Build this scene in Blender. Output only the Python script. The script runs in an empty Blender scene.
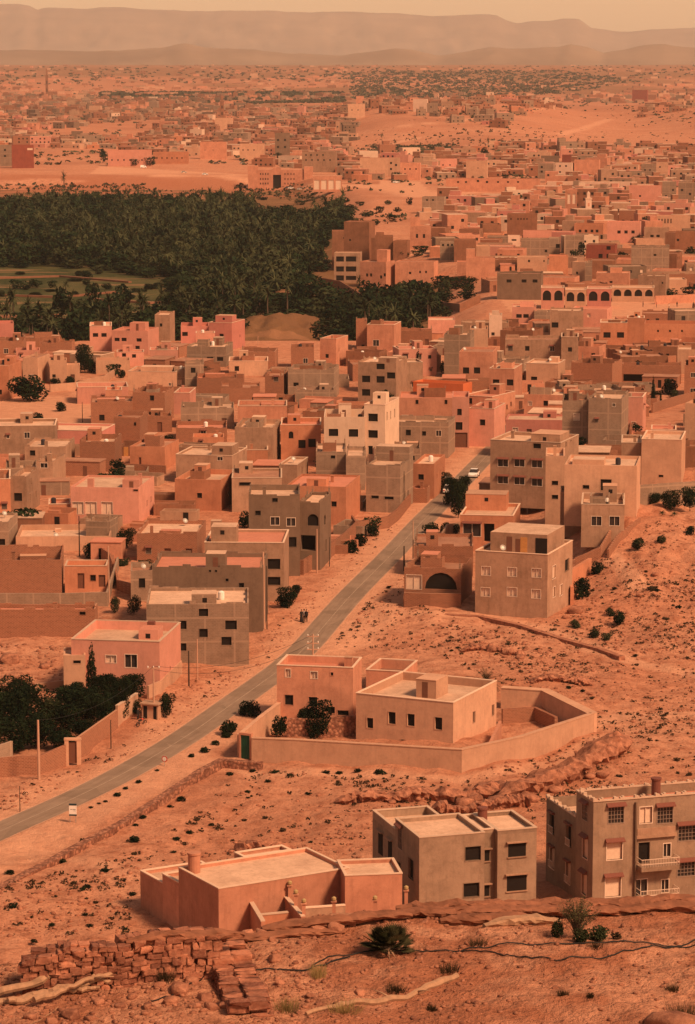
import bpy, math, random
import numpy as np
from mathutils import Vector
R = math.radians
random.seed(7)
rng = np.random.default_rng(11)
sc = bpy.context.scene
col = sc.collection
# ------------------------------------------------------------------ camera model
F, PX, PY, HZ, H = 2900.0, 347.5, 512.0, 60.0, 77.0
PITCH = math.atan((PY - HZ) / F)
CS, SN = math.cos(PITCH), math.sin(PITCH)

def ray(px, py):
    a, b = px - PX, PY - py
    return np.array([a, CS * F + SN * b, -SN * F + CS * b]) / F

def proj(x, y, z):
    dz = z - H
    f = y * CS - dz * SN
    u = y * SN + dz * CS
    return PX + F * x / f, PY - F * u / f

def pscale(x, y, z):
    return F / (y * CS - (z - H) * SN)

cam_d = bpy.data.cameras.new('camera')
cam = bpy.data.objects.new('camera', cam_d)
col.objects.link(cam)
cam.location = (0, 0, H)
cam.rotation_euler = (R(90) - PITCH, 0, 0)
cam_d.sensor_fit = 'VERTICAL'
cam_d.sensor_height = 24
cam_d.sensor_width = 24 * 695 / 1024
cam_d.lens = 24 * F / 1024
cam_d.clip_start = 1
cam_d.clip_end = 60000
sc.camera = cam

# ------------------------------------------------------------------ noise + terrain
def _mx(v): return v if isinstance(v, float) else float(np.max(v))
def sst(a, b, x):
    if isinstance(x, float):
        t = (x - a) / (b - a); t = 0.0 if t < 0 else 1.0 if t > 1 else t
        return t * t * (3 - 2 * t)
    t = np.clip((x - a) / (b - a), 0, 1)
    return t * t * (3 - 2 * t)

def _h(i, j, s):
    n = (i * 374761393 + j * 668265263 + s * 2147483647 + 1013904223) & 0xFFFFFFFF
    n = ((n ^ (n >> 13)) * 1274126177) & 0xFFFFFFFF
    return ((n ^ (n >> 16)) & 0xFFFF) / 65535.0

def vnoise(x, y, s=0):
    if isinstance(x, float) or getattr(x, 'ndim', 1) == 0:
        x = float(x); y = float(y); xi, yi = math.floor(x), math.floor(y); fx, fy = x - xi, y - yi
        fx = fx * fx * (3 - 2 * fx); fy = fy * fy * (3 - 2 * fy)
        a, b, c, d = _h(xi, yi, s), _h(xi + 1, yi, s), _h(xi, yi + 1, s), _h(xi + 1, yi + 1, s)
        return (a * (1 - fx) + b * fx) * (1 - fy) + (c * (1 - fx) + d * fx) * fy
    xi, yi = np.floor(x).astype(np.int64), np.floor(y).astype(np.int64)
    fx, fy = x - xi, y - yi
    fx = fx * fx * (3 - 2 * fx); fy = fy * fy * (3 - 2 * fy)
    a, b = _h(xi, yi, s), _h(xi + 1, yi, s)
    c, d = _h(xi, yi + 1, s), _h(xi + 1, yi + 1, s)
    return (a * (1 - fx) + b * fx) * (1 - fy) + (c * (1 - fx) + d * fx) * fy

def fbm(x, y, o=4, s=0):
    v, a, t = 0, .5, 0
    for k in range(o):
        v = v + a * vnoise(x * 2 ** k, y * 2 ** k, s + k * 17); t += a; a *= .55
    return v / t

_EX, _EY = [-40, -3.45, -3.1, -2.3, -1.0, 0.0, 1.2, 2.6, 9.0, 30.0], [62.0, 62.6, 64.9, 65.2, 65.9, 66.4, 66.9, 67.2, 67.3, 69.0]
def edge_y(x):
    return float(np.interp(x, _EX, _EY)) if isinstance(x, float) else np.interp(x, _EX, _EY)

def zt(x, y):
    """smooth ground height"""
    if np.ndim(x) == 0:
        x = float(x); y = float(y); z = 0.0
        t = min(max((y - edge_y(x)) / 118.0, 0.0), 1.0)
    else:
        x = np.asarray(x, float); y = np.asarray(y, float)
        z = np.zeros_like(x * y)
        t = np.clip((y - edge_y(x)) / 118.0, 0, 1)
    z = z + 57 * (1 - t) ** 1.25
    # scree slope right of the big corner house
    m = sst(30, 44, x) * sst(388, 452, y) * (1 - sst(560, 680, y))
    z = z + 6 * m
    # river basin with the palm grove
    yb = np.array([820, 913, 1072, 1180, 1297, 1643, 1896, 2100.])
    xb = np.array([20, 33, 42, 12, -4, 2, -30, -60.])
    xr = float(np.interp(y, yb, xb)) if isinstance(y, float) else np.interp(y, yb, xb)
    m = (1 - sst(-14, 14, x - xr)) * sst(800, 850, y) * (1 - sst(1925, 1990, y))
    z = z - 8 * m
    # bare mound in front of the grove
    z = z + 5.5 * np.exp(-np.abs((x + 18 + (y - 908) * .12) / 12) ** 2.2 - np.abs((y - 908) / 24) ** 2.2) + 3 * np.exp(-np.abs((x + 30) / 13) ** 2.2 - np.abs((y - 898) / 20) ** 2.2)
    # sandy hill far right with its ridge
    h = 24 + 5 * np.sin(x * .012 + .6) + 4 * np.sin(x * .03 + 2)
    m = sst(2450, 3350, y + 220 * (math if isinstance(x, float) else np).sin(x * .017)) * (1 - sst(3500, 4700, y)) * sst(-90, 60, x)
    z = z + h * m
    m2 = sst(2000, 2450, y) * (1 - sst(2500, 3000, y)) * sst(60, 160, x)
    z = z + 5 * m2
    z = z + 52 * sst(4300, 9800, y) ** 1.3 + 60 * sst(9800, 27000, y)
    return z

def ztd(x, y):
    """ground with relief"""
    if np.ndim(x) == 0: x = float(x); y = float(y)
    z = zt(x, y)
    desert = (1 - sst(395, 470, y)) * sst(150, 230, y)
    if _mx(desert) > 0: z = z + desert * ((fbm(x * .09, y * .05, 4, 3) - .5) * 2.0 + (fbm(x * .5, y * .4, 3, 6) - .5) * .55) * ROADFREE(x, y)
    hill = sst(32, 44, x) * sst(380, 420, y) * (1 - sst(520, 560, y))
    if _mx(hill) > 0: z = z + hill * ((fbm(x * .16, y * .07, 4, 5) - .5) * 3.2 + (fbm(x * .6, y * .5, 3, 8) - .5) * .6)
    near = 1 - sst(70, 80, y)
    if _mx(near) > 0: z = z + near * ((fbm(x * .8, y * .8, 5, 9) - .5) * .35 + (fbm(x * 4, y * 4, 3, 12) - .5) * .09)
    slope = sst(84, 115, y) * (1 - sst(160, 200, y))
    if _mx(slope) > 0: z = z + slope * (fbm(x * .15, y * .15, 5, 21) - .5) * 4
    mnd = np.exp(-np.abs((x + 19) / 22) ** 3 - np.abs((y - 908) / 34) ** 3)
    if _mx(mnd) > .02: z = z + mnd * (fbm(x * .13, y * .05, 4, 27) - .5) * 7
    far = sst(1900, 2400, y)
    if _mx(far) > 0: z = z + far * (fbm(x * .008, y * .004, 4, 31) - .5) * 6
    return z

_YS = np.concatenate([np.arange(40, 80, .5), np.geomspace(80, 34000, 900)])
_YSN = np.concatenate([np.arange(40, 75, .5), np.geomspace(75, 400, 40)])
def gp(px, py, plane=None, rel=False):
    d = ray(px, py)
    if plane is not None:
        t = (plane - H) / d[2]
        return np.array([d[0] * t, d[1] * t, plane])
    if py < 0: pass
    if 200 < py < 880:
        z = 0.0
        for _ in range(12):
            t = (z - H) / d[2]; zn = float((ztd if rel else zt)(np.array(d[0] * t), np.array(d[1] * t)))
            if abs(zn - z) < .015: return np.array([d[0] * t, d[1] * t, zn])
            z = zn if abs(zn - z) < 3 else (z + zn) / 2
    YS = _YSN if (rel and py > 900) else _YS
    t = YS / d[1]
    zs = H + d[2] * t - (ztd if rel else zt)(d[0] * t, YS)
    k = np.where(zs < 0)[0]
    if len(k) == 0:
        k = [len(t) - 1]
    k = max(int(k[0]), 1)
    a, b = zs[k - 1], zs[k]
    tt = t[k - 1] + (t[k] - t[k - 1]) * (a / (a - b) if a != b else 0)
    p = d * tt
    return np.array([p[0], p[1], H + p[2]])

# road edges (photo pixels turned into ground points)
LE = [(-60, 850), (-40, 841), (0, 820.6), (60, 795), (90, 780), (131, 760), (190, 724), (225, 698), (250, 681), (287, 655.4), (310, 627), (332, 600), (348, 584), (382, 553), (398, 537.5), (420, 515), (436, 500), (444, 492.5), (458, 478), (472, 464), (484, 452), (500, 436), (512, 425)]
RE = [(-60, 869), (-40, 860), (0, 840), (60, 817), (97, 800), (130, 782), (160, 764.5), (195, 743), (235, 713), (280, 681), (317, 651), (336, 628), (350, 613), (364, 596), (392.6, 566), (402, 555), (423, 530), (440, 512), (453, 499), (465, 487), (479, 471), (493, 457), (505, 444), (522, 428)]
def g0(l): return np.array([gp(a, b, 0.0)[:2] for a, b in l])
def resample(p, n):
    d = np.r_[0, np.cumsum(np.hypot(*np.diff(p, axis=0).T))]
    t = np.linspace(0, d[-1], n)
    return np.c_[np.interp(t, d, p[:, 0]), np.interp(t, d, p[:, 1])]
def smooth(p, k=3):
    for _ in range(k):
        q = p.copy(); q[1:-1] = (p[:-2] + 2 * p[1:-1] + p[2:]) / 4; p = q
    return p
LEg, REg = resample(g0(LE), 90), resample(g0(RE), 90)
CL = smooth((LEg + REg) / 2, 6)
tang = np.gradient(CL, axis=0); tang /= np.hypot(*tang.T)[:, None]
NRM = np.c_[tang[:, 1], -tang[:, 0]]
RW = 2.2

def seg_dist(x, y, pts):
    if np.ndim(x) == 0:
        if pts is _CLs:
            dx, dy, ax, ay, L = _CLT; t = np.clip(((x - ax) * dx + (y - ay) * dy) / L, 0, 1)
            return float(np.sqrt(((x - ax - t * dx) ** 2 + (y - ay - t * dy) ** 2).min()))
    x = np.asarray(x, float); y = np.asarray(y, float)
    best = np.full(np.broadcast(x, y).shape, 1e9)
    for (ax, ay), (bx, by) in zip(pts[:-1], pts[1:]):
        dx, dy = bx - ax, by - ay
        L = dx * dx + dy * dy + 1e-9
        t = np.clip(((x - ax) * dx + (y - ay) * dy) / L, 0, 1)
        best = np.minimum(best, np.hypot(x - ax - t * dx, y - ay - t * dy))
    return best
_CLs = CL[::4]
_d = np.diff(_CLs, axis=0); _CLT = (_d[:, 0], _d[:, 1], _CLs[:-1, 0], _CLs[:-1, 1], (_d ** 2).sum(1) + 1e-9)
def ROADFREE(x, y):
    return sst(3.2, 7.5, seg_dist(x, y, _CLs))

# ------------------------------------------------------------------ materials
def newmat(name):
    m = bpy.data.materials.new(name); m.use_nodes = True
    nt = m.node_tree; nt.nodes.clear()
    out = nt.nodes.new('ShaderNodeOutputMaterial')
    return m, nt, out
class NB:
    def __init__(s, nt): s.nt = nt
    def n(s, typ, ins=None, **kw):
        nd = s.nt.nodes.new(typ)
        for k, v in kw.items(): setattr(nd, k, v)
        if ins:
            for k, v in ins.items():
                sock = nd.inputs[k]
                if isinstance(v, bpy.types.NodeSocket): s.nt.links.new(v, sock)
                else: sock.default_value = v
        return nd
    def mix(s, f, a, b, mode='MIX'):
        nd = s.nt.nodes.new('ShaderNodeMix'); nd.data_type = 'RGBA'; nd.blend_type = mode
        for sock, v in ((nd.inputs[0], f), (nd.inputs[6], a), (nd.inputs[7], b)):
            if isinstance(v, bpy.types.NodeSocket): s.nt.links.new(v, sock)
            else: sock.default_value = v if not isinstance(v, tuple) else (*v, 1)[:4]
        return nd.outputs[2]
    def math(s, op, a, b=0.0, clamp=False):
        nd = s.nt.nodes.new('ShaderNodeMath'); nd.operation = op; nd.use_clamp = clamp
        for sock, v in ((nd.inputs[0], a), (nd.inputs[1], b)):
            if isinstance(v, bpy.types.NodeSocket): s.nt.links.new(v, sock)
            else: sock.default_value = v
        return nd.outputs[0]
    def ramp(s, f, lo, hi):
        nd = s.nt.nodes.new('ShaderNodeMapRange'); nd.clamp = True
        s.nt.links.new(f, nd.inputs[0]); nd.inputs[1].default_value = lo; nd.inputs[2].default_value = hi
        return nd.outputs[0]
    def noise(s, vec, scale, detail=4, rough=.6):
        nd = s.n('ShaderNodeTexNoise', {'Vector': vec, 'Scale': scale, 'Detail': detail, 'Roughness': rough})
        return nd.outputs['Fac']
    def finish(s, out, colr, rough=.9, bump=None, dist=.05, strength=.6, spec=.2, metal=0):
        b = s.n('ShaderNodeBsdfPrincipled', {'Roughness': rough, 'Specular IOR Level': spec, 'Metallic': metal})
        if isinstance(colr, bpy.types.NodeSocket): s.nt.links.new(colr, b.inputs['Base Color'])
        else: b.inputs['Base Color'].default_value = (*colr, 1)
        if bump is not None:
            bm = s.n('ShaderNodeBump', {'Strength': strength, 'Distance': dist, 'Height': bump})
            s.nt.links.new(bm.outputs[0], b.inputs['Normal'])
        s.nt.links.new(b.outputs[0], out.inputs['Surface'])
        return b

def hsv_var(nb, c, amt=.3):
    oi = nb.n('ShaderNodeObjectInfo')
    f = nb.math('MULTIPLY_ADD', oi.outputs['Random'], amt)
    nd = nb.nt.nodes[-1]; nd.inputs[2].default_value = 1 - amt / 2
    return nb.mix(1.0, c, nb.n('ShaderNodeCombineColor', {0: f, 1: f, 2: f}).outputs[0], 'MULTIPLY')

def wall_mat(name, base, stain, pattern=None, grout=None, bw=.45, bh=.22, var=.34, lines=0, amt=.55):
    base = tuple(v * .86 for v in base); stain = tuple(v * .76 for v in stain)
    m, nt, out = newmat(name); nb = NB(nt)
    tc = nb.n('ShaderNodeTexCoord').outputs['Object']
    sp = nb.n('ShaderNodeSeparateXYZ', {0: tc})
    hx = nb.math('ADD', sp.outputs[0], sp.outputs[1])
    wv = nb.n('ShaderNodeCombineXYZ', {0: hx, 1: sp.outputs[2], 2: 0.0}).outputs[0]
    oi = nb.n('ShaderNodeObjectInfo')
    off = nb.math('MULTIPLY', oi.outputs['Random'], 57.0)
    tv = nb.n('ShaderNodeVectorMath', {0: tc, 1: nb.n('ShaderNodeCombineXYZ', {0: off, 1: off, 2: 0.0}).outputs[0]}, operation='ADD').outputs[0]
    big = nb.noise(tv, .35, 4, .65)
    fine = nb.noise(tv, 3.5, 5, .7)
    # rain streaks run down the wall
    stv = nb.n('ShaderNodeVectorMath', {0: tv, 1: (2.2, 2.2, .22)}, operation='MULTIPLY').outputs[0]
    strk = nb.noise(stv, 1.0, 4, .6)
    c = nb.mix(nb.math('MULTIPLY', nb.ramp(big, .38, .68), amt), base, stain)
    c = nb.mix(nb.math('MULTIPLY', nb.ramp(strk, .5, .78), amt * .5), c, tuple(v * .58 for v in stain))
    mott = nb.noise(tv, 1.3, 6, .75)
    c = nb.mix(nb.math('MULTIPLY', nb.ramp(mott, .5, .7), amt * .55), c, tuple(v * .7 for v in stain))
    hi = tuple(min(1, v * 1.25) for v in base)
    c = nb.mix(nb.math('MULTIPLY', nb.ramp(fine, .5, .8), .35), c, hi)
    hgt = fine
    if pattern:
        br = nb.n('ShaderNodeTexBrick', {'Vector': wv, 'Color1': (*base, 1), 'Color2': (*stain, 1), 'Mortar': (*(grout or stain), 1),
                                         'Scale': 1.0, 'Mortar Size': .025, 'Brick Width': bw, 'Row Height': bh, 'Bias': -.1})
        c = nb.mix(pattern, c, br.outputs['Color'])
        hgt = nb.math('ADD', nb.math('MULTIPLY', br.outputs['Fac'], -1.0), fine)
    if lines:   # concrete frame: floor bands and columns
        zz = nb.math('PINGPONG', nb.math('ADD', sp.outputs[2], .12), 1.55)
        b1 = nb.math('LESS_THAN', zz, .13)
        xx = nb.math('PINGPONG', nb.math('ADD', hx, .1), 1.9)
        b2 = nb.math('LESS_THAN', xx, .12)
        bb = nb.math('MAXIMUM', b1, b2)
        c = nb.mix(nb.math('MULTIPLY', bb, lines), c, tuple(min(1, v * 1.35) for v in base))
    c = hsv_var(nb, c, var)
    nb.finish(out, c, .92, hgt, .03, .5)
    return m

MW = {}
def defwalls():
    W = wall_mat
    MW['pk'] = W('pink_plaster', (.66, .29, .21), (.52, .22, .15), amt=.45)
    MW['sa'] = W('salmon_plaster', (.62, .27, .17), (.45, .18, .11), amt=.65)
    MW['pe'] = W('peach_plaster', (.62, .34, .22), (.48, .25, .16))
    MW['cr'] = W('cream_plaster', (.74, .50, .36), (.58, .36, .25), amt=.35)
    MW['or'] = W('orange_plaster', (.57, .23, .13), (.42, .155, .085), amt=.55)
    MW['gv'] = W('streaked_grey_render', (.37, .235, .16), (.27, .165, .11), amt=.8)
    MW['mu'] = W('rammed_earth', (.31, .13, .075), (.22, .09, .05), amt=.7)
    MW['br'] = W('mud_brick', (.34, .128, .07), (.24, .085, .048), pattern=.75, grout=(.42, .22, .14), bw=.42, bh=.17)
    MW['co'] = W('concrete_block', (.36, .225, .155), (.25, .15, .10), pattern=.3, amt=.8, grout=(.38, .26, .19), lines=.55)
    MW['dg'] = W('bare_grey_render', (.23, .14, .095), (.17, .10, .065), amt=.6)
    MW['rd'] = W('oxide_red_paint', (.27, .07, .045), (.2, .05, .035))
    MW['ta'] = W('tan_render', (.44, .25, .165), (.31, .17, .105), amt=.75)
    MW['ro'] = W('rose_plaster', (.58, .22, .17), (.45, .16, .12), amt=.4)
    MW['wh'] = W('whitewash', (.70, .46, .34), (.56, .35, .25), amt=.4)
    MW['og'] = W('screen_brick', (.58, .15, .06), (.5, .12, .05), amt=.3)
defwalls()
MR = dict(L=wall_mat('pale_roof_screed', (.72, .45, .31), (.52, .30, .2), var=.25, amt=.7),
          R=wall_mat('red_roof_screed', (.62, .24, .155), (.5, .18, .11), var=.2, amt=.5),
          M=wall_mat('earth_roof', (.47, .23, .145), (.34, .15, .095), var=.25, amt=.8),
          D=wall_mat('open_court_floor', (.30, .14, .09), (.2, .09, .06), var=.25, amt=.8))
def simple(name, c, rough=.7, spec=.3, metal=0, nz=0, sc_=3.0, bump=0):
    m, nt, out = newmat(name); nb = NB(nt)
    tc = nb.n('ShaderNodeTexCoord').outputs['Object']
    n = nb.noise(tc, sc_, 5, .6)
    cc = nb.mix(nb.math('MULTIPLY', nb.ramp(n, .35, .7), nz), c, tuple(v * .55 for v in c))
    nb.finish(out, cc, rough, n if bump else None, .02 if bump <= 1 else bump * .02, .6, spec, metal)
    return m
M_DARK = simple('dark_opening', (.018, .012, .01), .9, .1)
M_GLASS = simple('window_glass', (.04, .03, .028), .15, .5)
M_FRAME = simple('cream_frame', (.72, .52, .4), .6, nz=.3)
M_SHUT = simple('pale_shutter', (.7, .48, .35), .7, nz=.35)
M_GRILLE = simple('iron_grille', (.30, .20, .15), .6)
M_ROCKD = simple('dark_ledge_rock', (.30, .12, .07), .95, .05, nz=1.0, sc_=2.2, bump=3)
M_HOOD = simple('red_tile_hood', (.19, .06, .04), .8, nz=.4, sc_=9)
M_DOORG = simple('green_metal', (.01, .075, .04), .5, nz=.3)
M_DOORB = simple('brown_door', (.16, .06, .035), .6, nz=.4)
M_DOORO = simple('ochre_door', (.5, .22, .07), .6, nz=.4)
M_WOOD = simple('weathered_wood', (.40, .22, .13), .85, nz=.7, sc_=8, bump=1)
M_TRUNK = simple('bark', (.12, .07, .045), .95, nz=.6, sc_=5, bump=1)
M_METAL = simple('galvanised_metal', (.45, .38, .33), .5, .4, .4, nz=.3)
M_BLACK = simple('black_rubber', (.012, .010, .009), .6)
M_POLEC = simple('concrete_pole', (.5, .27, .18), .85, nz=.3)
M_POLED = simple('dark_timber_pole', (.05, .03, .02), .85, nz=.4)
M_WHITE = simple('white_paint', (.8, .7, .62), .5, .4, nz=.15)
M_BLUE = simple('dark_blue_paint', (.02, .04, .045), .5, nz=.15)
M_REDP = simple('red_paint', (.5, .05, .03), .5)
M_SKIN = simple('skin', (.25, .12, .07), .7)
M_CLD = simple('dark_cloth', (.02, .015, .015), .9)
M_CLW = simple('white_cloth', (.7, .6, .52), .9)
M_CLR = simple('red_cloth', (.35, .05, .04), .9)
M_YEL = simple('ochre_pot', (.36, .24, .11), .8)
M_TANK = simple('black_water_tank', (.03, .025, .03), .5)

def leafmat(name, dark, light, var=.5, sc_=.5, lo=.38, hi=.62):
    m, nt, out = newmat(name); nb = NB(nt)
    g = nb.n('ShaderNodeNewGeometry').outputs['Position']
    n = nb.noise(g, sc_, 3, .6)
    n2 = nb.noise(g, sc_ * 9, 2, .5)
    c = nb.mix(nb.ramp(nb.math('ADD', nb.math('MULTIPLY', n, .7), nb.math('MULTIPLY', n2, .3)), lo, hi), dark, light)
    c = hsv_var(nb, c, var)
    b = nb.n('ShaderNodeBsdfPrincipled', {'Roughness': .9, 'Specular IOR Level': .02})
    nt.links.new(c, b.inputs['Base Color'])
    nt.links.new(b.outputs[0], out.inputs['Surface'])
    return m
ML_DARK = leafmat('dark_foliage', (.004, .009, .005), (.017, .024, .010))
ML_PALM = leafmat('palm_fronds', (.008, .014, .006), (.058, .060, .028), sc_=.1, lo=.42, hi=.56)
ML_GDARK = leafmat('grove_foliage', (.003, .008, .004), (.022, .034, .014), sc_=.09, lo=.43, hi=.57)
ML_OLIVE = leafmat('olive_foliage', (.009, .015, .007), (.045, .048, .022))
ML_SHRUB = leafmat('desert_shrub_leaves', (.022, .015, .008), (.075, .045, .024), sc_=2)
ML_DWARF = leafmat('dwarf_palm_leaves', (.035, .035, .015), (.11, .09, .045), sc_=3)
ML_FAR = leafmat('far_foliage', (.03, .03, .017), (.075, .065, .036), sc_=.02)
ML_GRASS = leafmat('dry_grass', (.16, .11, .045), (.3, .2, .08), sc_=4)

def rockmat():
    m, nt, out = newmat('red_sandstone'); nb = NB(nt)
    g = nb.n('ShaderNodeNewGeometry').outputs['Position']
    n = nb.noise(g, 1.6, 6, .65); n2 = nb.noise(g, 9, 5, .7)
    c = nb.mix(nb.ramp(n, .35, .68), (.17, .06, .036), (.47, .195, .115))
    c = nb.mix(nb.math('MULTIPLY', nb.ramp(n2, .52, .78), .5), c, (.58, .28, .17))
    c = hsv_var(nb, c, .2)
    nb.finish(out, c, .95, nb.math('ADD', n, n2), .06, .9)
    return m
M_ROCK = rockmat()
def stonewallmat():
    m, nt, out = newmat('dry_stone'); nb = NB(nt)
    g = nb.n('ShaderNodeNewGeometry').outputs['Position']
    v = nb.n('ShaderNodeTexVoronoi', {'Vector': g, 'Scale': 2.6})
    n2 = nb.noise(g, 7, 5, .7)
    vv = nb.n('ShaderNodeSeparateColor', {0: v.outputs['Color']}).outputs[0]
    c = nb.mix(vv, (.22, .08, .05), (.50, .22, .135))
    c = nb.mix(nb.math('MULTIPLY', nb.ramp(v.outputs['Distance'], .35, .6), .6), c, (.1, .04, .025))
    nb.finish(out, c, .95, nb.math('SUBTRACT', n2, v.outputs['Distance']), .12, 1)
    return m
M_DRY = stonewallmat()
def wallstone():
    m, nt, out = newmat('wall_stone_faces'); nb = NB(nt)
    g = nb.n('ShaderNodeNewGeometry')
    at = nb.n('ShaderNodeAttribute', attribute_name='tone')
    n = nb.noise(g.outputs['Position'], 14, 6, .7)
    n2 = nb.noise(g.outputs['Position'], 3, 3, .6)
    c = nb.mix(at.outputs['Fac'], (.15, .045, .028), (.50, .19, .11))
    c = nb.mix(nb.math('MULTIPLY', nb.ramp(n, .45, .75), .5), c, (.5, .26, .17))
    c = nb.mix(nb.math('MULTIPLY', nb.ramp(n2, .45, .65), .65), c, (.14, .05, .03))
    nb.finish(out, c, .95, n, .03, .9)
    return m
M_WSTONE = wallstone()

def groundmat():
    m, nt, out = newmat('desert_ground'); nb = NB(nt)
    g = nb.n('ShaderNodeNewGeometry').outputs['Position']
    z = nb.n('ShaderNodeAttribute', attribute_name='zone')
    sp = nb.n('ShaderNodeSeparateColor', {0: z.outputs['Color']})
    a = nb.noise(g, .035, 5, .6); b = nb.noise(g, .45, 6, .68); c3 = nb.noise(g, 3.2, 6, .7); c4 = nb.noise(g, 14, 4, .7)
    base = nb.mix(nb.ramp(a, .35, .65), (.52, .215, .125), (.60, .285, .175))
    base = nb.mix(nb.math('MULTIPLY', nb.ramp(b, .46, .66), .85), base, (.34, .12, .065))
    base = nb.mix(nb.math('MULTIPLY', nb.ramp(c3, .5, .68), .65), base, (.27, .10, .058))
    base = nb.mix(nb.math('MULTIPLY', nb.ramp(c4, .55, .75), .35), base, (.68, .37, .25))
    vor = nb.n('ShaderNodeTexVoronoi', {'Vector': g, 'Scale': 1.15, 'Randomness': 1.0})
    spk = nb.math('MULTIPLY', nb.math('SUBTRACT', 1.0, nb.ramp(vor.outputs['Distance'], .12, .3)), nb.ramp(b, .42, .6))
    base = nb.mix(nb.math('MULTIPLY', spk, .8), base, (.21, .085, .05))
    gl = nb.noise(g, .0055, 6, .62)
    farm = nb.math('MULTIPLY', nb.ramp(gl, .5, .66), .7)
    base = nb.mix(farm, base, (.36, .145, .085))
    path = nb.mix(nb.math('MULTIPLY', nb.ramp(b, .4, .7), .65), (.64, .32, .20), (.50, .225, .135))
    base = nb.mix(sp.outputs[0], base, path)
    st = nb.n('ShaderNodeVectorMath', {0: g, 1: (.05, .012, .05)}, operation='MULTIPLY').outputs[0]
    fld = nb.noise(st, 1.0, 3, .5)
    green = nb.mix(nb.ramp(fld, .42, .6), (.035, .045, .017), (.085, .078, .032))
    st2 = nb.n('ShaderNodeVectorMath', {0: g, 1: (.03, .09, .05)}, operation='MULTIPLY').outputs[0]
    bnd = nb.noise(st2, 1.0, 2, .5)
    green = nb.mix(nb.ramp(bnd, .58, .62), green, (.20, .12, .06))
    green = nb.mix(nb.math('MULTIPLY', nb.ramp(b, .5, .8), .4), green, (.30, .17, .09))
    base = nb.mix(sp.outputs[1], base, green)
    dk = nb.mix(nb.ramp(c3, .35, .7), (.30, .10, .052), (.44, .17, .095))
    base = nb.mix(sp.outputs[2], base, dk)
    hb = nb.math('ADD', nb.math('MULTIPLY', b, 3.0), nb.math('ADD', c3, nb.math('MULTIPLY', c4, .25)))
    nb.finish(out, base, .97, hb, .22, 1.0, .05)
    return m
M_GROUND = groundmat()
def asphaltmat():
    m, nt, out = newmat('worn_asphalt'); nb = NB(nt)
    uv = nb.n('ShaderNodeUVMap').outputs[0]
    g = nb.n('ShaderNodeNewGeometry').outputs['Position']
    sp = nb.n('ShaderNodeSeparateXYZ', {0: uv})
    n = nb.noise(g, .3, 5, .6); n2 = nb.noise(g, 6, 5, .7)
    lv = nb.n('ShaderNodeCombineXYZ', {0: nb.math('MULTIPLY', sp.outputs[0], 9.0), 1: nb.math('MULTIPLY', sp.outputs[1], .12), 2: 0.0}).outputs[0]
    tr = nb.noise(lv, 1.0, 3, .6)
    c = nb.mix(nb.ramp(n, .35, .7), (.225, .148, .104), (.29, .195, .14))
    c = nb.mix(nb.math('MULTIPLY', nb.ramp(tr, .45, .7), .6), c, (.165, .105, .075))
    c = nb.mix(nb.math('MULTIPLY', nb.ramp(n2, .5, .8), .3), c, (.34, .235, .17))
    pt = nb.n('ShaderNodeTexVoronoi', {'Vector': g, 'Scale': .22}); pc = nb.n('ShaderNodeSeparateColor', {0: pt.outputs['Color']}).outputs[0]
    c = nb.mix(nb.math('MULTIPLY', nb.ramp(pc, .7, .74), .35), c, (.15, .10, .07))
    ed = nb.math('ABSOLUTE', nb.math('SUBTRACT', sp.outputs[0], .5))
    e2 = nb.ramp(nb.math('ADD', ed, nb.math('MULTIPLY', nb.math('SUBTRACT', n2, .5), .12)), .44, .5)
    c = nb.mix(e2, c, (.6, .31, .2))
    nb.finish(out, c, .95, n2, .01, .5, .15)
    return m
M_ASPH = asphaltmat()
def mountmat():
    m, nt, out = newmat('bare_mountain'); nb = NB(nt)
    g = nb.n('ShaderNodeNewGeometry').outputs['Position']
    st = nb.n('ShaderNodeVectorMath', {0: g, 1: (1, 1, 5)}, operation='MULTIPLY').outputs[0]
    a = nb.noise(st, .0016, 6, .6)
    c = nb.mix(nb.ramp(a, .35, .65), (.20, .125, .085), (.27, .175, .12))
    nb.finish(out, c, .95, None)
    return m
M_MOUNT = mountmat()

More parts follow.
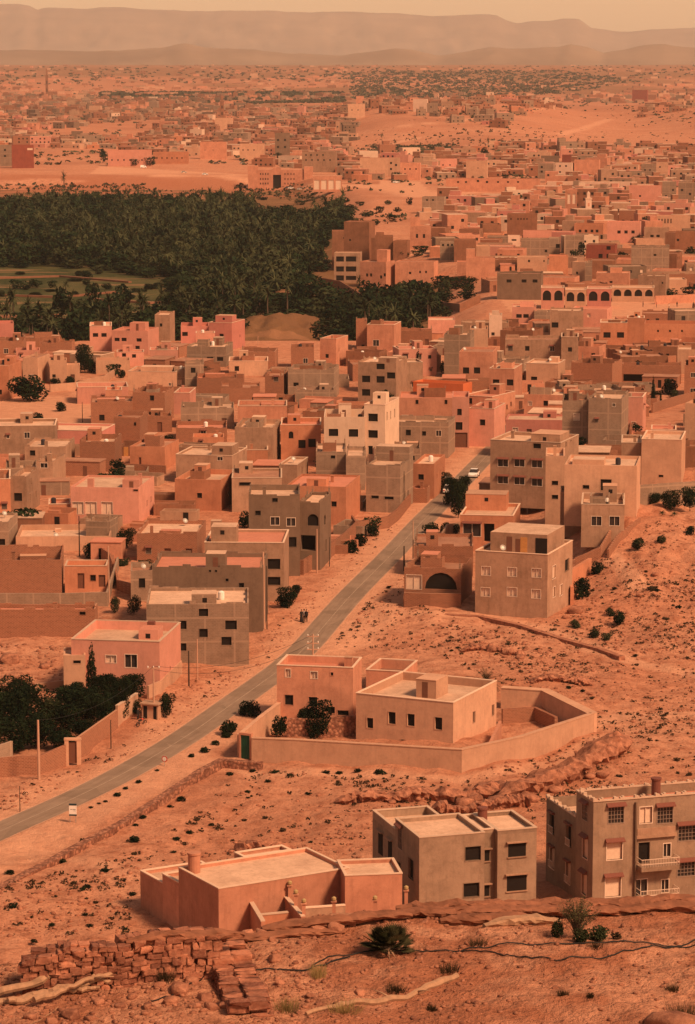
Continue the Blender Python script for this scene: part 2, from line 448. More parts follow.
# ------------------------------------------------------------------ object helpers
def tag(o, label=None, cat=None, group=None, kind=None):
    if label: o['label'] = label
    if cat: o['category'] = cat
    if group: o['group'] = group
    if kind: o['kind'] = kind
    return o
def empty(name, loc, rz=0):
    o = bpy.data.objects.new(name, None); col.objects.link(o)
    o.location = tuple(float(v) for v in loc); o.rotation_euler = (0, 0, rz); o.empty_display_size = .3
    return o
def mesh_np(name, V, Q, mats, parent=None, mi=None, smooth_=False, attr=None, uv=None):
    """V n x 3, Q m x k (k = 3 or 4) or list of faces"""
    me = bpy.data.meshes.new(name)
    V = np.asarray(V, np.float32)
    if isinstance(Q, np.ndarray) and Q.ndim == 2:
        m, k = Q.shape
        me.vertices.add(len(V)); me.vertices.foreach_set('co', V.ravel())
        me.loops.add(m * k); me.loops.foreach_set('vertex_index', Q.astype(np.int32).ravel())
        me.polygons.add(m)
        me.polygons.foreach_set('loop_start', np.arange(0, m * k, k, dtype=np.int32))
        me.polygons.foreach_set('loop_total', np.full(m, k, np.int32))
    else:
        me.from_pydata([tuple(map(float, v)) for v in V], [], [tuple(int(i) for i in f) for f in Q])
    for mt in (mats if isinstance(mats, (list, tuple)) else [mats]): me.materials.append(mt)
    if mi is not None: me.polygons.foreach_set('material_index', np.asarray(mi, np.int32))
    if smooth_: me.polygons.foreach_set('use_smooth', np.ones(len(me.polygons), bool))
    me.update(calc_edges=True)
    if attr is not None:
        nm, ty, data = attr
        at = me.attributes.new(nm, ty, 'POINT')
        at.data.foreach_set('color' if ty == 'FLOAT_COLOR' else 'value', np.asarray(data, np.float32).ravel())
    if uv is not None:
        l = me.uv_layers.new(name='UVMap')
        vi = np.zeros(len(me.loops), np.int32); me.loops.foreach_get('vertex_index', vi)
        l.data.foreach_set('uv', np.asarray(uv, np.float32)[vi].ravel())
    o = bpy.data.objects.new(name, me); col.objects.link(o)
    if parent: o.parent = parent
    return o
class MB:
    def __init__(s): s.v, s.f, s.m = [], [], []
    def quad(s, a, b, c, d, m=0):
        n = len(s.v); s.v += [a, b, c, d]; s.f.append((n, n + 1, n + 2, n + 3)); s.m.append(m)
    def box(s, x0, x1, y0, y1, z0, z1, m=0, top=None, bottom=True):
        n = len(s.v)
        s.v += [(x0, y0, z0), (x1, y0, z0), (x1, y1, z0), (x0, y1, z0), (x0, y0, z1), (x1, y0, z1), (x1, y1, z1), (x0, y1, z1)]
        fs = [(0, 1, 5, 4), (1, 2, 6, 5), (2, 3, 7, 6), (3, 0, 4, 7), (4, 5, 6, 7)] + ([(3, 2, 1, 0)] if bottom else [])
        for k, f in enumerate(fs):
            s.f.append(tuple(n + i for i in f)); s.m.append(top if (k == 4 and top is not None) else m)
    def tube(s, pts, rad, n=8, m=0, cap=True):
        pts = [np.array(p, float) for p in pts]; base = len(s.v)
        rad = rad if isinstance(rad, (list, tuple)) else [rad] * len(pts)
        for i, p in enumerate(pts):
            t = pts[min(i + 1, len(pts) - 1)] - pts[max(i - 1, 0)]; t = t / (np.linalg.norm(t) + 1e-9)
            a = np.cross(t, [0, 0, 1.0]);
            if np.linalg.norm(a) < .1: a = np.cross(t, [0, 1.0, 0])
            a /= np.linalg.norm(a); b = np.cross(t, a)
            for k in range(n):
                an = 2 * math.pi * k / n
                s.v.append(tuple(p + rad[i] * (math.cos(an) * a + math.sin(an) * b)))
        for i in range(len(pts) - 1):
            for k in range(n):
                s.f.append((base + i * n + k, base + i * n + (k + 1) % n, base + (i + 1) * n + (k + 1) % n, base + (i + 1) * n + k)); s.m.append(m)
        if cap:
            s.f.append(tuple(base + k for k in range(n))[::-1]); s.m.append(m)
            s.f.append(tuple(base + (len(pts) - 1) * n + k for k in range(n))); s.m.append(m)
    def build(s, name, mats, parent=None, smooth_=False):
        return mesh_np(name, s.v, s.f, mats, parent, s.m, smooth_)

def copy_tree(o, parent=None):
    c = o.copy(); col.objects.link(c); c.parent = parent
    for ch in list(o.children): copy_tree(ch, c)
    return c

# ------------------------------------------------------------------ world, sun, haze
w = bpy.data.worlds.new('World'); sc.world = w; w.use_nodes = True
nt = w.node_tree; nt.nodes.clear(); nb = NB(nt)
SUN_EL, SUN_AZ = R(46), R(133)      # azimuth clockwise from +Y: from the right, slightly behind the camera
sky = nb.n('ShaderNodeTexSky', sky_type='NISHITA', sun_disc=False, sun_elevation=SUN_EL, sun_rotation=SUN_AZ, altitude=700, dust_density=1.6, air_density=1.0)
tint = nb.mix(1.0, sky.outputs[0], (1.28, .72, .40), 'MULTIPLY')
bg = nb.n('ShaderNodeBackground', {'Color': tint, 'Strength': .115})
ow = nb.n('ShaderNodeOutputWorld'); nt.links.new(bg.outputs[0], ow.inputs[0])
sl = bpy.data.lights.new('sun', 'SUN'); sl.energy = 3.8; sl.angle = R(10); sl.color = (1, .645, .385)
so = bpy.data.objects.new('sun', sl); col.objects.link(so)
sd = Vector((math.sin(SUN_AZ) * math.cos(SUN_EL), math.cos(SUN_AZ) * math.cos(SUN_EL), math.sin(SUN_EL)))
so.rotation_euler = sd.to_track_quat('Z', 'Y').to_euler(); so.location = (200, 0, 400)
sc.view_settings.view_transform = 'Standard'; sc.view_settings.look = 'None'
sc.view_settings.exposure = 0.42; sc.view_settings.gamma = 1
sc.cycles.use_denoising = True
sc.cycles.max_bounces = 5; sc.cycles.diffuse_bounces = 3; sc.cycles.volume_bounces = 1
HAZE = 3.0e-5
if HAZE:
    b = MB(); b.box(-14000, 14000, -300, 38000, -12, 900)
    hz = b.build('haze', [], None)
    m, nt, out = newmat('dusty_air'); nbb = NB(nt)
    pv = nbb.n('ShaderNodeVolumePrincipled', {'Color': (1, .97, .92, 1), 'Density': HAZE, 'Anisotropy': .2})
    nt.links.new(pv.outputs[0], out.inputs['Volume']); hz.data.materials.append(m)
    tag(hz, kind='stuff'); hz['label'] = 'thin dusty haze over the whole valley'

# ------------------------------------------------------------------ ground sheet
def pip(px, py, poly):
    if np.ndim(px) == 0:
        r = False; x1, y1 = poly[-1]
        for x2, y2 in poly:
            if (y1 > py) != (y2 > py) and px < (x2 - x1) * (py - y1) / ((y2 - y1) or 1e-9) + x1: r = not r
            x1, y1 = x2, y2
        return r
    px = np.asarray(px, float); py = np.asarray(py, float)
    r = np.zeros(np.broadcast(px, py).shape, bool)
    n = len(poly)
    for i in range(n):
        (x1, y1), (x2, y2) = poly[i], poly[(i + 1) % n]
        c = ((y1 > py) != (y2 > py)) & (px < (x2 - x1) * (py - y1) / ((y2 - y1) or 1e-9) + x1)
        r ^= c
    return r
def G(l, **k): return np.array([gp(a, b, **k)[:2] for a, b in l])
TRACKS = [  # (pixel line, half width m)
    ([(-30, 880), (0, 862), (40, 842), (80, 820), (120, 798), (160, 778), (200, 762), (238, 762)], 2.4),
    ([(235, 762), (262, 775), (330, 772), (400, 776), (460, 778), (520, 768), (600, 742)], 1.2),
    ([(425, 560), (398, 590), (392, 615), (440, 618), (500, 618), (550, 630), (590, 648), (630, 660), (700, 672)], 1.6),
    ([(392, 615), (350, 640), (330, 650)], 2.5),
    ([(560, 735), (620, 715), (700, 712)], 1.5),
    ([(452, 395), (438, 375), (430, 360), (437, 350)], 2.5),
    ([(100, 455), (70, 440), (85, 415), (105, 400), (88, 388)], 4),
    ([(345, 180), (390, 187), (430, 196), (470, 190), (560, 187)], 14),
    ([(350, 268), (415, 255), (440, 250)], 4),
    ([(400, 128), (455, 122), (520, 113), (560, 108)], 5), ([(560, 135), (610, 120), (680, 112)], 4), ([(372, 150), (420, 137)], 5),
    ([(30, 860), (60, 858), (110, 870)], 1),
    ([(600, 545), (640, 590)], 1.2),
]
PATHPOLY = [[(500, 300), (700, 300), (700, 320), (520, 321)], [(100, 166), (240, 174), (420, 182), (430, 192), (330, 188), (200, 184), (90, 174)],
            [(-10, 398), (60, 396), (100, 405), (96, 440), (-10, 442)]]
FIELD = [(-80, 250), (60, 254), (190, 272), (215, 296), (205, 334), (60, 345), (-80, 345)]
FIELDG = G(FIELD)
def build_ground():
    Y = np.concatenate([np.arange(36, 76, .16), np.arange(76, 190, 1.6), np.arange(190, 560, .8), np.arange(560, 1300, 2.2),
                        np.arange(1300, 2600, 6), np.geomspace(2600, 36000, 280)])
    r = np.concatenate([np.linspace(-.36, -.15, 26)[:-1], np.linspace(-.15, .15, 300), np.linspace(.15, .36, 26)[1:]])
    X = Y[:, None] * r[None, :]
    out = np.linspace(0, 1, 10)[1:]; ex = (Y * .36)[:, None] + out[None, :] * (np.minimum(Y * 1.6 + 20, 13700) - Y * .36)[:, None]
    X = np.concatenate([-ex[:, ::-1], X, ex], 1); YY = np.repeat(Y[:, None], X.shape[1], 1)
    Z = ztd(X, YY)
    dr = seg_dist(X, YY, _CLs)
    Z = np.where((dr < 3.4) & (YY > 200), zt(X, YY) - .0, Z)
    zone = np.zeros(X.shape + (4,), np.float32); zone[..., 3] = 1
    nz = fbm(X * .35, YY * .25, 4, 77)
    p = (1 - sst(3.4, 7.6, dr + (nz - .5) * 5)) * .95
    for pts, hw in TRACKS:
        g = G(pts, plane=0.0) if pts[0][1] > 600 else G(pts)
        d = seg_dist(X, YY, g)
        p = np.maximum(p, (1 - sst(hw * .6, hw * 1.7, d + (nz - .5) * hw)) * .85)
    for poly in PATHPOLY:
        p = np.maximum(p, pip(X, YY, [tuple(a) for a in G(poly)]) * .8)
    zone[..., 0] = np.where(YY > 180, p, 0)
    zone[..., 1] = pip(X, YY, [tuple(a) for a in FIELDG]) * 1.0
    # grove floor: litter and undergrowth soil
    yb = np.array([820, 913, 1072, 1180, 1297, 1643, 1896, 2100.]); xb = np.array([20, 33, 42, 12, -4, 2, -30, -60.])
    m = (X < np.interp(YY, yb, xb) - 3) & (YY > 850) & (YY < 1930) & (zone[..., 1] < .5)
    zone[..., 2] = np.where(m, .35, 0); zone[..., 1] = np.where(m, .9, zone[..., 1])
    zone[..., 2] = np.maximum(zone[..., 2], np.where(YY < 72, sst(.5, .62, fbm(X * .5, YY * .5, 4, 41)) * .8, 0))
    zone[..., 2] = np.maximum(zone[..., 2], sst(62, 74, YY) * (1 - sst(170, 200, YY)) * .6)
    # plain: green belts far away
    fr = fbm(X * .0016, YY * .0011, 4, 51)
    far = sst(3500, 4600, YY)
    zone[..., 1] = np.maximum(zone[..., 1], far * sst(.42, .58, fr) * .75)
    zone[..., 2] = np.maximum(zone[..., 2], sst(2200, 4000, YY) * .45)
    zone[..., 1] = np.maximum(zone[..., 1], sst(6000, 10000, YY) * .6)
    bank = sst(1800, 1850, YY) * (1 - sst(1960, 2020, YY)) * (X < 20)
    zone[..., 2] = np.maximum(zone[..., 2], bank * sst(.42, .58, fbm(X * .02, YY * .05, 4, 63)) * .9)
    V = np.stack([X, YY, Z], -1).reshape(-1, 3)
    n, k = X.shape
    idx = np.arange(n * k).reshape(n, k)
    Q = np.stack([idx[:-1, :-1], idx[:-1, 1:], idx[1:, 1:], idx[1:, :-1]], -1).reshape(-1, 4)
    o = mesh_np('ground', V, Q, M_GROUND, smooth_=True, attr=('zone', 'FLOAT_COLOR', zone.reshape(-1, 4)))
    tag(o, kind='structure'); return o
build_ground()
# road
def ribbon(name, c, nrm, offs, mat, dz, kind='structure'):
    V, UV = [], []
    dist = np.r_[0, np.cumsum(np.hypot(*np.diff(c, axis=0).T))]
    for i in range(len(c)):
        for j, o_ in enumerate(offs):
            p = c[i] + nrm[i] * o_
            V.append((p[0], p[1], float(zt(p[0], p[1])) + dz)); UV.append((j / (len(offs) - 1), dist[i]))
    k = len(offs); n = len(c); idx = np.arange(n * k).reshape(n, k)
    Q = np.stack([idx[:-1, :-1], idx[:-1, 1:], idx[1:, 1:], idx[1:, :-1]], -1).reshape(-1, 4)
    return tag(mesh_np(name, V, Q, mat, uv=UV), kind=kind)
ribbon('road', CL, NRM, [-RW, -.8, .8, RW], M_ASPH, .05)
ribbon('road_centre_line', CL, NRM, [-.05, .05], simple('worn_line_paint', (.42, .30, .22), .9, nz=1, sc_=.7), .056)

# ------------------------------------------------------------------ mountains
def range_mesh(name, prof, Y0, depth, mat, seed):
    """prof: (px, py) skyline; a ridged massif Y0..Y0+depth"""
    px = np.linspace(-500, 1195, 420)
    sx = np.array([p[0] for p in prof]); sy = np.array([p[1] for p in prof])
    py = np.interp(px, sx, sy)
    yc = Y0 + depth * .55
    X = (px - PX) / F * yc
    hgt = H + (HZ - py) / F * yc
    hgt = hgt + (fbm(X * .004, X * 0, 4, seed) - .5) * 26
    v = np.linspace(0, 1, 60)
    V = []
    for i, t in enumerate(v):
        y = Y0 + depth * t
        s = np.where(t < .55, sst(0, .55, t) ** .8, 1 - .5 * sst(.6, 1, t))
        rid = (np.abs(fbm(X * .0022, np.full_like(X, y * .0006), 5, seed + 3) - .5) * 2)
        z = hgt * s - rid * hgt * .22 * math.sin(math.pi * min(t / .55, 1)) - 4 * (1 - s)
        V.append(np.stack([X * (y / yc), np.full_like(X, y), z], -1))
    V = np.array(V); n, k = V.shape[:2]; idx = np.arange(n * k).reshape(n, k)
    Q = np.stack([idx[:-1, :-1], idx[:-1, 1:], idx[1:, 1:], idx[1:, :-1]], -1).reshape(-1, 4)
    return tag(mesh_np(name, V.reshape(-1, 3), Q, mat, smooth_=True), kind='structure')
range_mesh('mountain_range', [(-500, 12), (-60, 6), (0, 5.5), (22, 5.5), (34, 7), (42, 11), (48, 9), (90, 10), (115, 8.5), (150, 10), (200, 12), (240, 12), (300, 13), (345, 13), (395, 14), (425, 17), (471, 15), (494, 16), (505, 22), (515, 24), (530, 22), (546, 22), (560, 20), (575, 20), (588, 28), (610, 31), (627, 32), (650, 30), (695, 28), (800, 30), (1200, 34)], 26000, 7000, M_MOUNT, 5)
range_mesh('foothills', [(-500, 52), (0, 50), (120, 50), (165, 47), (187, 43), (210, 48), (260, 51), (340, 55), (365, 52), (395, 48), (415, 50), (440, 56), (470, 52), (490, 49), (536, 49), (555, 48), (567, 45), (585, 48), (600, 53), (622, 49), (640, 45), (660, 44), (675, 46), (700, 48), (760, 44), (900, 50), (1200, 52)], 12000, 1800, M_MOUNT, 9)

# ------------------------------------------------------------------ houses
STY = dict(pk='pink', sa='salmon', pe='peach', cr='cream', mu='dark earthen', br='mud-brick', co='grey concrete-block', dg='dark grey rendered',
           rd='dark red', ta='tan', ro='rose pink', wh='whitewashed', gv='grey', og='bright orange', **{'or': 'orange'})
HOUSES = []
def bis(f, lo, hi, n=40):
    flo = f(lo)
    for _ in range(n):
        m = (lo + hi) / 2; v = f(m)
        if (v > 0) == (flo > 0): lo, flo = m, v
        else: hi = m
    return (lo + hi) / 2

class House:
    def __init__(s, style, xa, xb, xc, yb, yt, D=None, yaw=None, label=None, plane=None, world=None, name='house', cat='house', group=None):
        s.style, s.label, s.name, s.cat, s.group = style, label, name, cat, group
        s.opn = {'f': [], 'R': [], 'L': [], 'b': []}
        if world is not None:
            s.org, s.yaw, s.W, s.D, s.H = world
            s.side = 'R' if s.yaw >= 0 else 'L'
        else:
            left = D is not None and D < 0
            D = abs(D) if D else (10 if yb > 350 else 9)
            if yaw is None and 8 <= D <= 11 and yb > 300: D *= 1.3
            P = gp(xb, yb, plane=plane) if (plane is not None or yb > 880) and True else gp(xb, yb)
            if plane is None and yb > 880: P = gp(xb, yb, plane=0.0)
            u = lambda th: np.array([math.cos(th), -math.sin(th)])
            v = lambda th: np.array([math.sin(th), math.cos(th)])
            def px_at(q): return proj(q[0], q[1], P[2])[0]
            if yaw is None:
                if left: th = -bis(lambda t: px_at(P[:2] + D * v(-t)) - xa, -.4, 1.25)
                else: th = bis(lambda t: px_at(P[:2] + D * v(t)) - max(xc, xb), -.4, 1.25)
            else: th = R(yaw)
            s.yaw, s.D = th, D
            if left:
                s.W = bis(lambda t: px_at(P[:2] + t * u(th)) - xc, .5, 120); o = P[:2]
            else:
                s.W = bis(lambda t: px_at(P[:2] - t * u(th)) - xa, .5, 120); o = P[:2] - s.W * u(th)
            s.side = 'L' if left else 'R'
            s.H = bis(lambda t: proj(P[0], P[1], P[2] + t)[1] - yt, .3, 60)
            s.org = np.array([o[0], o[1], P[2]])
        s.u = np.array([math.cos(s.yaw), -math.sin(s.yaw), 0]); s.v = np.array([math.sin(s.yaw), math.cos(s.yaw), 0])
        c = s.org + s.u * s.W / 2 + s.v * s.D / 2
        s.c = c; s.s = pscale(*c)
        xs, ys = [], []
        for a in (0, s.W):
            for b in (0, s.D):
                for z in (0, s.H):
                    q = s.org + s.u * a + s.v * b; x, y = proj(q[0], q[1], q[2] + z); xs.append(x); ys.append(y)
        s.bb = (min(xs), min(ys), max(xs), max(ys))
        s.root = None
        HOUSES.append(s)
    def foot(s, m=0):
        return [tuple((s.org + s.u * a + s.v * b)[:2]) for a, b in ((-m, -m), (s.W + m, -m), (s.W + m, s.D + m), (-m, s.D + m))]
    def hit(s, px, py, face):
        d = ray(px, py); n = s.v if face == 'f' else s.u
        q0 = s.org + (s.u * s.W if face == 'R' else 0)
        c0 = np.array([0, 0, H]); t = np.dot(q0 - c0, n) / np.dot(d, n); q = c0 + d * t - s.org
        return (np.dot(q, s.u) if face == 'f' else np.dot(q, s.v)), q[2]
    def hitz(s, px, py, z):
        d = ray(px, py); t = (s.org[2] + z - H) / d[2]; q = np.array([0, 0, H]) + d * t - s.org
        return np.dot(q, s.u), np.dot(q, s.v)
    def win(s, txt):
        for it in [t.strip() for t in txt.split(';') if t.strip()]:
            face = 'f'
            if it[0] == 's': face = s.side; it = it[1:]
            a = it.split(',')
            x, y = float(a[0]), float(a[1]); ww = float(a[2]) if len(a) > 2 and a[2] else 1.1; hh = float(a[3]) if len(a) > 3 and a[3] else 1.15
            k = a[4] if len(a) > 4 else 'n'
            h_, z_ = s.hit(x, y, face)
            s.addwin(face, h_ - ww / 2, h_ + ww / 2, z_ - hh / 2, z_ + hh / 2, k)
        return s
    def addwin(s, face, u0, u1, z0, z1, k='n'):
        L = s.W if face in 'fb' else s.D
        z0 = max(z0, .05); z1 = min(z1, s.H - .25)
        if u0 < .12: u1 += .12 - u0; u0 = .12
        if u1 > L - .12: u0 -= u1 - L + .12; u1 = L - .12
        if u0 < .08 or z1 - z0 < .2 or u1 - u0 < .2: return
        for o in s.opn[face]:
            if u0 < o[1] + .1 and u1 > o[0] - .1 and z0 < o[3] + .1 and z1 > o[2] - .1: return
        s.opn[face].append((u0, u1, z0, z1, k))
    def rand_windows(s, r, dens=.7, faces='f'):
        fl = max(1, int(round((s.H - .6) / 3.05)))
        for face in faces:
            L = s.W if face in 'fb' else s.D
            n = max(1, int(L / 3.0))
            for f in range(fl):
                for i in range(n):
                    if r.random() > dens: continue
                    u = (i + .5 + r.uniform(-.15, .15)) * L / n; z = f * 3.05 + 1.75
                    sz = r.choice([.55, .8, 1.0, 1.1])
                    if f == 0 and r.random() < .3: s.addwin(face, u - .5, u + .5, .05, 2.1, 'd')
                    else: s.addwin(face, u - sz / 2, u + sz / 2, z - .5, z - .5 + sz * 1.1, r.choice('nnnfwhb'))
    def facegeo(s, mb, face, P, z1):
        """P(u, z, d): local point on this face at depth d inwards"""
        L = s.W if face in 'fb' else s.D
        us = sorted({0, L, *[a for o in s.opn[face] for a in o[:2]]}); zs = sorted({0, z1, *[a for o in s.opn[face] for a in o[2:4]]})
        if not s.opn[face]: mb.quad(P(0, 0, 0), P(L, 0, 0), P(L, z1, 0), P(0, z1, 0)); return
        for i in range(len(us) - 1):
            for j in range(len(zs) - 1):
                cu, cz = (us[i] + us[i + 1]) / 2, (zs[j] + zs[j + 1]) / 2
                if any(o[0] < cu < o[1] and o[2] < cz < o[3] for o in s.opn[face]): continue
                mb.quad(P(us[i], zs[j], 0), P(us[i + 1], zs[j], 0), P(us[i + 1], zs[j + 1], 0), P(us[i], zs[j + 1], 0))
        for a, b, c, d, k in s.opn[face]:
            dp = 1.6 if k == 'o' else .22
            mb.quad(P(a, c, 0), P(a, d, 0), P(a, d, dp), P(a, c, dp)); mb.quad(P(b, d, 0), P(b, c, 0), P(b, c, dp), P(b, d, dp))
            mb.quad(P(a, d, 0), P(b, d, 0), P(b, d, dp), P(a, d, dp)); mb.quad(P(b, c, 0), P(a, c, 0), P(a, c, dp), P(b, c, dp))
    def build(s, roof=None, par=None, coping=None, annex=(), extras=True, wallz=-1.2, stairs=None):
        r = random.Random(int(abs(s.org[0] * 31 + s.org[1] * 17)))
        W, D, Hh = s.W, s.D, s.H
        near = s.s > 3.6
        base = s.org.copy()
        root = s.root = empty(s.name, base, -s.yaw)
        wm = MW[s.style]
        if par is None: par = r.choice([.35, .5, .8, .9]) if near else .4
        par = min(par, Hh * .45)
        if roof is None: roof = {'pk': 'RRL', 'sa': 'RLM', 'ro': 'RL', 'or': 'RML', 'mu': 'M', 'br': 'MMD', 'pe': 'LRM', 'co': 'LLM', 'ta': 'LM', 'cr': 'L', 'dg': 'L', 'rd': 'L', 'wh': 'L', 'og': 'R', 'gv': 'L'}[s.style]; roof = r.choice(roof)
        zr = Hh - par
        faces = {'f': lambda u, z, d: (u, d, z), 'R': lambda u, z, d: (W - d, u, z), 'b': lambda u, z, d: (W - u, D - d, z), 'L': lambda u, z, d: (d, D - u, z)}
        flip = {'L'}
        if near and s.s < 9 and not s.opn['f'] and roof != 'D' and Hh > 2.6: s.rand_windows(r, .4, 'f')
        mb = MB()
        if s.opn['L']:   # windows on the left face are given along +v; mirror into the face's own direction
            s.opn['L'] = [(D - b, D - a, c, d, k) for a, b, c, d, k in s.opn['L']]
        for f in 'fRbL': s.facegeo(mb, f, faces[f], Hh)
        # foundations under the walls
        mb.box(0, W, 0, D, wallz, 0)
        wl = mb.build('wall', wm, root)
        t = .22
        mb = MB()   # inner side of the parapet and its top
        mb.quad((t, t, zr), (t, t, Hh), (W - t, t, Hh), (W - t, t, zr)); mb.quad((W - t, t, zr), (W - t, t, Hh), (W - t, D - t, Hh), (W - t, D - t, zr))
        mb.quad((W - t, D - t, zr), (W - t, D - t, Hh), (t, D - t, Hh), (t, D - t, zr)); mb.quad((t, D - t, zr), (t, D - t, Hh), (t, t, Hh), (t, t, zr))
        mb.quad((0, 0, Hh), (W, 0, Hh), (W - t, t, Hh), (t, t, Hh)); mb.quad((W, 0, Hh), (W, D, Hh), (W - t, D - t, Hh), (W - t, t, Hh))
        mb.quad((W, D, Hh), (0, D, Hh), (t, D - t, Hh), (W - t, D - t, Hh)); mb.quad((0, D, Hh), (0, 0, Hh), (t, t, Hh), (t, D - t, Hh))
        mb.build('parapet', wm, root)
        mb = MB(); mb.quad((t, t, zr), (W - t, t, zr), (W - t, D - t, zr), (t, D - t, zr)); mb.build('roof', MR[roof], root)
        if coping is None: coping = near and s.style in ('pk', 'sa', 'pe', 'cr', 'ro', 'ta', 'or') and r.random() < .55
        if coping:
            cm = MW['cr'] if s.style != 'cr' else MW['wh']
            mb = MB(); e = .05; z0, z1 = Hh + .003, Hh + .09
            mb.box(-e, W + e, -e, t, z0, z1); mb.box(-e, W + e, D - t, D + e, z0, z1); mb.box(-e, t, t + .003, D - t - .003, z0, z1); mb.box(W - t, W + e, t + .003, D - t - .003, z0, z1)
            mb.build('coping', cm, root)
        # openings
        for f in 'fRbL':
            P = faces[f]
            for a, b, c, d, k in s.opn[f]:
                nm = 'door' if k in 'dgo' else 'window'
                dp = 1.55 if k == 'o' else .2
                mat = {'n': M_DARK, 'd': M_DOORB, 'g': M_DOORG, 'w': M_SHUT, 'o': M_DARK, 'f': M_GLASS, 'h': M_GLASS, 'a': M_DARK, 'y': M_DOORO, 'k': M_SHUT, 'b': M_GLASS}[k]
                mb = MB(); mb.quad(P(a, c, dp), P(b, c, dp), P(b, d, dp), P(a, d, dp)); pane = mb.build(nm, mat, root)
                if k == 'a' or k in 'fhwkb' and near or (k == 'n' and s.s > 4.6):
                    mb = MB(); w_ = .07
                    def fb(u0, u1, z0, z1, q0=-.03, q1=.1):
                        p, q = P(u0, z0, q0), P(u1, z1, q1)
                        mb.box(min(p[0], q[0]), max(p[0], q[0]), min(p[1], q[1]), max(p[1], q[1]), z0, z1)
                    if k == 'a':
                        n0 = 8
                        for q in range(n0):   # arch ring filling the upper corners
                            t0, t1 = math.pi * q / n0, math.pi * (q + 1) / n0
                            cu, rr = (a + b) / 2, (b - a) / 2
                            u0, u1 = cu + rr * math.cos(t0), cu + rr * math.cos(t1); zz0, zz1 = d - rr + rr * math.sin(t0), d - rr + rr * math.sin(t1)
                            mb.quad(P(u0, zz0, .02), P(u1, zz1, .02), P(u1, d, .02), P(u0, d, .02))
                        mb.build('arch', wm, pane)
                        continue
                    fb(a, b, c - .08, c); fb(a, b, d, d + .08); fb(a - w_, a - .001, c - .08, d + .08); fb(b + .001, b + w_, c - .08, d + .08)
                    if k in 'fwh': fb((a + b) / 2 - .03, (a + b) / 2 + .03, c, d, .08, .14)
                    if k == 'b':
                        for q in range(1, 5): fb(a + (b - a) * q / 5 - .015, a + (b - a) * q / 5 + .015, c, d, .0, .03)
                        for q in range(1, 4): fb(a, b, c + (d - c) * q / 4 - .015, c + (d - c) * q / 4 + .015, .031, .06)
                    mb.build('frame', M_GRILLE if k == 'b' else M_FRAME if k != 'n' else wm, pane)
                    if k in 'hkb' :
                        mb = MB()
                        def slab(u0, u1, z0, z1):
                            n = len(mb.v); i0, i1 = P(u0, z0, -.35), P(u1, z0, -.35)
                            mb.v += [P(u0, z0, -.38), P(u1, z0, -.38), P(u1, z1, -.02), P(u0, z1, -.02), P(u0, z0 - .08, -.38), P(u1, z0 - .08, -.38), P(u1, z0 - .08, -.02), P(u0, z0 - .08, -.02)]
                            for fc in ((0, 1, 2, 3), (4, 5, 1, 0), (7, 6, 5, 4), (5, 6, 2, 1), (4, 0, 3, 7)): mb.f.append(tuple(n + i for i in fc)); mb.m.append(0)
                        slab(a - .18, b + .18, d + .16, d + .42)
                        mb.build('window_hood', M_HOOD, pane)
        # rooms on the roof
        for an in annex:
            xa, xb, yb, yt = an[:4]; dd = an[4] if len(an) > 4 else 3.0; stl = an[5] if len(an) > 5 else s.style
            if isinstance(xa, str): continue
            u1, v0 = s.hitz(xb, yb, zr); u0, _ = s.hitz(xa, yb, zr)
            v0 = min(max(v0, .25), max(D - 1.6, .3)); u0 = max(u0, .0); u1 = min(u1, W)
            if u1 - u0 < .4: continue
            q = s.org + s.u * u1 + s.v * v0; hz_ = bis(lambda tt: proj(q[0], q[1], s.org[2] + zr + tt)[1] - yt, .2, 20)
            s.room(root, u0, u1, v0, min(v0 + dd, D - .02 if D > v0 + .5 else v0 + .5), zr, zr + hz_, stl, r)
        if stairs is None: stairs = near and not annex and r.random() < .7
        if stairs and W > 4 and D > 5:
            a = r.uniform(.25, max(.3, W - 3.0)); b = D - 3.1 + r.uniform(-.5, .0)
            s.room(root, a, a + r.uniform(1.9, 2.6), b, D - .25, zr, Hh + r.uniform(.8, 1.7), s.style, r)
        if s.style in ('br', 'mu', 'co', 'dg', 'ta') and s.s > 2.6 and (extras or r.random() < .5) and not coping:
            mb = MB()   # continuous crest of uneven height round the roof edge
            def crest(P, L_):
                q = 0; 
                while q < L_ - .05:
                    st_ = min(r.uniform(.5, 2.4), L_ - q); e = .03 + r.choice([0, .03, .1, .2, .35, .0]) * r.uniform(.7, 1.2)
                    x0_, y0_, x1_, y1_ = P(q, q + st_); mb.box(x0_, x1_, y0_, y1_, Hh + .002, Hh + e); q += st_ + .0
            crest(lambda a, b: (a, .01, b, t - .01), W); crest(lambda a, b: (W - t + .01, t - .01 + a, W - .01, t - .01 + b), D - 2 * t + .02)
            crest(lambda a, b: (a, D - t + .01, b, D - .01), W); crest(lambda a, b: (.01, t - .01 + a, t - .01, t - .01 + b), D - 2 * t + .02)
            mb.build('uneven_coping', wm, root)
        if extras and near:
            if W > 5 and D > 6 and not annex and r.random() < .5:   # half-built walls on the roof
                a0, b0 = r.uniform(.3, W * .4), r.uniform(.4, D * .4); a1, b1 = a0 + r.uniform(2.2, W * .5), b0 + r.uniform(2.2, D * .5); a1 = min(a1, W - .3); b1 = min(b1, D - .3); hh_ = zr + r.uniform(.9, 2.2)
                mb = MB(); mb.box(a0, a1, b0, b0 + .18, zr, hh_); mb.box(a0, a0 + .18, b0 + .182, b1, zr, hh_ - r.uniform(0, .5)); mb.box(a1 - .18, a1, b0 + .182, b1, zr, hh_ - r.uniform(0, .3)); mb.build('roof_wall', MW[r.choice(['br', 'co', s.style, 'mu'])], root)
            k = r.random()
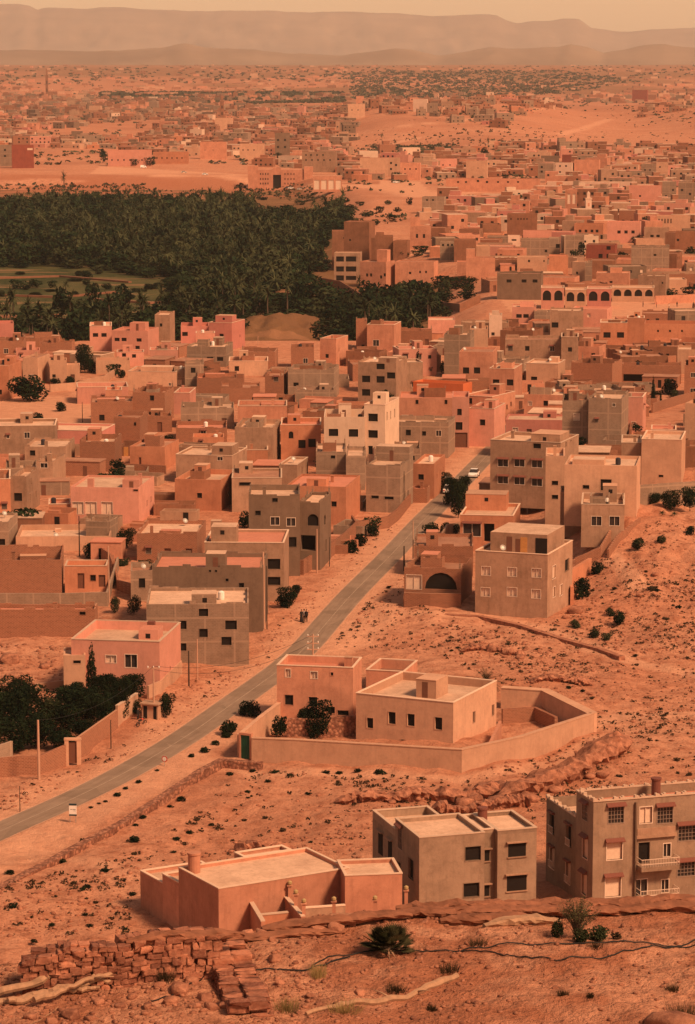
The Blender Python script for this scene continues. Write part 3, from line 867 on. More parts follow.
            if k < .17:
                mb = MB(); x, y = r.uniform(.8, W - .8), r.uniform(.8, D - 1.2)
                mb.tube([(x, y, zr), (x, y, zr + .5)], .03, 6); n = 10; c0 = np.array((x, y, zr + .85)); ax = np.array([.5, -.6, .55]); ax /= np.linalg.norm(ax)
                e1 = np.cross(ax, [0, 0, 1]); e1 /= np.linalg.norm(e1); e2 = np.cross(ax, e1)
                b0 = len(mb.v); mb.v.append(tuple(c0 - ax * .12))
                for ring, (rr, off) in enumerate(((.25, -.08), (.45, .02))):
                    for q in range(n): an_ = 2 * math.pi * q / n; mb.v.append(tuple(c0 + ax * off + rr * (math.cos(an_) * e1 + math.sin(an_) * e2)))
                for q in range(n):
                    mb.f.append((b0, b0 + 1 + q, b0 + 1 + (q + 1) % n)); mb.m.append(0)
                    mb.f.append((b0 + 1 + q, b0 + 1 + n + q, b0 + 1 + n + (q + 1) % n, b0 + 1 + (q + 1) % n)); mb.m.append(0)
                mb.build('satellite_dish', M_METAL, root)
            if .2 < k < .45:
                x, y = r.uniform(.8, W - .8), r.uniform(1.5, D - 1)
                mb = MB(); mb.tube([(x, y, zr), (x, y, zr + .2), (x, y, zr + 1.0), (x, y, zr + 1.15)], [.38, .42, .42, .2], 12); mb.build('water_tank', M_TANK if r.random() < .4 else M_WHITE, root)
            if .4 < k < .7:
                x, y = r.uniform(.5, W - 1), r.uniform(.5, D - 1)
                mb = MB(); mb.box(x, x + .5, y, y + .5, zr, Hh + .7); mb.box(x - .06, x + .56, y - .06, y + .56, Hh + .703, Hh + .8); mb.build('chimney', wm, root)
            if k > .6 and s.style in ('co', 'br', 'ta', 'dg', 'mu'):
                for q in range(r.randint(2, 4)):   # stub columns awaiting the next floor
                    x, y = r.choice([.15, W - .35]), r.choice([.15, D - .4, D / 2])
                    mb = MB(); e_ = Hh + r.uniform(.4, 1.0); mb.box(x, x + .22, y + q * .003, y + .22, Hh, e_); [mb.tube([(x + dx_, y + dy_, e_ - .05), (x + dx_ * 1.3, y + dy_, e_ + .7)], .012, 4) for dx_ in (.04, .18) for dy_ in (.05, .17)]; mb.build('column_stub', MW['co'], root)
        return s
    def room(s, root, u0, u1, v0, v1, z0, z1, stl, r):
        mb = MB(); t = .003
        mb.box(u0 + t, u1 - t, v0, v1, z0 - .02, z1, 0, top=1)
        o = mb.build('roof_room', [MW[stl], MR['L' if stl in ('pe', 'cr', 'co', 'ta', 'wh', 'dg') else 'R']], root)
        if u1 - u0 > 1.4 and z1 - z0 > 1.2 and s.s > 3.6:
            mb = MB(); a = (u0 + u1) / 2 + r.uniform(-.2, .2)
            if r.random() < .5: mb.box(a - .35, a + .35, v0 - .02, v0 + .05, z0, min(z0 + 1.9, z1 - .25)); mb.build('door', M_DOORB, o)
            else: mb.box(a - .3, a + .3, v0 - .02, v0 + .05, z1 - 1.1, z1 - .5); mb.build('window', M_DARK, o)
        if r.random() < .4: mb = MB(); e = .04; mb.box(u0 - e, u1 + e, v0 - e, v1 - .1, z1 + .003, z1 + .07); mb.build('coping', MW['pe'], o)
        return o

# rows: style | xa xb xc yb yt D | windows | roof | annexes | label
ROWS = '''
co|147 249 249 664 604 9|203.5,612.5,1.2,1;231,625,1.5,1.2;203.5,633,1.1,1.1;226.5,641,1.3,1.1;183,625,.9,1.1;183,647,.9,1|L|191 216 612 594 3|bare grey concrete-block house with an open roof terrace at the roadside bend
dg|153 263 268 632 568 9|179.5,597,.9,1,w;167.5,597,.9,1,w;227,580,.4,.4;241.5,587,.7,1.1;210,571,.3,.3;216,571,.3,.3|R|203 223 577 554 3|grey house with red roof floor just behind the bare concrete-block roadside house
ta|205 284 289 603 543 9|274,564,1.8,1.5;274,581,1.8,1.2|R|205 231 556 527 4;212 223 530 521 1.5|grey house with red roof floor and two wide dark windows one above the other
dg|249 300 300 576 496 9|275,500,.8,.6;258,513,.8,.7;275,521,1.3,1.2,f;291,522,1.3,1.2,f;291.5,542,1.5,1.5;260,532,1.4,.4|L||dark grey three-storey house with two cream framed windows beside the road
dg|300 320 331 570 503 8|313,520,1.7,1.8,a;306.5,543,2.3,2.4,o;s325,520,1.6,1.6,a;s326,545,1.2,1.8,n|L||grey house with an arched balcony opening, joined to the dark three-storey one
or|286 346 360 525 487 11|334,504,.9,.9|R|306 326 487 479 3|orange house with a wide red roof behind the arched balcony house
co|366 400 413 513 466 9|375,497,1.3,.5;389,498,1.6,.5;s404,478,1,1.3;s408,494,1.2,1.4;s405,494,.9,1|L|374 420 462 447 4|tall concrete-block house standing at the kerb with stepped roof storey
or|413 434 445 499 464 13|421,477,1,1;s437,476,.5,.9;s440,472,.5,.9;s443,469,.5,.9|L||orange house with pale roof at the road's edge by the parked vehicles
br|411 427 430 503 489 4||R||low brick shed against the orange roadside house
co|316 346 346 487 452 9|333,457,.8,.6|L||narrow grey concrete house in front of the cream three-storey one
co|346 365 366 490 456 8||L||
cr|324 365 365 468 417 10|353.5,433,1.8,1.5;333.5,432.5,1.8,1.4;333.5,447.5,1.8,1|D||cream house wing with an open dark-walled roof court
cr|364 385 399 468 405 9|373,417.5,1.9,1.5;373,434,1.9,1.5;370.5,450,.9,1.6;s387,416,.9,1.6;s390.5,415,.9,1.6;s394.5,413,.9,1.6|L|372 386 407 393 2.5|cream three-storey house with big dark windows and a roof tank
co|383 448 455 458 423 8||L|434 446 424 420 2|long blank concrete-block wall house below the arcade
co|374 420 420 470 449 8|412,458,1,.9|L|407 418 449 443 2.5|
sa|399 462 462 432 398 9|424,420.5,2,1.3,a;439,420.5,2,1.3,a;449,420.5,1.3,1.3,a;405,419,1.3,1.6,w;417,402,.6,.9;446,402,.6,.9|R||salmon house with a row of small dark arches
pk|452 469 469 448 397 8|459.5,412,.9,1.3;459,426,1.4,1.6;461,440,2.6,3,d|R||salmon house with a pink ground floor beside the plain pink block
pk|469 494 505 447 409 8||L||plain windowless pink block at the road's upper end
sa|463 492 515 425 397 12|s507,407,.7,1;s511,404,.7,1|R||salmon house with a long sunlit flank behind the plain pink block
og|413 463 472 404 384 5||L||low building with bright orange screen walls in pale frames
ta|358 396 407 407 363 9|380.5,366,1.9,1.5;366,379,1.9,1.5;380.5,379.5,1.9,1.5;391,375.5,1.9,1.4;366,392.5,1.9,1.5|L|374 400 366 358 3|unfinished khaki three-storey house with five square dark window holes
sa|367 394 401 352 325 8|376,343,1.6,1.6,f|R||salmon house with one pale framed window above the brick terrace
br|356 367 367 350 322 8|363,346,.8,.8|M||
br|394 432 432 347 331 7|||421 432 332 329 3|
co|444 470 474 378 335 8||L||tall blank grey tower-like house beside the sloping alley
sa|459 493 497 387 352 9|466,370.5,1.5,1.5;477,370.5,1.5,1.5|M||salmon-brown house with two square dark windows beside the tall grey blank one
pe|470 488 488 352 329 8||L||
pk|428 455 455 333 320 8||L||
wh|489 502 502 340 315 7|493,334,.9,.9,f|L|492 499 316 311 2|small whitewashed tower house with one framed window
sa|489 514 522 402 369 9|496,382.5,1.5,1.4;510,382.5,1.5,1.4;s518,380,.6,1|L||salmon house with two dark windows and a pale parapet below the brown one
pe|526 558 565 387 364 8|534,380,1.5,1.6;s562,375,.6,1|L||
ta|505 561 561 368 340 8||M|520 528 341 337 2|wide blank tan house with one small box on its roof
ta|561 578 578 370 337 8|570,349.5,1,1.1|M||
or|600 627 627 349 323 8|607,335,1.9,1.5;620.5,335,1.9,1.5|L||vivid orange house with two dark windows and a white roof edge
or|627 644 644 349 318 7||L|634 640 318 312 2|taller blank orange block with a black side line
or|644 700 700 345 324 8|658,331,.5,.6;670,331,.5,.6;682,331,.5,.6|R||long orange house stretching to the picture's edge
ta|550 583 583 337 311 8|555,325,1.9,1.5;561,325,1.9,1.5|L||
pk|512 536 536 324 307 8|519,316,1.6,1.1;526,316,1.6,1.1|L|520 534 307 302 3|
co|534 550 550 326 312 7||L||
ta|475 547 572 619 555 13|486,571,1.3,1.2,w;512,572,1.3,1.2,w;536.5,573,1.3,1.2,w;485.5,592,1.3,1.2,w;512,592,1.4,1.2,w;536,594,1.3,1.2,w;s554,572,1.8,1.8,w;s561,590,1.5,1.5,w;s554,592,1.3,1.4,w;s567,565,2.2,1.7,n|L|484 547 554 535 9|large corner house of tan blocks with six pale shuttered windows
br|404 461 472 608 570 8|441,581,4.6,2.4,a;455,581,1.8,2.4,n;414,582,2.2,2,w|M||brick garage house with a wide dark arched opening
br|414 473 473 577 547 9|||M|426 438 547 532 2.5|
or|460 513 520 552 516 10|472,530,2.8,2,h;489,533,1.7,3,o;501,533,2.2,3,o|L|462 506 511 495 6|orange-banded roadside house with open dark ground floor and red roof storey
ta|490 560 578 503 443 9|503,463,1.8,1.2,h;519.5,463,1.8,1.2,h;537,464,1.8,1.2,h;503,480,1.8,1.2,h;519.5,481,1.8,1.2,h;537,482.5,1.8,1.2,h;552,451,1.3,1;537,445,1.4,1.2;s566,443,.6,1.2;s571,438,.6,1.2|L|528 560 443 435 6|tan three-storey house with two rows of hooded dark windows
pe|545 564 564 523 456 8|555,483,1,.7;555,497,1,.7|L||
pe|564 636 640 520 466 9|586,487,1,.6;606,485,1.7,1.8|L|572 604 466 460 4|broad blank peach house with a pale flat roof behind the low villa
ta|581 624 624 540 505 9|596.5,521,1.5,1.4,f;614.5,521,1.5,1.4,f|L||low tan villa with two white framed windows and a blue-black stair
ta|560 583 583 530 494 6|572,511,2,2,o|L||small porch block with a dark opening beside the low villa
pe|641 681 685 482 440 9|661,476,.8,.4|L|628 641 452 440 6|peach house with pale roof slabs above the long grey wall
ta|621 641 641 478 443 8||L||
pe|620 600 600 1 1 1|||
co|588 621 628 446 399 9||L|596 602 399 393 2|tall bare concrete-block house with visible columns
co|562 588 588 443 401 8||R||
br|571 612 622 388 364 8||D||open-topped red-brown brick enclosure with high walls
br|622 681 681 384 366 7|640,378,8,1.8,o|M||brick shed with a long dark opening
pk|651 676 676 443 430 7||R||
br|684 730 730 397 366 8|693,375,1,1,f;693,391,1.2,1.2,f|R||brick-red house with white trimmed windows at the picture's edge
pe|677 730 730 375 350 8||L||
pk|71 139 154.5 524 488 11|78,508,1.9,2,w;91,508,1.9,2,w;107,508,1.9,2,w;118,508,1.9,2,w;136,490,.8,.4;s147,503,.9,.9;s151,499,.9,.9|L|86 92 490 479 1;122 139 488 480 3|large pink house with a row of pale garage doors
or|49 71 71 522 504 6||R||
ta|11 27 40 515 477 9|18,497,1.4,1.4;s30,497,.8,1.2;s36,494,.8,1.2;s31,481,.8,1.2|L||tan two-storey house with three small dark side windows
or|-25 11 11 516 479 9||M||
co|-25 9 18 550 523 8|2,542,1,1|L||
pe|16 110 113 551 536 12|||55 61 532 529 1|long low peach house with a wide pale roof
co|86 110 118 546 522 5||L||
br|-12 62 64 592 560 12||D|20 46 560 556 4|wide roofless mud-brick enclosure at the left edge
or|65 107 109 592 566 5|81,581,1,2.3,d;93,578,.8,.9,n;102,581,1,1.8,d|L||small orange house with two dark doors and a pale roof edge
br|-12 95 98 637 610 4|82.5,612,.8,.8|R||long low mud-brick house below the grey wall
co|131 154 154 600 571 6|142,583,.9,1.4|M||
br|137 197 206 562 534 10|||L|160 180 534 531 2;150 153 534 526 .5|squat mud-brick house with a pale patch on its roof
or|175 221 238 511 480 10|199.5,495.5,.9,.9;s228,492,.9,1.6;s234,488,.9,1.6|L||orange house with one small window and a tan flank
ta|232 282 282 512 478 9|245,484,2,.6|M||
ta|279 297 308 493 465 8|s302,470,.7,1.3;s306,480,.7,1.3|L||
ta|235 273 280 466 428 10|s276,432,.9,1.3;s277,450,.9,1.3|L||
or|281 321 321 461 425 9|291,435,.9,1.4,a;302,444,1.4,1.6;312,443,1.4,1.6|R||orange house with one arched and two grated windows
ta|176 232 247 484 456 9|220,458,1,.9,f;s244,452,.5,.8|L|210 234 458 446 5|tan house with a little white framed window under a raised roof room
or|246 268 268 470 450 8||M||
co|181 234 234 428 408 8||L||
sa|238 287 287 430 406 8||M|261 287 406 404 4|
br|176 227 227 442 428 9||R||
or|193 224 224 450 437 6||R||
co|288 334 339 400 370 9|296,384.5,1.2,.9|M||
co|296 334 334 406 390 6||R||
sa|320 336 348 367 339 8|327,356,.9,1;s339,350,.6,.9|R||
br|291 314 314 368 347 7|||300 314 347 343 3|
br|240 275 278 370 352 8||M||
pe|229 268 268 376 361 8||R||
ro|181 209 209 348 326 9|185,334,1.5,1.1|R||
ro|209 232 245 350 323 9|221.5,336,1.2,1.2;218,343,2,.8;s240,336,.7,.8|R|214 232 324 316 4|rose pink house with a small roof tower at the grove's edge
pk|196 215 215 353 333 5||R||
co|187 226 233 367 347 8|210,359,1.6,1;220,359,1.6,1|L||
pk|90 112 112 352 326 9|95.5,335,1.4,1;104,335,1.4,1|L||
pk|112 148 159 355 331 9|117,339.5,1.4,.9;124,339.5,1.4,.9;139,340,1.4,.9;137.5,347.5,1.2,.9|R|129 145 331 323 4|pink villa with a roof storey at the edge of the fields
ta|155 170 175 342 315 8|161,325,.7,.9;s173,324,.6,.9;s173,333,.6,.9|L||tan three-storey tower house beside the pink villa
pk|117 144 144 366 352 6|124,355,1,.9;134,356,1,.9|R||
pk|150 178 178 366 350 7|164,358,1.4,.9|R||
pe|96 130 130 374 360 7||R||
pe|128 176 184 391 372 9||M|140 172 372 367 4|
pe|23 38 50 385 358 8||M||
pe|50 67 67 384 360 6|54,376,.8,.8|M||
pe|67 80 80 383 365 5||M||
or|-22 9 22 400 366 10||M||
br|-15 24 26 358 341 8||M||
pk|16 40 40 362 350 7||M||
br|40 72 75 358 343 6||M||
br|91 133 133 426 402 8|||97 125 402 399 3|
sa|106 122 122 408 390 6||R||
br|133 165 174 424 393 9|152,398,.9,1.1|M||
br|114 140 148 443 418 9|135,424,.5,.7|M||
br|148 172 172 432 416 6||M||
br|80 115 122 468 442 9||L|||brown brick house with a pale flat roof beside the sandy plot
ta|25 66 75 472 447 9|32.5,453,1,1|L|44 47 449 441 .6|tan house with one dark window facing the sandy plot
ta|37 53 66 492 462 8|44,465,1.3,1,f|L|47 51 462 454 1|
co|6 37 37 484 468 8||L||
or|130 165 179 470 447 9|140,462,.5,1.8,d|M|||red-brown house with a slit door and low parapets
br|197 237 237 396 378 8|||R|205 225 378 374 3|
br|221 260 260 404 388 8|254,399,.9,.8|M||
br|265 283 288 400 376 8||M||
co|174 185 185 390 370 7||L||
co|185 204 204 391 364 7||L||
pk|174 190 196 414 393 8||R||
'''
def parse_rows():
    for line in ROWS.strip().splitlines():
        p = line.split('|')
        v = [float(t) for t in p[1].split()]
        if v[4] < 5: continue
        D = v[5] if len(v) > 5 else None
        wins, roof = p[2], (p[3] if len(p) > 3 else '')
        rest = p[4:]
        ann, lab = '', ''
        for q in [roof] + rest:
            q = q.strip()
            if not q: continue
            if q[0].isdigit() and ' ' in q: ann = q
            elif len(q) > 2: lab = q
        roof = roof.strip() if roof.strip() in ('L', 'R', 'M', 'D') else None
        if roof is None:
            for q in rest:
                if q.strip() in ('L', 'R', 'M', 'D'): roof = q.strip()
        h = House(p[0].strip(), *v[:5], D=D, label=lab or None)
        h.win(wins); h.spec = (roof, [tuple(float(t) for t in a.split()) for a in ann.split(';') if a.strip()])
        h.par = 1.7 if roof == 'D' else None
        h.traced = True
parse_rows()
for h in HOUSES: h.build(roof=h.spec[0], annex=h.spec[1], par=h.par)
for h in HOUSES:
    if h.label and h.label.startswith('large corner house'):
        zr = h.H - [q for q in [h.par, .5] if q][0]; rm = [c for c in h.root.children if c.name.startswith('roof_room')][0]
        vs = [v.co for v in rm.data.vertices]; v0 = min(v.y for v in vs); z0 = min(v.z for v in vs); x0 = min(v.x for v in vs)
        for dx, w_, m_ in ((2.4, .8, M_DOORB), (4.4, 1.0, M_DOORO), (6.6, 1.7, M_DARK)):
            mb = MB(); mb.box(x0 + dx, x0 + dx + w_, v0 - .03, v0 + .05, z0 + .05, z0 + 2.2); mb.build('door', m_, rm)
# ------------------------------------------------------------------ hand built houses near the viewer
def LB(mb, x0, x1, y0, y1, z0, z1, m=0, top=None): mb.box(x0, x1, y0, y1, z0, z1, m, top)
def par_ring(mb, x0, x1, y0, y1, z0, z1, t=.2, m=0):
    mb.box(x0, x1, y0, y0 + t, z0, z1, m); mb.box(x0, x1, y1 - t, y1, z0, z1, m)
    mb.box(x0, x0 + t, y0 + t, y1 - t, z0, z1, m); mb.box(x1 - t, x1, y0 + t, y1 - t, z0, z1, m)

# right apartment block
h = House('gv', 541, 592, 745, 917, 802, -11.8, yaw=-17, label='three-storey tan apartment block with wavy parapets, red window hoods and railed balconies', name='apartment_block', cat='apartment block')
WS = '616,815,1.5,1.5,b;614.5,851,1.5,1.6,k;613,887,1.5,1.8,k;646,815,1.2,1.5,w;665,815,1.5,1.5,b;687,833,1.7,1.4,b;686,869,1.7,1.3,b;644,853,1.1,2.0,n;667,850,.7,1.2,f;641,889,1.2,1.8,f;665,886,.7,1.2,f'
h.win(WS)
h.win('s552,824,1.2,1.9,n;s569,836,1.2,2,n;s585,812,1.3,1.5,b;s585,848,1.2,1.9,k;s552,858,1.1,2,w;s568,873,1.1,2,w;s584,884,1.2,2,k')
FULL_D = 11.8; CUT = 4.2; sideL = list(h.opn['L'])
h.D = CUT; h.opn['L'] = [t for t in sideL if t[1] < CUT - .1]
h.build(roof='R', par=.8, coping=False, extras=False, stairs=False)
rt = h.root
hr = House('gv', 0, 0, 0, 0, 0, world=(h.org + h.v * (CUT + .004), h.yaw, h.W, FULL_D - CUT, h.H - 2.5)); HOUSES.remove(hr); hr.side = 'L'
for t in sideL:
    if t[0] > CUT + .1: hr.addwin('L', t[0] - CUT, t[1] - CUT, t[2], t[3], t[4])
hr.build(roof='L', par=1.0, coping=False, extras=False, stairs=False)
for ch in list(hr.root.children): ch.parent = rt; ch.location = (0, CUT + .004, 0)
bpy.data.objects.remove(hr.root); rearL = list(hr.opn['L'])
def wavy(mb, xs, y0, y1, z, axis='x', amp=.35):
    """scalloped cream parapet crest"""
    n = len(xs) - 1
    for i in range(n):
        a, b = xs[i], xs[i + 1]; hh = amp if i % 2 == 0 else .12
        steps = 5
        for k in range(steps):
            t0, t1 = a + (b - a) * k / steps, a + (b - a) * (k + 1) / steps
            e = hh * (1 if i % 2 else (.35 + .65 * abs(math.cos(math.pi * (k + .5) / steps))))
            if axis == 'x': mb.box(t0, t1, y0, y1, z + .002, z + .002 + e)
            else: mb.box(y0, y1, t0, t1, z + .002, z + .002 + e)
mb = MB(); wavy(mb, np.linspace(-.06, h.W, 16), -.08, .26, h.H); wavy(mb, np.linspace(.27, h.D, 5), -.08, .26, h.H, 'y'); wavy(mb, np.linspace(.3, h.W, 15), h.D - .26, h.D + .003, h.H, 'x', .3); mb.build('parapet_crest', MW['cr'], rt)
mb = MB(); wavy(mb, np.linspace(h.D + .01, FULL_D, 8), -.08, .26, h.H - 2.5, 'y'); mb.build('parapet_crest', MW['cr'], rt)
mb = MB(); x0, _ = h.hit(637, 820, 'f'); x1, _ = h.hit(675, 820, 'f'); _, zb = h.hit(656, 838, 'f')
mb = MB(); mb.box(x0 - .25, x0 - .1, -.28, -.01, 0, h.H - .3); mb.build('drain_pipe', MW['dg'], rt)
for zf, nm in ((h.hit(650, 866, 'f')[1], 0), (h.hit(650, 897, 'f')[1], 1)):
    mb = MB(); mb.box(x0, x1, -1.25, -.005, zf - .15, zf + .25); bal = mb.build('balcony', MW['gv'], rt)
    mb = MB()
    for zz in (.5, .95): mb.box(x0, x1, -1.24, -1.2, zf + zz, zf + zz + .05); mb.box(x0, x0 + .04, -1.199, -.01, zf + zz, zf + zz + .05); mb.box(x1 - .04, x1, -1.199, -.01, zf + zz, zf + zz + .05)
    k = x0
    while k < x1: mb.box(k + .05, k + .075, -1.23, -1.205, zf + .25, zf + .95); k += .16
    mb.build('railing', M_FRAME, bal)
zt0 = h.hit(640, 838, 'f')[1]
mb = MB(); mb.box(x0 - .1, x1 + .1, -.3, -.004, zt0, zt0 + .28); mb.box(x0, x1, -.16, -.006, zt0 + .283, zt0 + .9); mb.build('bay_sill', MW['ta'], rt)
mb = MB(); mb.tube([(7.2, 2.6, h.H - .8), (7.2, 2.6, h.H + .9), (7.2, 2.6, h.H + .95), (7.2, 2.6, h.H + 1.1)], [.42, .42, .5, .5], 16); mb.build('chimney', M_HOOD, rt)
for (a, b, c, d, k) in rearL:
    if k in 'nw':
        # french balcony rails on the shaded side
        mb = MB(); v0, v1 = CUT + hr.D - b, CUT + hr.D - a
        mb.box(-.2, -.16, v0, v1, c + .75, c + .8); mb.box(-.2, -.16, v0, v1, c + .1, c + .15)
        q = v0
        while q < v1 - .02: mb.box(-.19, -.17, q, q + .03, c + .151, c + .749); q += .15
        mb.build('window_rail', M_FRAME, rt)
        mb = MB(); mb.box(-.3, -.01, v0 - .15, v1 + .15, d + .12, d + .3); mb.build('window_hood', M_HOOD, rt)

# grey apartment house in the middle
h = House('gv', 395, 419, 484, 925, 838, -7, yaw=-17, label='grey two-storey house with pale flat roofs and a red roof cylinder, lower side wing', name='grey_villa')
h.win('473,853.5,1.5,1.3;471.5,890,1.5,1.3;s400,838,1.2,2.0,b;s399,871,1.0,1.7,n;s411,869,1.5,1.9,n')
h.build(roof='L', par=.35, coping=True, extras=False, stairs=False)
rt = h.root; w0 = h.W
def local_box_house(root, style, x0, x1, y0, y1, z1, par, wins=(), roof='L', zb=-1):
    mb = MB(); zr = z1 - par
    mb.box(x0, x1, y0, y1, zb, zr); wl = mb.build('wing', MW[style], root)
    mb = MB(); par_ring(mb, x0, x1, y0, y1, zr + .002, z1); mb.build('parapet', MW[style], wl)
    mb = MB(); mb.quad((x0 + .2, y0 + .2, zr + .004), (x1 - .2, y0 + .2, zr + .004), (x1 - .2, y1 - .2, zr + .004), (x0 + .2, y1 - .2, zr + .004)); mb.build('roof', MR[roof], wl)
    mb = MB(); par_ring(mb, x0 - .05, x1 + .05, y0 - .05, y1 + .05, z1 + .003, z1 + .1, .3); mb.build('coping', MW['cr'], wl)
    for face, u0, u1, z0, zz1 in wins:
        mb = MB()
        if face == 'f': mb.box(u0, u1, y0 - .015, y0 + .05, z0, zz1)
        else: mb.box(x0 - .015, x0 + .05, u0, u1, z0, zz1)
        p = mb.build('window', M_DARK, wl)
        mb = MB()
        if face == 'f':
            mb.box(u0 - .2, u1 + .2, y0 - .35, y0 - .005, zz1 + .12, zz1 + .22)
            ms = MB(); ms.box(u0 - .1, u1 + .1, y0 - .12, y0 - .004, z0 - .12, z0 - .02); ms.build('window_sill', MW['ta'], p)
        else: mb.box(x0 - .3, x0 - .005, u0 - .15, u1 + .15, zz1 + .12, zz1 + .22)
        mb.build('window_hood', MW['ta'], p)
    return wl
xw0 = h.hit(498, 860, 'f')[0]; xw1 = h.hit(537, 860, 'f')[0]
local_box_house(rt, 'gv', xw0, xw1, .15, 6.6, h.H + .003, .35, [('f', (xw0 + xw1) / 2 - .85, (xw0 + xw1) / 2 + .85, h.H - 2.5, h.H - 1.3), ('f', (xw0 + xw1) / 2 - .95, (xw0 + xw1) / 2 + .95, h.H - 5.7, h.H - 4.3)])
local_box_house(rt, 'gv', w0 + .002, xw0 - .002, .9, 6.4, h.H - .006, .3, [('f', w0 + .35, xw0 - .5, h.H - 2.9, h.H - 1.9), ('f', w0 + .35, xw0 - .5, h.H - 6.2, h.H - 5.2)])
local_box_house(rt, 'gv', .02, 5.5, 7.003, 14, h.H - 1.0, .7, [('L', 8.0, 9.2, h.H - 4.6, h.H - 2.5), ('L', 10.8, 12.2, h.H - 4.6, h.H - 2.5), ('L', 8.2, 9.4, h.H - 7.6, h.H - 6.0)])
mb = MB(); mb.tube([(w0 + .2, .8, 0), (w0 + .2, .8, h.H - .1)], .09, 8); mb.build('drain_pipe', M_BLACK, rt)
cx, cy = h.hitz(481, 816, h.H)
mb = MB(); mb.tube([(cx, 5.2, h.H - .4), (cx, 5.2, h.H + .75), (cx, 5.2, h.H + .78), (cx, 5.2, h.H + .95)], [.45, .45, .52, .52], 16); mb.build('chimney', M_HOOD, rt)

# smooth pink courtyard house at the foot of the slope
h = House('sa', 174, 219, 349, 956, 889, -7.7, yaw=-30, label='smooth salmon courtyard house with a pale roof, stepped flank and a round chimney stub', name='courtyard_house')
h.build(roof='L', par=.28, coping=True, extras=False, stairs=False)
rt = h.root
local_box_house(rt, 'sa', .02, 6.5, 7.703, 11.0, h.H - 1.4, .3)
local_box_house(rt, 'sa', .04, 6.3, 11.003, 15.6, h.H - 2.25, .3)
mb = MB(); mb.tube([(1.0, 6.6, h.H - .3), (1.0, 6.6, h.H + 1.35), (1.0, 6.6, h.H + 1.38), (1.0, 6.6, h.H + 1.55)], [.55, .55, .62, .62], 16, m=0); mb.build('chimney', MW['sa'], rt)
local_box_house(rt, 'sa', 6.6, 11.5, 7.703, 9.6, h.H + .0, .28)
# courtyard walls, small annexe and its lamps on posts
h2 = House('sa', 345, 345, 402, 945, 876, -5, yaw=-8, label='small blank salmon annexe with a thin parapet beside the lamp posts', name='annexe')
h2.build(roof='L', par=.3, coping=True, extras=False, stairs=False)
def pwall(name, pts, top, base, style, label, t=.3, below=1.2, zb=None, cat='wall', cop=None, parts=True, plane=None, group=None):
    """wall along photo points lying on the ground; top: height in metres"""
    P = [gp(a, b, plane=plane if plane is not None else (0.0 if b > 880 else None)) for a, b in pts]
    org = P[0].copy(); root = empty(name, org, 0)
    tag(root, label, cat, group)
    tops = top if isinstance(top, (list, tuple)) else [top] * len(P)
    mb = MB(); mc = MB()
    # mitred outline
    N = []
    for i, p in enumerate(P):
        a = P[max(i - 1, 0)][:2]; b = P[min(i + 1, len(P) - 1)][:2]
        if 0 < i < len(P) - 1:
            d1 = (p[:2] - a) / (np.linalg.norm(p[:2] - a) + 1e-9); d2 = (b - p[:2]) / (np.linalg.norm(b - p[:2]) + 1e-9)
            d = d1 + d2; d /= np.linalg.norm(d) + 1e-9; c = max(.35, abs(np.dot(d, d1)))
        else: d = (b - a) / (np.linalg.norm(b - a) + 1e-9); c = 1
        N.append(np.array([d[1], -d[0]]) / c)
    def ring(mbx, off, z0s, z1s):
        base_i = len(mbx.v)
        for p, n, z0, z1 in zip(P, N, z0s, z1s):
            l = p - org; a = l[:2] + n * off; b = l[:2] - n * off
            mbx.v += [(a[0], a[1], l[2] + z0), (a[0], a[1], l[2] + z1), (b[0], b[1], l[2] + z1), (b[0], b[1], l[2] + z0)]
        for i in range(len(P) - 1):
            k = base_i + 4 * i
            for j in range(4): mbx.f.append((k + j, k + 4 + j, k + 4 + (j + 1) % 4, k + (j + 1) % 4)); mbx.m.append(0)
        mbx.f.append((base_i, base_i + 1, base_i + 2, base_i + 3)); mbx.m.append(0)
        e = base_i + 4 * (len(P) - 1); mbx.f.append((e + 3, e + 2, e + 1, e)); mbx.m.append(0)
    ring(mb, t / 2, [-below] * len(P), tops)
    mb.build('wall_face', MW[style] if isinstance(style, str) else style, root)
    if cop: ring(mc, t / 2 + .05, [q + .003 for q in tops], [q + .1 for q in tops]); mc.build('coping', MW[cop], root)
    return root
for k, (pts, hh, lb, st) in enumerate([
        ([(250, 921), (263, 943)], 1.9, 'sloping salmon court wall nearest the pink roofed house corner', 'sa'),
        ([(286, 918), (303, 938)], 1.9, 'salmon court wall between the two paved yards', 'sa'),
        ([(257, 931), (288, 928)], 1.4, 'rear red wall of the narrow paved yard', 'or'),
        ([(303, 926), (345, 923)], 1.6, 'low tan wall of the wider paved yard', 'ta')]):
    pwall('court_wall', pts, hh, 0, st, lb, cop='cr', plane=2.4, below=3.9)
def lamp(px, py, lab):
    p = gp(px, py + 62, 0.0)
    o = empty('garden_lamp', p); tag(o, lab, 'garden lamp', 'round lamps on the courtyard posts')
    hh = bis(lambda t: proj(p[0], p[1], t)[1] - py, .5, 12)
    mb = MB(); mb.box(-.15, .15, -.15, .15, -.3, hh - .25); mb.box(-.24, .24, -.24, .24, hh - .248, hh - .18); mb.build('post', MW['sa'], o)
    mb = MB(); mb.tube([(0, 0, hh - .177), (0, 0, hh - .05), (0, 0, hh + .12), (0, 0, hh + .22)], [.12, .2, .2, .08], 10); mb.build('shade', M_YEL, o)
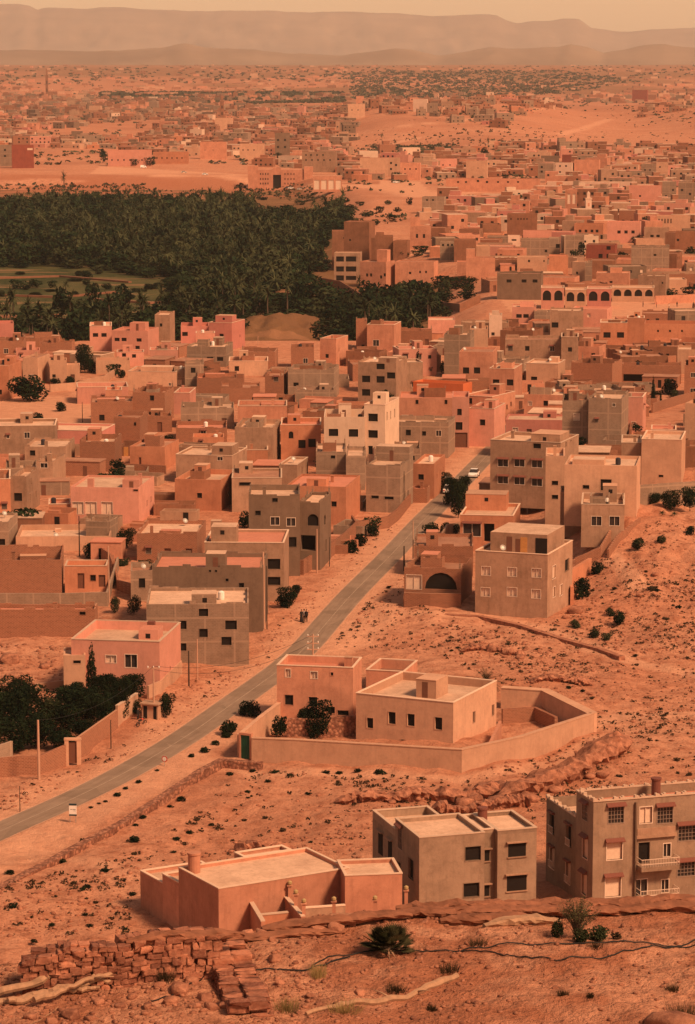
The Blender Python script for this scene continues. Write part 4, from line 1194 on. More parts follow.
for a in [(290, 883, 'ochre lamp on the post by the big pink roof edge'), (296, 892, 'ochre lamp on the middle post of the narrow yard'), (304, 901, 'ochre lamp nearest the viewer in the narrow yard'), (334, 899, 'ochre lamp against the shaded yard wall'), (375, 898, 'ochre lamp in front of the blank annexe'), (406, 888, 'ochre lamp between annexe and grey house')]: lamp(*a)

# big salmon farmhouse with walled yard
h = House('sa', 277, 353, 362, 727, 668, 6, yaw=10, label='tall salmon block with four dark windows behind the garden trees')
h.win('289,700,1,1.2;313,702,1,1.2;331,710,.9,.8;343,713,1.3,.6;288,673,.6,.9,w;314,675,.8,.8,w;332,674,.3,.4'); h.build(roof='R', par=.8, coping=True, annex=[(344, 352, 667, 658, 1)], extras=False)
h = House('pe', 356, 453, 500, 749, 703, 13, yaw=25, label='long salmon house with four small windows, a roof hut and a sunlit right flank')
h.win('370,723,.8,1.2;392,718,.9,1.4;411,720,.9,1.4;438.5,723.5,.9,1.4;404,741,.8,.3;s474,717,.7,1.3;s493,710,.7,1.3;s484,735,.4,.7;s471,740,.5,.5')
h.build(roof='L', par=.9, coping=True, annex=[(412, 436, 699, 681, 3.5)], extras=False)
h = House('sa', 366, 404, 408, 692, 672, 7, yaw=15, label='small roofless salmon room behind the farmhouse'); h.build(roof='D', par=1.5, coping=True, extras=False, stairs=False)
FW = 'farmhouse yard walls'
pwall('yard_wall', [(252, 760), (300, 762), (380, 766), (461, 771), (520, 757), (592, 733)], [2.5, 2.5, 2.4, 2.4, 2.3, 2.3], 0, 'pe', 'long salmon yard wall running below the farmhouse to the far right corner', t=.5, cop='pe')
pwall('yard_wall', [(592, 733), (545, 709), (502, 706)], 2.3, 0, 'pe', 'rear yard wall behind the sunken inner court', t=1.2, cop='pe')
pwall('yard_wall', [(239, 757), (262, 737), (279, 724)], 2.5, 0, 'pe', 'short yard wall climbing from the green gate to the tall block', t=.4, cop='pe')
pwall('yard_wall', [(461, 770), (490, 760), (500, 738)], 2.0, 0, 'sa', 'inner yard wall under the farmhouse flank', t=.35)
pwall('inner_wall', [(502, 724), (535, 722), (556, 732)], 1.8, 0, 'br', 'dark inner wall of the sunken court', t=.4)
pwall('stone_wall', [(287, 737), (320, 737), (357, 734)], 2.2, 0, M_DRY, 'low rubble wall at the foot of the tall salmon block', t=.5, cat='wall')
p0 = gp(239.5, 758); g = empty('yard_gate', p0, 0); tag(g, 'dark green metal gate set in a salmon frame beside the road', 'gate')
p1 = gp(252, 759.5); dx, dy = (p1 - p0)[:2]; g.rotation_euler = (0, 0, math.atan2(dy, dx)); L = math.hypot(dx, dy)
mb = MB(); mb.box(0, .22, -.15, .25, -.5, 2.7); mb.box(L - .22, L, -.15, .25, -.5, 2.7); mb.box(0, L, -.15, .25, 2.702, 2.95); mb.build('gate_frame', MW['sa'], g)
mb = MB(); mb.box(.22, L - .22, 0, .06, 0, 2.7)
for k in range(5): mb.box(.22 + k * (L - .5) / 5, .26 + k * (L - .5) / 5, -.03, -.002, .1, 2.6)
mb.build('door_leaf', M_DOORG, g)

# pink house left of the road
h = House('pk', 72, 160, 181, 697, 642, 12.5, label='pink house with a broad pale roof and bright flank above the dark garden')
h.win('111,659,1.3,.9,w;131,661,1.5,1.6,f;140,668,.8,.6,w;s170,668,.5,.5'); h.build(roof='L', par=1.1, coping=True, annex=[(138, 158, 640, 630, 3)], extras=False)
mb = MB(); x, y = h.hitz(156, 629, h.H - 1.1); mb.box(x - .5, x + .4, h.D - 2, h.D - 1.2, h.H - 1.1, h.H + .35); mb.build('roof_hatch', M_HOOD, h.root)
h = House('pe', 64, 86, 86, 697, 655, 5, label='narrow peach wing with two slit windows left of the pink house'); h.win('77,662,.9,.4;70,689,.5,.4;82,689,.3,.3'); h.build(roof='L', par=.3, coping=False, stairs=False, extras=False)

# ------------------------------------------------------------------ free standing walls in the valley
def wl(pts, hh, st, lab, **k): pwall('boundary_wall', pts, hh, 0, st, lab, **k)
wl([(288, 574), (303, 575), (331, 557), (346, 546), (356, 536), (376, 532)], [2.3] * 6, 'br', 'brick yard wall stepping down beside the dark three-storey house')
wl([(352, 527), (356, 533), (388, 528), (398, 520), (410, 505)], 2.0, 'br', 'brick wall round the plot below the tall concrete house')
wl([(404, 609), (430, 610), (461, 610)], 2.4, 'br', 'brick wall under the garage arches')
wl([(404, 608), (416, 589), (424, 572)], 1.6, 'br', 'side wall rising from the garage to the lane')
wl([(440, 548), (447, 535), (461, 533)], 1.8, 'ta', 'low wall beside the orange-banded house')
wl([(-20, 607), (60, 607), (107, 606), (118, 570)], 2.0, 'co', 'long grey block wall below the roofless enclosure')
wl([(636, 506), (695, 502), (760, 500)], 3.4, 'co', 'long grey wall under the peach house with pale roof slabs')
wl([(580, 355), (612, 354), (643, 355)], 1.6, 'co', 'grey wall in front of the vivid orange house')
wl([(596, 367), (640, 366), (676, 364)], 2.2, 'br', 'brick wall above the open-topped enclosure')
wl([(652, 413), (680, 404), (700, 399)], 2.0, 'br', 'sloping brick wall at the right edge of town')
wl([(630, 440), (632, 425), (640, 416), (650, 408)], 2.0, 'br', 'ruined brick wall right of the tall bare concrete house')
wl([(636, 441), (690, 440)], 1.8, 'br', 'lower brick wall of the ruined plot')
wl([(588, 459), (640, 456)], 1.4, 'br', 'brick wall behind the broad peach house')
wl([(50, 392), (75, 390), (105, 383), (118, 374)], 1.8, 'pe', 'pale wall curving round the orchard by the sandy plot')
wl([(86, 471), (130, 472), (166, 474)], 1.6, 'br', 'mud wall behind the large pink house')
wl([(113, 566), (118, 592), (133, 596)], 1.8, 'br', 'wall between the small orange house and the ruin')
wl([(96, 556), (110, 566), (113, 574)], 2.0, 'br', 'leaning brick wall beside the long low roof')
wl([(632, 284), (665, 284), (700, 284)], 4.4, 'ta', 'high brown wall under the concrete grid building')
wl([(655, 304), (700, 302)], 2.6, 'sa', 'salmon wall behind the school yard')
wl([(318, 286), (340, 290), (362, 304), (400, 301), (425, 297)], 3.4, 'mu', 'earthen terrace wall under the frame building')
wl([(425, 302), (445, 310), (460, 312), (480, 303)], 2.6, 'mu', 'curved earthen wall round the terraced garden')
wl([(440, 284), (470, 281)], 2.2, 'mu', 'short earthen wall above the curved garden wall')
wl([(590, 575), (566, 590), (572, 605)], 2.6, 'or', 'salmon retaining wall beside the big corner house', t=.5)
wl([(612, 541), (600, 562), (575, 572)], 2.2, 'br', 'brick wall stepping downhill from the tan villa')
wl([(608, 560), (618, 545), (640, 528)], 1.6, 'br', 'garden wall on the brow of the scree slope')
wl([(-20, 773), (12, 762)], 2.4, 'co', 'grey wall corner at the left edge near the road')
wl([(-10, 778), (12, 776), (38, 775), (68, 762)], [2.2, 2.2, 2.1, 2.1], 'br', 'brick garden wall nearest the road')
wl([(77, 757), (117, 728)], 2.2, 'br', 'brick garden wall between gatepost and panelled wall')
wl([(117, 727), (137, 714)], 2.5, 'pe', 'pale panelled garden wall leading to the hut', cop='cr')
wl([(148, 702), (160, 697), (181, 676)], 2.0, 'pe', 'pale garden wall running up to the pink house')
wl([(35, 693), (62, 690), (80, 688)], 1.2, 'pe', 'low terrace wall in front of the narrow peach wing')
for (pts, lb) in (([(-30, 892), (0, 893), (40, 872), (80, 850), (120, 829), (160, 803), (200, 776), (221, 765), (262, 768)], 'long rough stone kerb wall below the roadside track'),
                  ([(440, 617), (480, 619), (520, 628), (560, 641), (600, 652), (622, 660)], 'curved rubble retaining wall under the big corner house')):
    pwall('retaining_wall', pts, .65 if 'kerb' in lb else .5, 0, M_DRY if 'kerb' in lb else M_ROCK, lb, t=.9)
# gatepost
p = gp(73, 763); o = empty('gatepost', p); tag(o, 'pale square gatepost in the garden wall', 'gatepost')
mb = MB(); mb.box(-.9, -.45, -.2, .2, -.5, 2.6); mb.box(.45, .9, -.2, .2, -.5, 2.6); mb.box(-.95, .95, -.25, .25, 2.602, 2.85); mb.build('gate_frame', MW['pe'], o)
mb = MB(); mb.box(-.45, .45, -.03, .03, 0, 2.4); mb.build('door_leaf', M_DOORB, o)
# small roadside hut
p = gp(150, 722); o = empty('guard_hut', p, -.3); tag(o, 'tiny flat-roofed hut with dark doorway by the garden wall', 'hut')
mb = MB(); mb.box(-1.0, 1.0, 0, 1.5, -.4, 2.1); mb.build('wall', MW['pe'], o)
mb = MB(); mb.box(-1.2, 1.2, -.3, 1.7, 2.103, 2.25); mb.build('roof', MW['ta'], o)
for a, b in ((-.8, -.35), (.45, .85)):
    mb = MB(); mb.box(a, b, -.03, .02, .05, 1.9); mb.build('door', M_DARK, o)

# ------------------------------------------------------------------ kasbah and landmark buildings farther back
EXTRA = '''
mu|344 369 375 266 222 10|350,240,.8,.8|M||tall dark earthen kasbah tower above the palm grove
mu|332 345 345 266 231 9|346,238,.6,.6|M||
mu|345 358 358 266 238 8||M||
mu|358 375 375 262 238 8||D||
mu|375 393 393 262 236 8||M|376 384 236 232 3|
mu|393 407 410 258 241 8||M||
ta|334 360 362 283 253 9|340,259,3,2,n;351,259,4,2,n;340,269,3,2,n;351,269,4,2,n;340,278,3,2,n;351,278,4,1.6,n|L||open concrete frame building with pale floor edges beside the palms
sa|360 386 395 288 262 9|367,275,.9,1.2;371,275,.9,1.2;381,277,.9,1.2;387,275,.9,1.2|L|375 387 262 250 6|salmon kasbah house with a row of small windows over the grove
sa|395 434 438 281 262 9|410,273,.9,.9;420,272,.7,.9;426,272,.7,.9|M||
sa|410 431 431 249 226 9|417,236,.9,1.6;424,236,.9,1.6|L|406 420 226 217 6|blocky salmon tower house with two tall slits above the terraces
co|440 454 455 260 242 8|443,245,.8,.8;448,245,.8,.8;452,245,.8,.8|L||
mu|454 476 476 262 240 9||M||
co|422 444 446 214 197 8|427,200,1,.8;433,200,1,.8|L||
sa|457 474 474 276 262 8||R||
sa|466 495 495 276 258 8||M|464 475 258 249 5|
pe|476 490 490 262 246 8||L||
dg|497 541 543 300 274 9|509,281,1.6,1;524,281,1.6,1;535,281,1.6,1|M||weathered grey block building with three pale-silled windows
mu|507 537 537 236 214 9|511,219,.6,.7;518,219,.6,.7;521,219,.6,.7;524,219,.6,.7;527,219,.6,.7|M||brown earthen house with a line of tiny windows under its parapet
pe|517 547 547 272 257 8|529,261,.7,.9;544,261,.5,.7|L||
or|549 568 568 276 256 8||R||
co|521 549 549 256 239 8|546,251,1,1|L||
co|549 560 560 254 238 8|561,246,1.6,1.6|L||
wh|508 520 520 248 236 7|514,240,2,.7|L||
pk|523 554 554 242 231 7||L||
pk|607 640 641 243 222 9|619,232,1.4,1.3;626,232,1.4,1.3;633,232,1.4,1.3|R||pink house with three square windows right of the minaret
or|574 603 605 238 224 8|580,231,1.2,1.2;586,231,1.2,1.2;592,231,1.2,1.2;597,231,1.2,1.2|M||orange house with four square dark windows in a row
co|565 584 584 256 236 8||L||
rd|586 615 617 262 245 9|600.5,256,1.6,1.6;608.5,256,1.6,1.6;608.5,248,1.6,1.4|M||dark red house with square black windows
pe|636 664 664 252 239 7||R||
co|631 669 669 274 247 9|655,255,1,.7|M||wide concrete grid building above the high brown wall
ta|644 669 669 244 228 8|652,236,1.4,1;658,236,1.4,1|M||
mu|675 705 705 252 232 8|678,240,1,1|M||
pe|657 690 690 234 216 8|659,221,.5,2;662,221,.5,2;665,221,.5,2;668,221,.5,2;671,221,.5,2|R||
pe|572 585 590 282 262 7|577,273,.7,.9|L||
co|585 592 592 284 263 7||L||
sa|596 629 630 290 273 8|611,282,1,.7|L|610 622 273 268 4|
pk|629 661 661 206 186 9|640,196,1,1|R||
co|662 676 676 204 182 9|673,190,1,1;666,196,1,1|L||
co|678 700 700 206 183 9|682,190,1.2,1.2;690,194,1.2,1.2|L||
sa|565 577 577 214 190 8|569,199,1.5,5,w;574,199,1.5,5,w|R||
pe|360 388 389 176 158 9|368,172,.7,.8|R||
pe|388 400 400 176 158 9|391,163,1.4,1.4;391,169,1.4,1.4;396,165,1.4,1.4|L||
sa|400 420 421 180 163 9|405,169,1,1;410,169,1,1;416,169,1,1;405,174,1,1|M||
pk|437 457 457 170 159 9|443,165,1,1;450,165,1,1|R||
pe|466 487 488 178 161 9|478,168,.7,.7|R||square peach house standing alone among low ruins
sa|446 540 540 192 179 9|458,182,1.2,1;466,182,1.2,1;478,181,1.4,1.2;487,182,1.4,1.2;498,182,1.2,1;508,182,1.2,1;518,182,1.2,1|R||very long salmon building with a line of windows in front of the hill
wh|552 572 574 176 163 9|555,166,1.2,1.2;560,166,1.2,1.2;566,166,1.2,1.2;555,172,1.2,1.2;560,172,1.2,1.2|L||cream house with two rows of windows left of the salmon blocks
dg|541 559 559 164 156 9||L||dark grey blind building with a flat roof beside the red one
rd|562 571 571 163 155 9||L||
sa|574 599 600 176 160 9||M||
co|641 656 657 178 164 9|645,170,1,1;650,170,1,1|L||
pe|656 668 668 178 163 9|660,167,1,1|L||
wh|547 637 637 190 182 6|||
rd|632 647 648 101 90 12||L||dark maroon cube building alone on the hill crest
wh|413 427 428 112 99 10||L||cream blank cube building on the hill ridge
co|427 438 438 113 103 10|431,107,1.4,1.4|L||
pe|348 365 365 118 104 10|352,110,1.2,1.2;358,110,1.2,1.2|L||
sa|356 364 364 104 96 8||R||
pk|108 152 152 166 150 10|112,160,1,1.2;118,160,1,1.2;124,160,1,1.2;130,160,1,1.2;136,160,1,1.2;142,160,1,1.2|R||long pink building with an even row of windows beside the square
or|153 188 189 164 152 10|157,158,.9,1.2;162,158,.9,1.2;167,158,.9,1.2;172,158,.9,1.2;177,158,.9,1.2;182,158,.9,1.2|R||orange building with small square windows by the white van
rd|12 34 34 168 145 10|30,149,4,1.6,w|M||dark red-brown block with a pale panel at the far left
co|0 12 12 166 145 10|5,150,1.5,1.5;5,156,1.5,1.5|L||
ta|302 336 337 172 152 9|306,155,1,1.2;311,155,1,1.2;317,155,1,1.2;323,155,1,1.2;306,160,1,1.2;312,160,1,1.2;318,160,1,1.2;324,160,1,1.2;330,160,1,1.2|L||tan building with two rows of small square windows behind the gate building
dg|275 290 290 160 133 9|278,140,1.6,1.6;285,140,1.6,1.6;278,147,1.6,1.6;285,147,1.6,1.6|L||bare dark concrete skeleton building with stacked openings
pe|240 264 265 160 144 9|243,150,1,1;248,150,1,1;254,150,1,1|L||
sa|200 226 227 160 142 9|205,150,.6,.8;213,150,.6,.8|R||
pe|215 232 233 132 118 10||R||square peach tower block in the crowded left quarter
'''
ROWS = EXTRA; n0 = len(HOUSES); parse_rows()
for hh in HOUSES[n0:]: hh.build(roof=hh.spec[0], annex=hh.spec[1], par=hh.par)

p = gp(537, 512); o = empty('shade_sail', p); tag(o, 'pale rectangular sun sail stretched on posts behind the orange-banded house', 'sun sail'); hz_ = 1.6
mb = MB(); mb.box(-1.7, 1.7, 0, 3.2, 2.2, 2.26); mb.build('cloth', M_FRAME, o)
for x, y in ((-1.65, .05), (1.65, .05), (-1.65, 3.1), (1.65, 3.1)): mb = MB(); mb.tube([(x, y, -.3), (x, y, 2.19)], .04, 6); mb.build('post', M_METAL, o)
# minaret
def minaret(px, yb, yt, wpx, lab, st='wh'):
    p = gp(px, yb); s_ = pscale(*p); w_ = wpx / s_ / 2; hh = bis(lambda t: proj(p[0], p[1], p[2] + t)[1] - yt, 1, 60)
    o = empty('minaret', p, .1); tag(o, lab, 'minaret')
    mb = MB(); mb.box(-w_, w_, -w_, w_, -1, hh * .72); mb.box(-w_ * 1.12, w_ * 1.12, -w_ * 1.12, w_ * 1.12, hh * .722, hh * .76); mb.build('shaft', MW[st], o)
    mb = MB(); mb.box(-w_ * .5, w_ * .5, -w_ * .5, w_ * .5, hh * .762, hh * .93); mb.tube([(0, 0, hh * .932), (0, 0, hh * .96), (0, 0, hh)], [w_ * .5, w_ * .35, .05], 10); mb.build('lantern', MW[st], o)
    for q in range(2):
        mb = MB(); mb.box(-w_ * .3, w_ * .3, -w_ - .05, -w_ + .05, hh * (.2 + .26 * q), hh * (.32 + .26 * q)); mb.build('window', M_DARK if st != 'wh' else MW['sa'], o)
minaret(588, 219, 191, 6, 'white minaret with small lantern rising among salmon roofs')
minaret(47, 98, 68, 2.6, 'slender dark minaret on the far left plain', 'mu')
minaret(222, 120, 95, 4, 'stubby brown minaret above the crowded left quarter', 'mu')

# arcaded school
def arcade(xa, xb, yb, yt, n, style, lab, arch_px, cream=None):
    h = House(style, xa, xb, xb, yb, yt, 8, label=lab, name='school_wing', cat='school wing')
    z0, z1 = h.H * .40, h.H * .88
    for i in range(n):
        u = (i + .5) * h.W / n; w_ = h.W / n * .36
        h.opn['f'].append((u - w_, u + w_, z0, z1, 'a'))
    h.build(roof='L', par=.3, coping=True, extras=False, stairs=False); return h
arcade(541, 564, 309, 288, 2, 'pk', 'pink school wing with two dark arches at the left end', 0)
arcade(565, 586, 309, 290, 2, 'pe', 'peach school wing with two dark arches', 0)
arcade(587, 611, 309, 289, 2, 'ro', 'rose school wing with two dark arches facing the yard', 0)
arcade(612, 654, 302, 288, 4, 'pe', 'pale peach school arcade of four wide arches at the yard', 0)
# civic gate building on the square: towers and wings as one building
o = empty('gate_building', gp(248, 189)); tag(o, 'salmon civic building with square towers and a dark gateway on the square', 'civic building')
p = gp(248, 189); sc_ = pscale(*p)
def q(x): return (x - 248) / sc_
mb = MB()
for a, b, t in ((248, 258, 166), (304, 313, 167)): mb.box(q(a), q(b), 0, 8, -1, (189 - t) / sc_)
mb.build('tower', MW['sa'], o)
mb = MB(); mb.box(q(258.1), q(273), 1, 8, -1, 19 / sc_); mb.box(q(281), q(303.9), 1, 8, -1, 19 / sc_); mb.box(q(273.05), q(280.95), 1.2, 8, 14 / sc_, 21 / sc_); mb.build('wing', MW['sa'], o)
mb = MB(); mb.box(q(273.1), q(280.9), 2.2, 7.9, -1, 13.9 / sc_); mb.build('gateway', M_DARK, o)
for x in (260.5, 263, 265.5, 268, 285, 288, 291, 294):
    for z in (4.5, 9, 14):
        mb = MB(); mb.box(q(x) - .3, q(x) + .3, .93, 1.02, z / sc_, z / sc_ + 1.2); mb.build('window', M_DARK, o)
h = House('sa', 313, 342, 342, 190, 176, 9, label='salmon hall with four arched bays beside the civic building', name='hall', cat='hall')
for i in range(4): u = (i + .5) * h.W / 4; h.opn['f'].append((u - 1.6, u + 1.6, .3, h.H * .7, 'k'))
h.build(roof='L', par=.3, coping=True, extras=False, stairs=False)
h = House('sa', 660, 690, 690, 1, 1) if False else None

# ------------------------------------------------------------------ filler houses
TOWN = [[(0, 345), (88, 352), (180, 352), (240, 368), (290, 366), (350, 360), (350, 335), (400, 318), (470, 322), (500, 296), (480, 262), (440, 262), (420, 215), (450, 200), (560, 192), (760, 180), (760, 495), (640, 478), (600, 500), (560, 520), (515, 520), (505, 505), (484, 500), (460, 520), (300, 590), (140, 600), (-60, 600), (-60, 345)]]
FAR = [[(-60, 96), (700, 96), (700, 84), (760, 84), (760, 180), (560, 190), (540, 176), (350, 182), (345, 168), (100, 166), (-60, 172)]]
RIDGE = [(350, 97), (700, 92), (700, 112), (640, 118), (600, 108), (540, 110), (500, 128), (440, 121), (350, 112)]
HOLES = [[(0, 392), (60, 388), (118, 372), (118, 400), (90, 400), (96, 440), (64, 446), (-60, 442), (-60, 392)],      # sandy plot and orchard
         [(490, 298), (760, 298), (760, 322), (512, 322)], [(424, 346), (442, 346), (452, 380), (452, 396), (424, 385)],
         [(352, 104), (560, 100), (620, 104), (760, 100), (760, 150), (620, 150), (520, 146), (350, 160)],
         [(350, 182), (440, 182), (560, 184), (560, 196), (470, 202), (410, 210), (350, 190)],
         [(0, 555), (135, 560), (140, 600), (0, 640)],
         [(395, 470), (520, 420), (530, 445), (480, 500), (400, 520)],
         [(640, 400), (700, 395), (700, 440), (640, 440)], [(560, 300), (500, 300), (440, 330), (480, 335)]]
def footrect(h, m=0): return np.array(h.foot(m))
def sat(A, B):
    for P in (A, B):
        for i in range(4):
            e = P[(i + 1) % 4] - P[i]; n = np.array([-e[1], e[0]])
            a, b = A @ n, B @ n
            if a.max() < b.min() or b.max() < a.min(): return False
    return True
def make_filler():
    r = random.Random(5)
    traced = list(HOUSES); placed = [(h.c[:2], footrect(h), h) for h in traced]
    out = []
    Yv = 395.0
    cand = []
    while Yv < 6600:
        step = (11.5 if Yv < 1500 else 14 if Yv < 2500 else 22 if Yv < 3500 else 48)
        halfw = Yv * .135
        x = -halfw
        while x < halfw:
            cand.append((x + r.uniform(-2, 2), Yv + r.uniform(-3, 3))); x += (11.5 if Yv < 2500 else 15 if Yv < 3500 else 22)
        Yv += step
    r.shuffle(cand)
    for x, y in cand:
        z = float(zt(x, y)); px, py = proj(x, y, z)
        inside = any(pip(px, py, p) for p in TOWN) or any(pip(px, py, p) for p in FAR)
        rdg = 2500 < y < 3500 and bool(pip(px, py, RIDGE))
        if not inside or (any(pip(px, py, p) for p in HOLES) and not rdg): continue
        if rdg and r.random() > .5: continue
        yb = np.interp(y, [820, 913, 1072, 1180, 1297, 1643, 1896, 2100.], [20, 33, 42, 12, -4, 2, -30, -60.])
        if 800 < y < 1960 and x < yb + 16: continue
        if y < 700 and float(seg_dist(x, y, _CLs)) < 10: continue
        far = y > 2000
        if far and (py > 96) and r.random() > (.9 if px < 350 else .75): continue
        if y > 2100 and float(fbm(x * .004, y * .0022, 3, 61)) < (.40 if py > 96 else .47): continue
        if pip(px, py, [(350, 70), (600, 70), (640, 86), (560, 95), (470, 99), (350, 99)]) and r.random() < .9: continue
        if y > 3400 and r.random() > .6: continue
        W_, D_ = (r.uniform(7.5, 15), r.uniform(7.5, 12)) if not far else (r.uniform(8, 20), r.uniform(8, 14))
        fl = r.choices([1, 2, 3], [.6, .36, .04])[0]
        Hh = fl * 3.05 + r.uniform(.5, 1.0)
        yaw = R(r.choice([8, 12, -6, 15, 20, -12]) + r.uniform(-4, 4)) if x < 60 else R(r.choice([4, -8, 10, 16]) + r.uniform(-4, 4))
        u = np.array([math.cos(yaw), -math.sin(yaw)]); v = np.array([math.sin(yaw), math.cos(yaw)])
        org = np.array([x, y]) - u * W_ / 2 - v * D_ / 2
        fr = np.array([org - .4, org + u * W_, org + u * W_ + v * D_, org + v * D_])
        if any(abs(c[0] - x) < 26 and abs(c[1] - y) < 26 and sat(fr, q_) for c, q_, _ in placed): continue
        s_ = pscale(x, y, z)
        bb = (px - W_ / 2 * s_, py - Hh * s_, px + W_ / 2 * s_, py)
        bad = False; cover = 0
        for h in traced:
            ix = min(bb[2], h.bb[2]) - max(bb[0], h.bb[0]); iy = min(bb[3], h.bb[3]) - max(bb[1], h.bb[1])
            if ix > 0 and iy > 0:
                ar = (h.bb[2] - h.bb[0]) * (h.bb[3] - h.bb[1])
                if h.c[1] > y and ix * iy > .12 * ar: bad = True; break
                if h.c[1] < y: cover += ix * iy
        if py > 478 and y < 700: continue
        if bad or cover > .85 * (bb[2] - bb[0]) * (bb[3] - bb[1]): continue
        placed.append((np.array([x, y]), fr, None))
        out.append((x, y, z, W_, D_, Hh, yaw, s_, org, px, py, fl))
    return out
FILL = make_filler()
FILL.sort(key=lambda t: t[1])
FILLFEET = [(t[0], t[1], np.array([t[8] - .4, t[8] + np.array([math.cos(t[6]), -math.sin(t[6])]) * t[3], t[8] + np.array([math.cos(t[6]), -math.sin(t[6])]) * t[3] + np.array([math.sin(t[6]), math.cos(t[6])]) * t[4], t[8] + np.array([math.sin(t[6]), math.cos(t[6])]) * t[4]])) for t in FILL]
STW = ['sa'] * 5 + ['mu'] * 6 + ['br'] * 7 + ['or'] * 3 + ['ta'] * 5 + ['pe'] * 3 + ['pk'] * 2 + ['co'] * 3 + ['dg', 'cr', 'ro']
r5 = random.Random(21)
NIND = max(0, 318 - len(HOUSES))
rest = []
for k, (x, y, z, W_, D_, Hh, yaw, s_, org, px, py, fl) in enumerate(FILL):
    st = r5.choice(STW)
    if y > 2600 and r5.random() < .4: st = r5.choice(['mu', 'br', 'dg', 'co'])
    if k < NIND:
        h = House(st, 0, 0, 0, 0, 0, world=(np.array([org[0], org[1], z]), yaw, W_, D_, Hh))
        h.rand_windows(r5, .45, 'f' + ('R' if yaw > 0 else 'L'))
        h.build(extras=s_ > 3.0)
    else: rest.append((x, y, z, W_, D_, Hh, yaw, st))
# walled yards packed between the houses
YARDS = []
def make_yards():
    r = random.Random(31); traced = [h for h in HOUSES if h.c[1] < 1500]
    feet = [(h.c[0], h.c[1], footrect(h)) for h in HOUSES if h.c[1] < 1500] + [f for f in FILLFEET if f[1] < 1500]
    tries = 0
    while len(YARDS) < 230 and tries < 60000:
        tries += 1; y = 395 * (1300 / 395) ** (r.random() ** .8); x = r.uniform(-.135, .135) * y; z = float(zt(x, y)); px, py = proj(x, y, z)
        if not any(pip(px, py, p) for p in TOWN) or any(pip(px, py, p) for p in HOLES): continue
        xg = float(np.interp(y, [820, 913, 1072, 1180, 1297, 1643], [20, 33, 42, 12, -4, 2]))
        if (800 < y and x < xg + 14) or (y < 700 and float(seg_dist(x, y, _CLs)) < 8): continue
        if py > 560: continue
        W_, D_ = r.uniform(3.5, 9), r.uniform(3.5, 9); yaw = R(r.uniform(-5, 20)) if x < 60 else R(r.uniform(-10, 15)); u = np.array([math.cos(yaw), -math.sin(yaw)]); v = np.array([math.sin(yaw), math.cos(yaw)]); c = np.array([x, y])
        fr = np.array([c - u * W_ / 2 - v * D_ / 2, c + u * W_ / 2 - v * D_ / 2, c + u * W_ / 2 + v * D_ / 2, c - u * W_ / 2 + v * D_ / 2])
        if any(abs(a - x) < 24 and abs(b - y) < 24 and sat(fr, q_) for a, b, q_ in feet): continue
        feet.append((x, y, fr)); shed = r.random() < .3; hh = r.uniform(2.2, 3.0) if shed else r.uniform(1.3, 2.5); st = r.choice(['br', 'mu', 'br', 'mu', 'co', 'sa', 'ta', 'or'])
        o = empty('shed' if shed else 'walled_yard', (x, y, z), -yaw); W2, D2 = W_ / 2, D_ / 2
        if shed:
            mb = MB(); mb.box(-W2, W2, -D2, D2, -1, hh); mb.build('wall', MW[st], o)
            mb = MB(); mb.box(-W2 - .12, W2 + .12, -D2 - .12, D2 + .12, hh + .003, hh + .14); mb.build('roof', MR[r.choice('LRMM')], o)
            mb = MB(); a = r.uniform(-W2 * .5, W2 * .5); mb.box(a - .4, a + .4, -D2 - .02, -D2 + .04, 0, 1.9); mb.build('door', r.choice([M_DARK, M_DOORB]), o)
        else:
            mb = MB(); t = .25; mb.box(-W2, W2, -D2, -D2 + t, -1, hh); mb.box(-W2, W2, D2 - t, D2, -1, hh + r.uniform(-.3, .4)); mb.box(-W2, -W2 + t, -D2 + t, D2 - t, -1, hh - r.uniform(.01, .3)); mb.box(W2 - t, W2, -D2 + t, D2 - t, -1, hh - r.uniform(.01, .3)); mb.build('wall', MW[st], o)
            if r.random() < .6: mb = MB(); mb.box(-W2 + t, W2 * r.uniform(-.2, .3), D2 - r.uniform(1.5, 2.6), D2 - t - .002, -.5, hh - .1); mb.build('lean_to', [MW[st]], o)
            if r.random() < .5: mb = MB(); a = r.uniform(-W2 * .5, W2 * .5); mb.box(a - .45, a + .45, -D2 - .03, -D2 + .04, 0, min(1.9, hh - .15)); mb.build('door', r.choice([M_DOORB, M_DARK, M_DOORO]), o)
        YARDS.append((o, px, py, ('low %s shed' if shed else '%s walled yard') % STY[st], 'shed' if shed else 'walled yard'))
make_yards(); print('yards', len(YARDS))
print('houses', len(HOUSES), 'rest', len(rest))
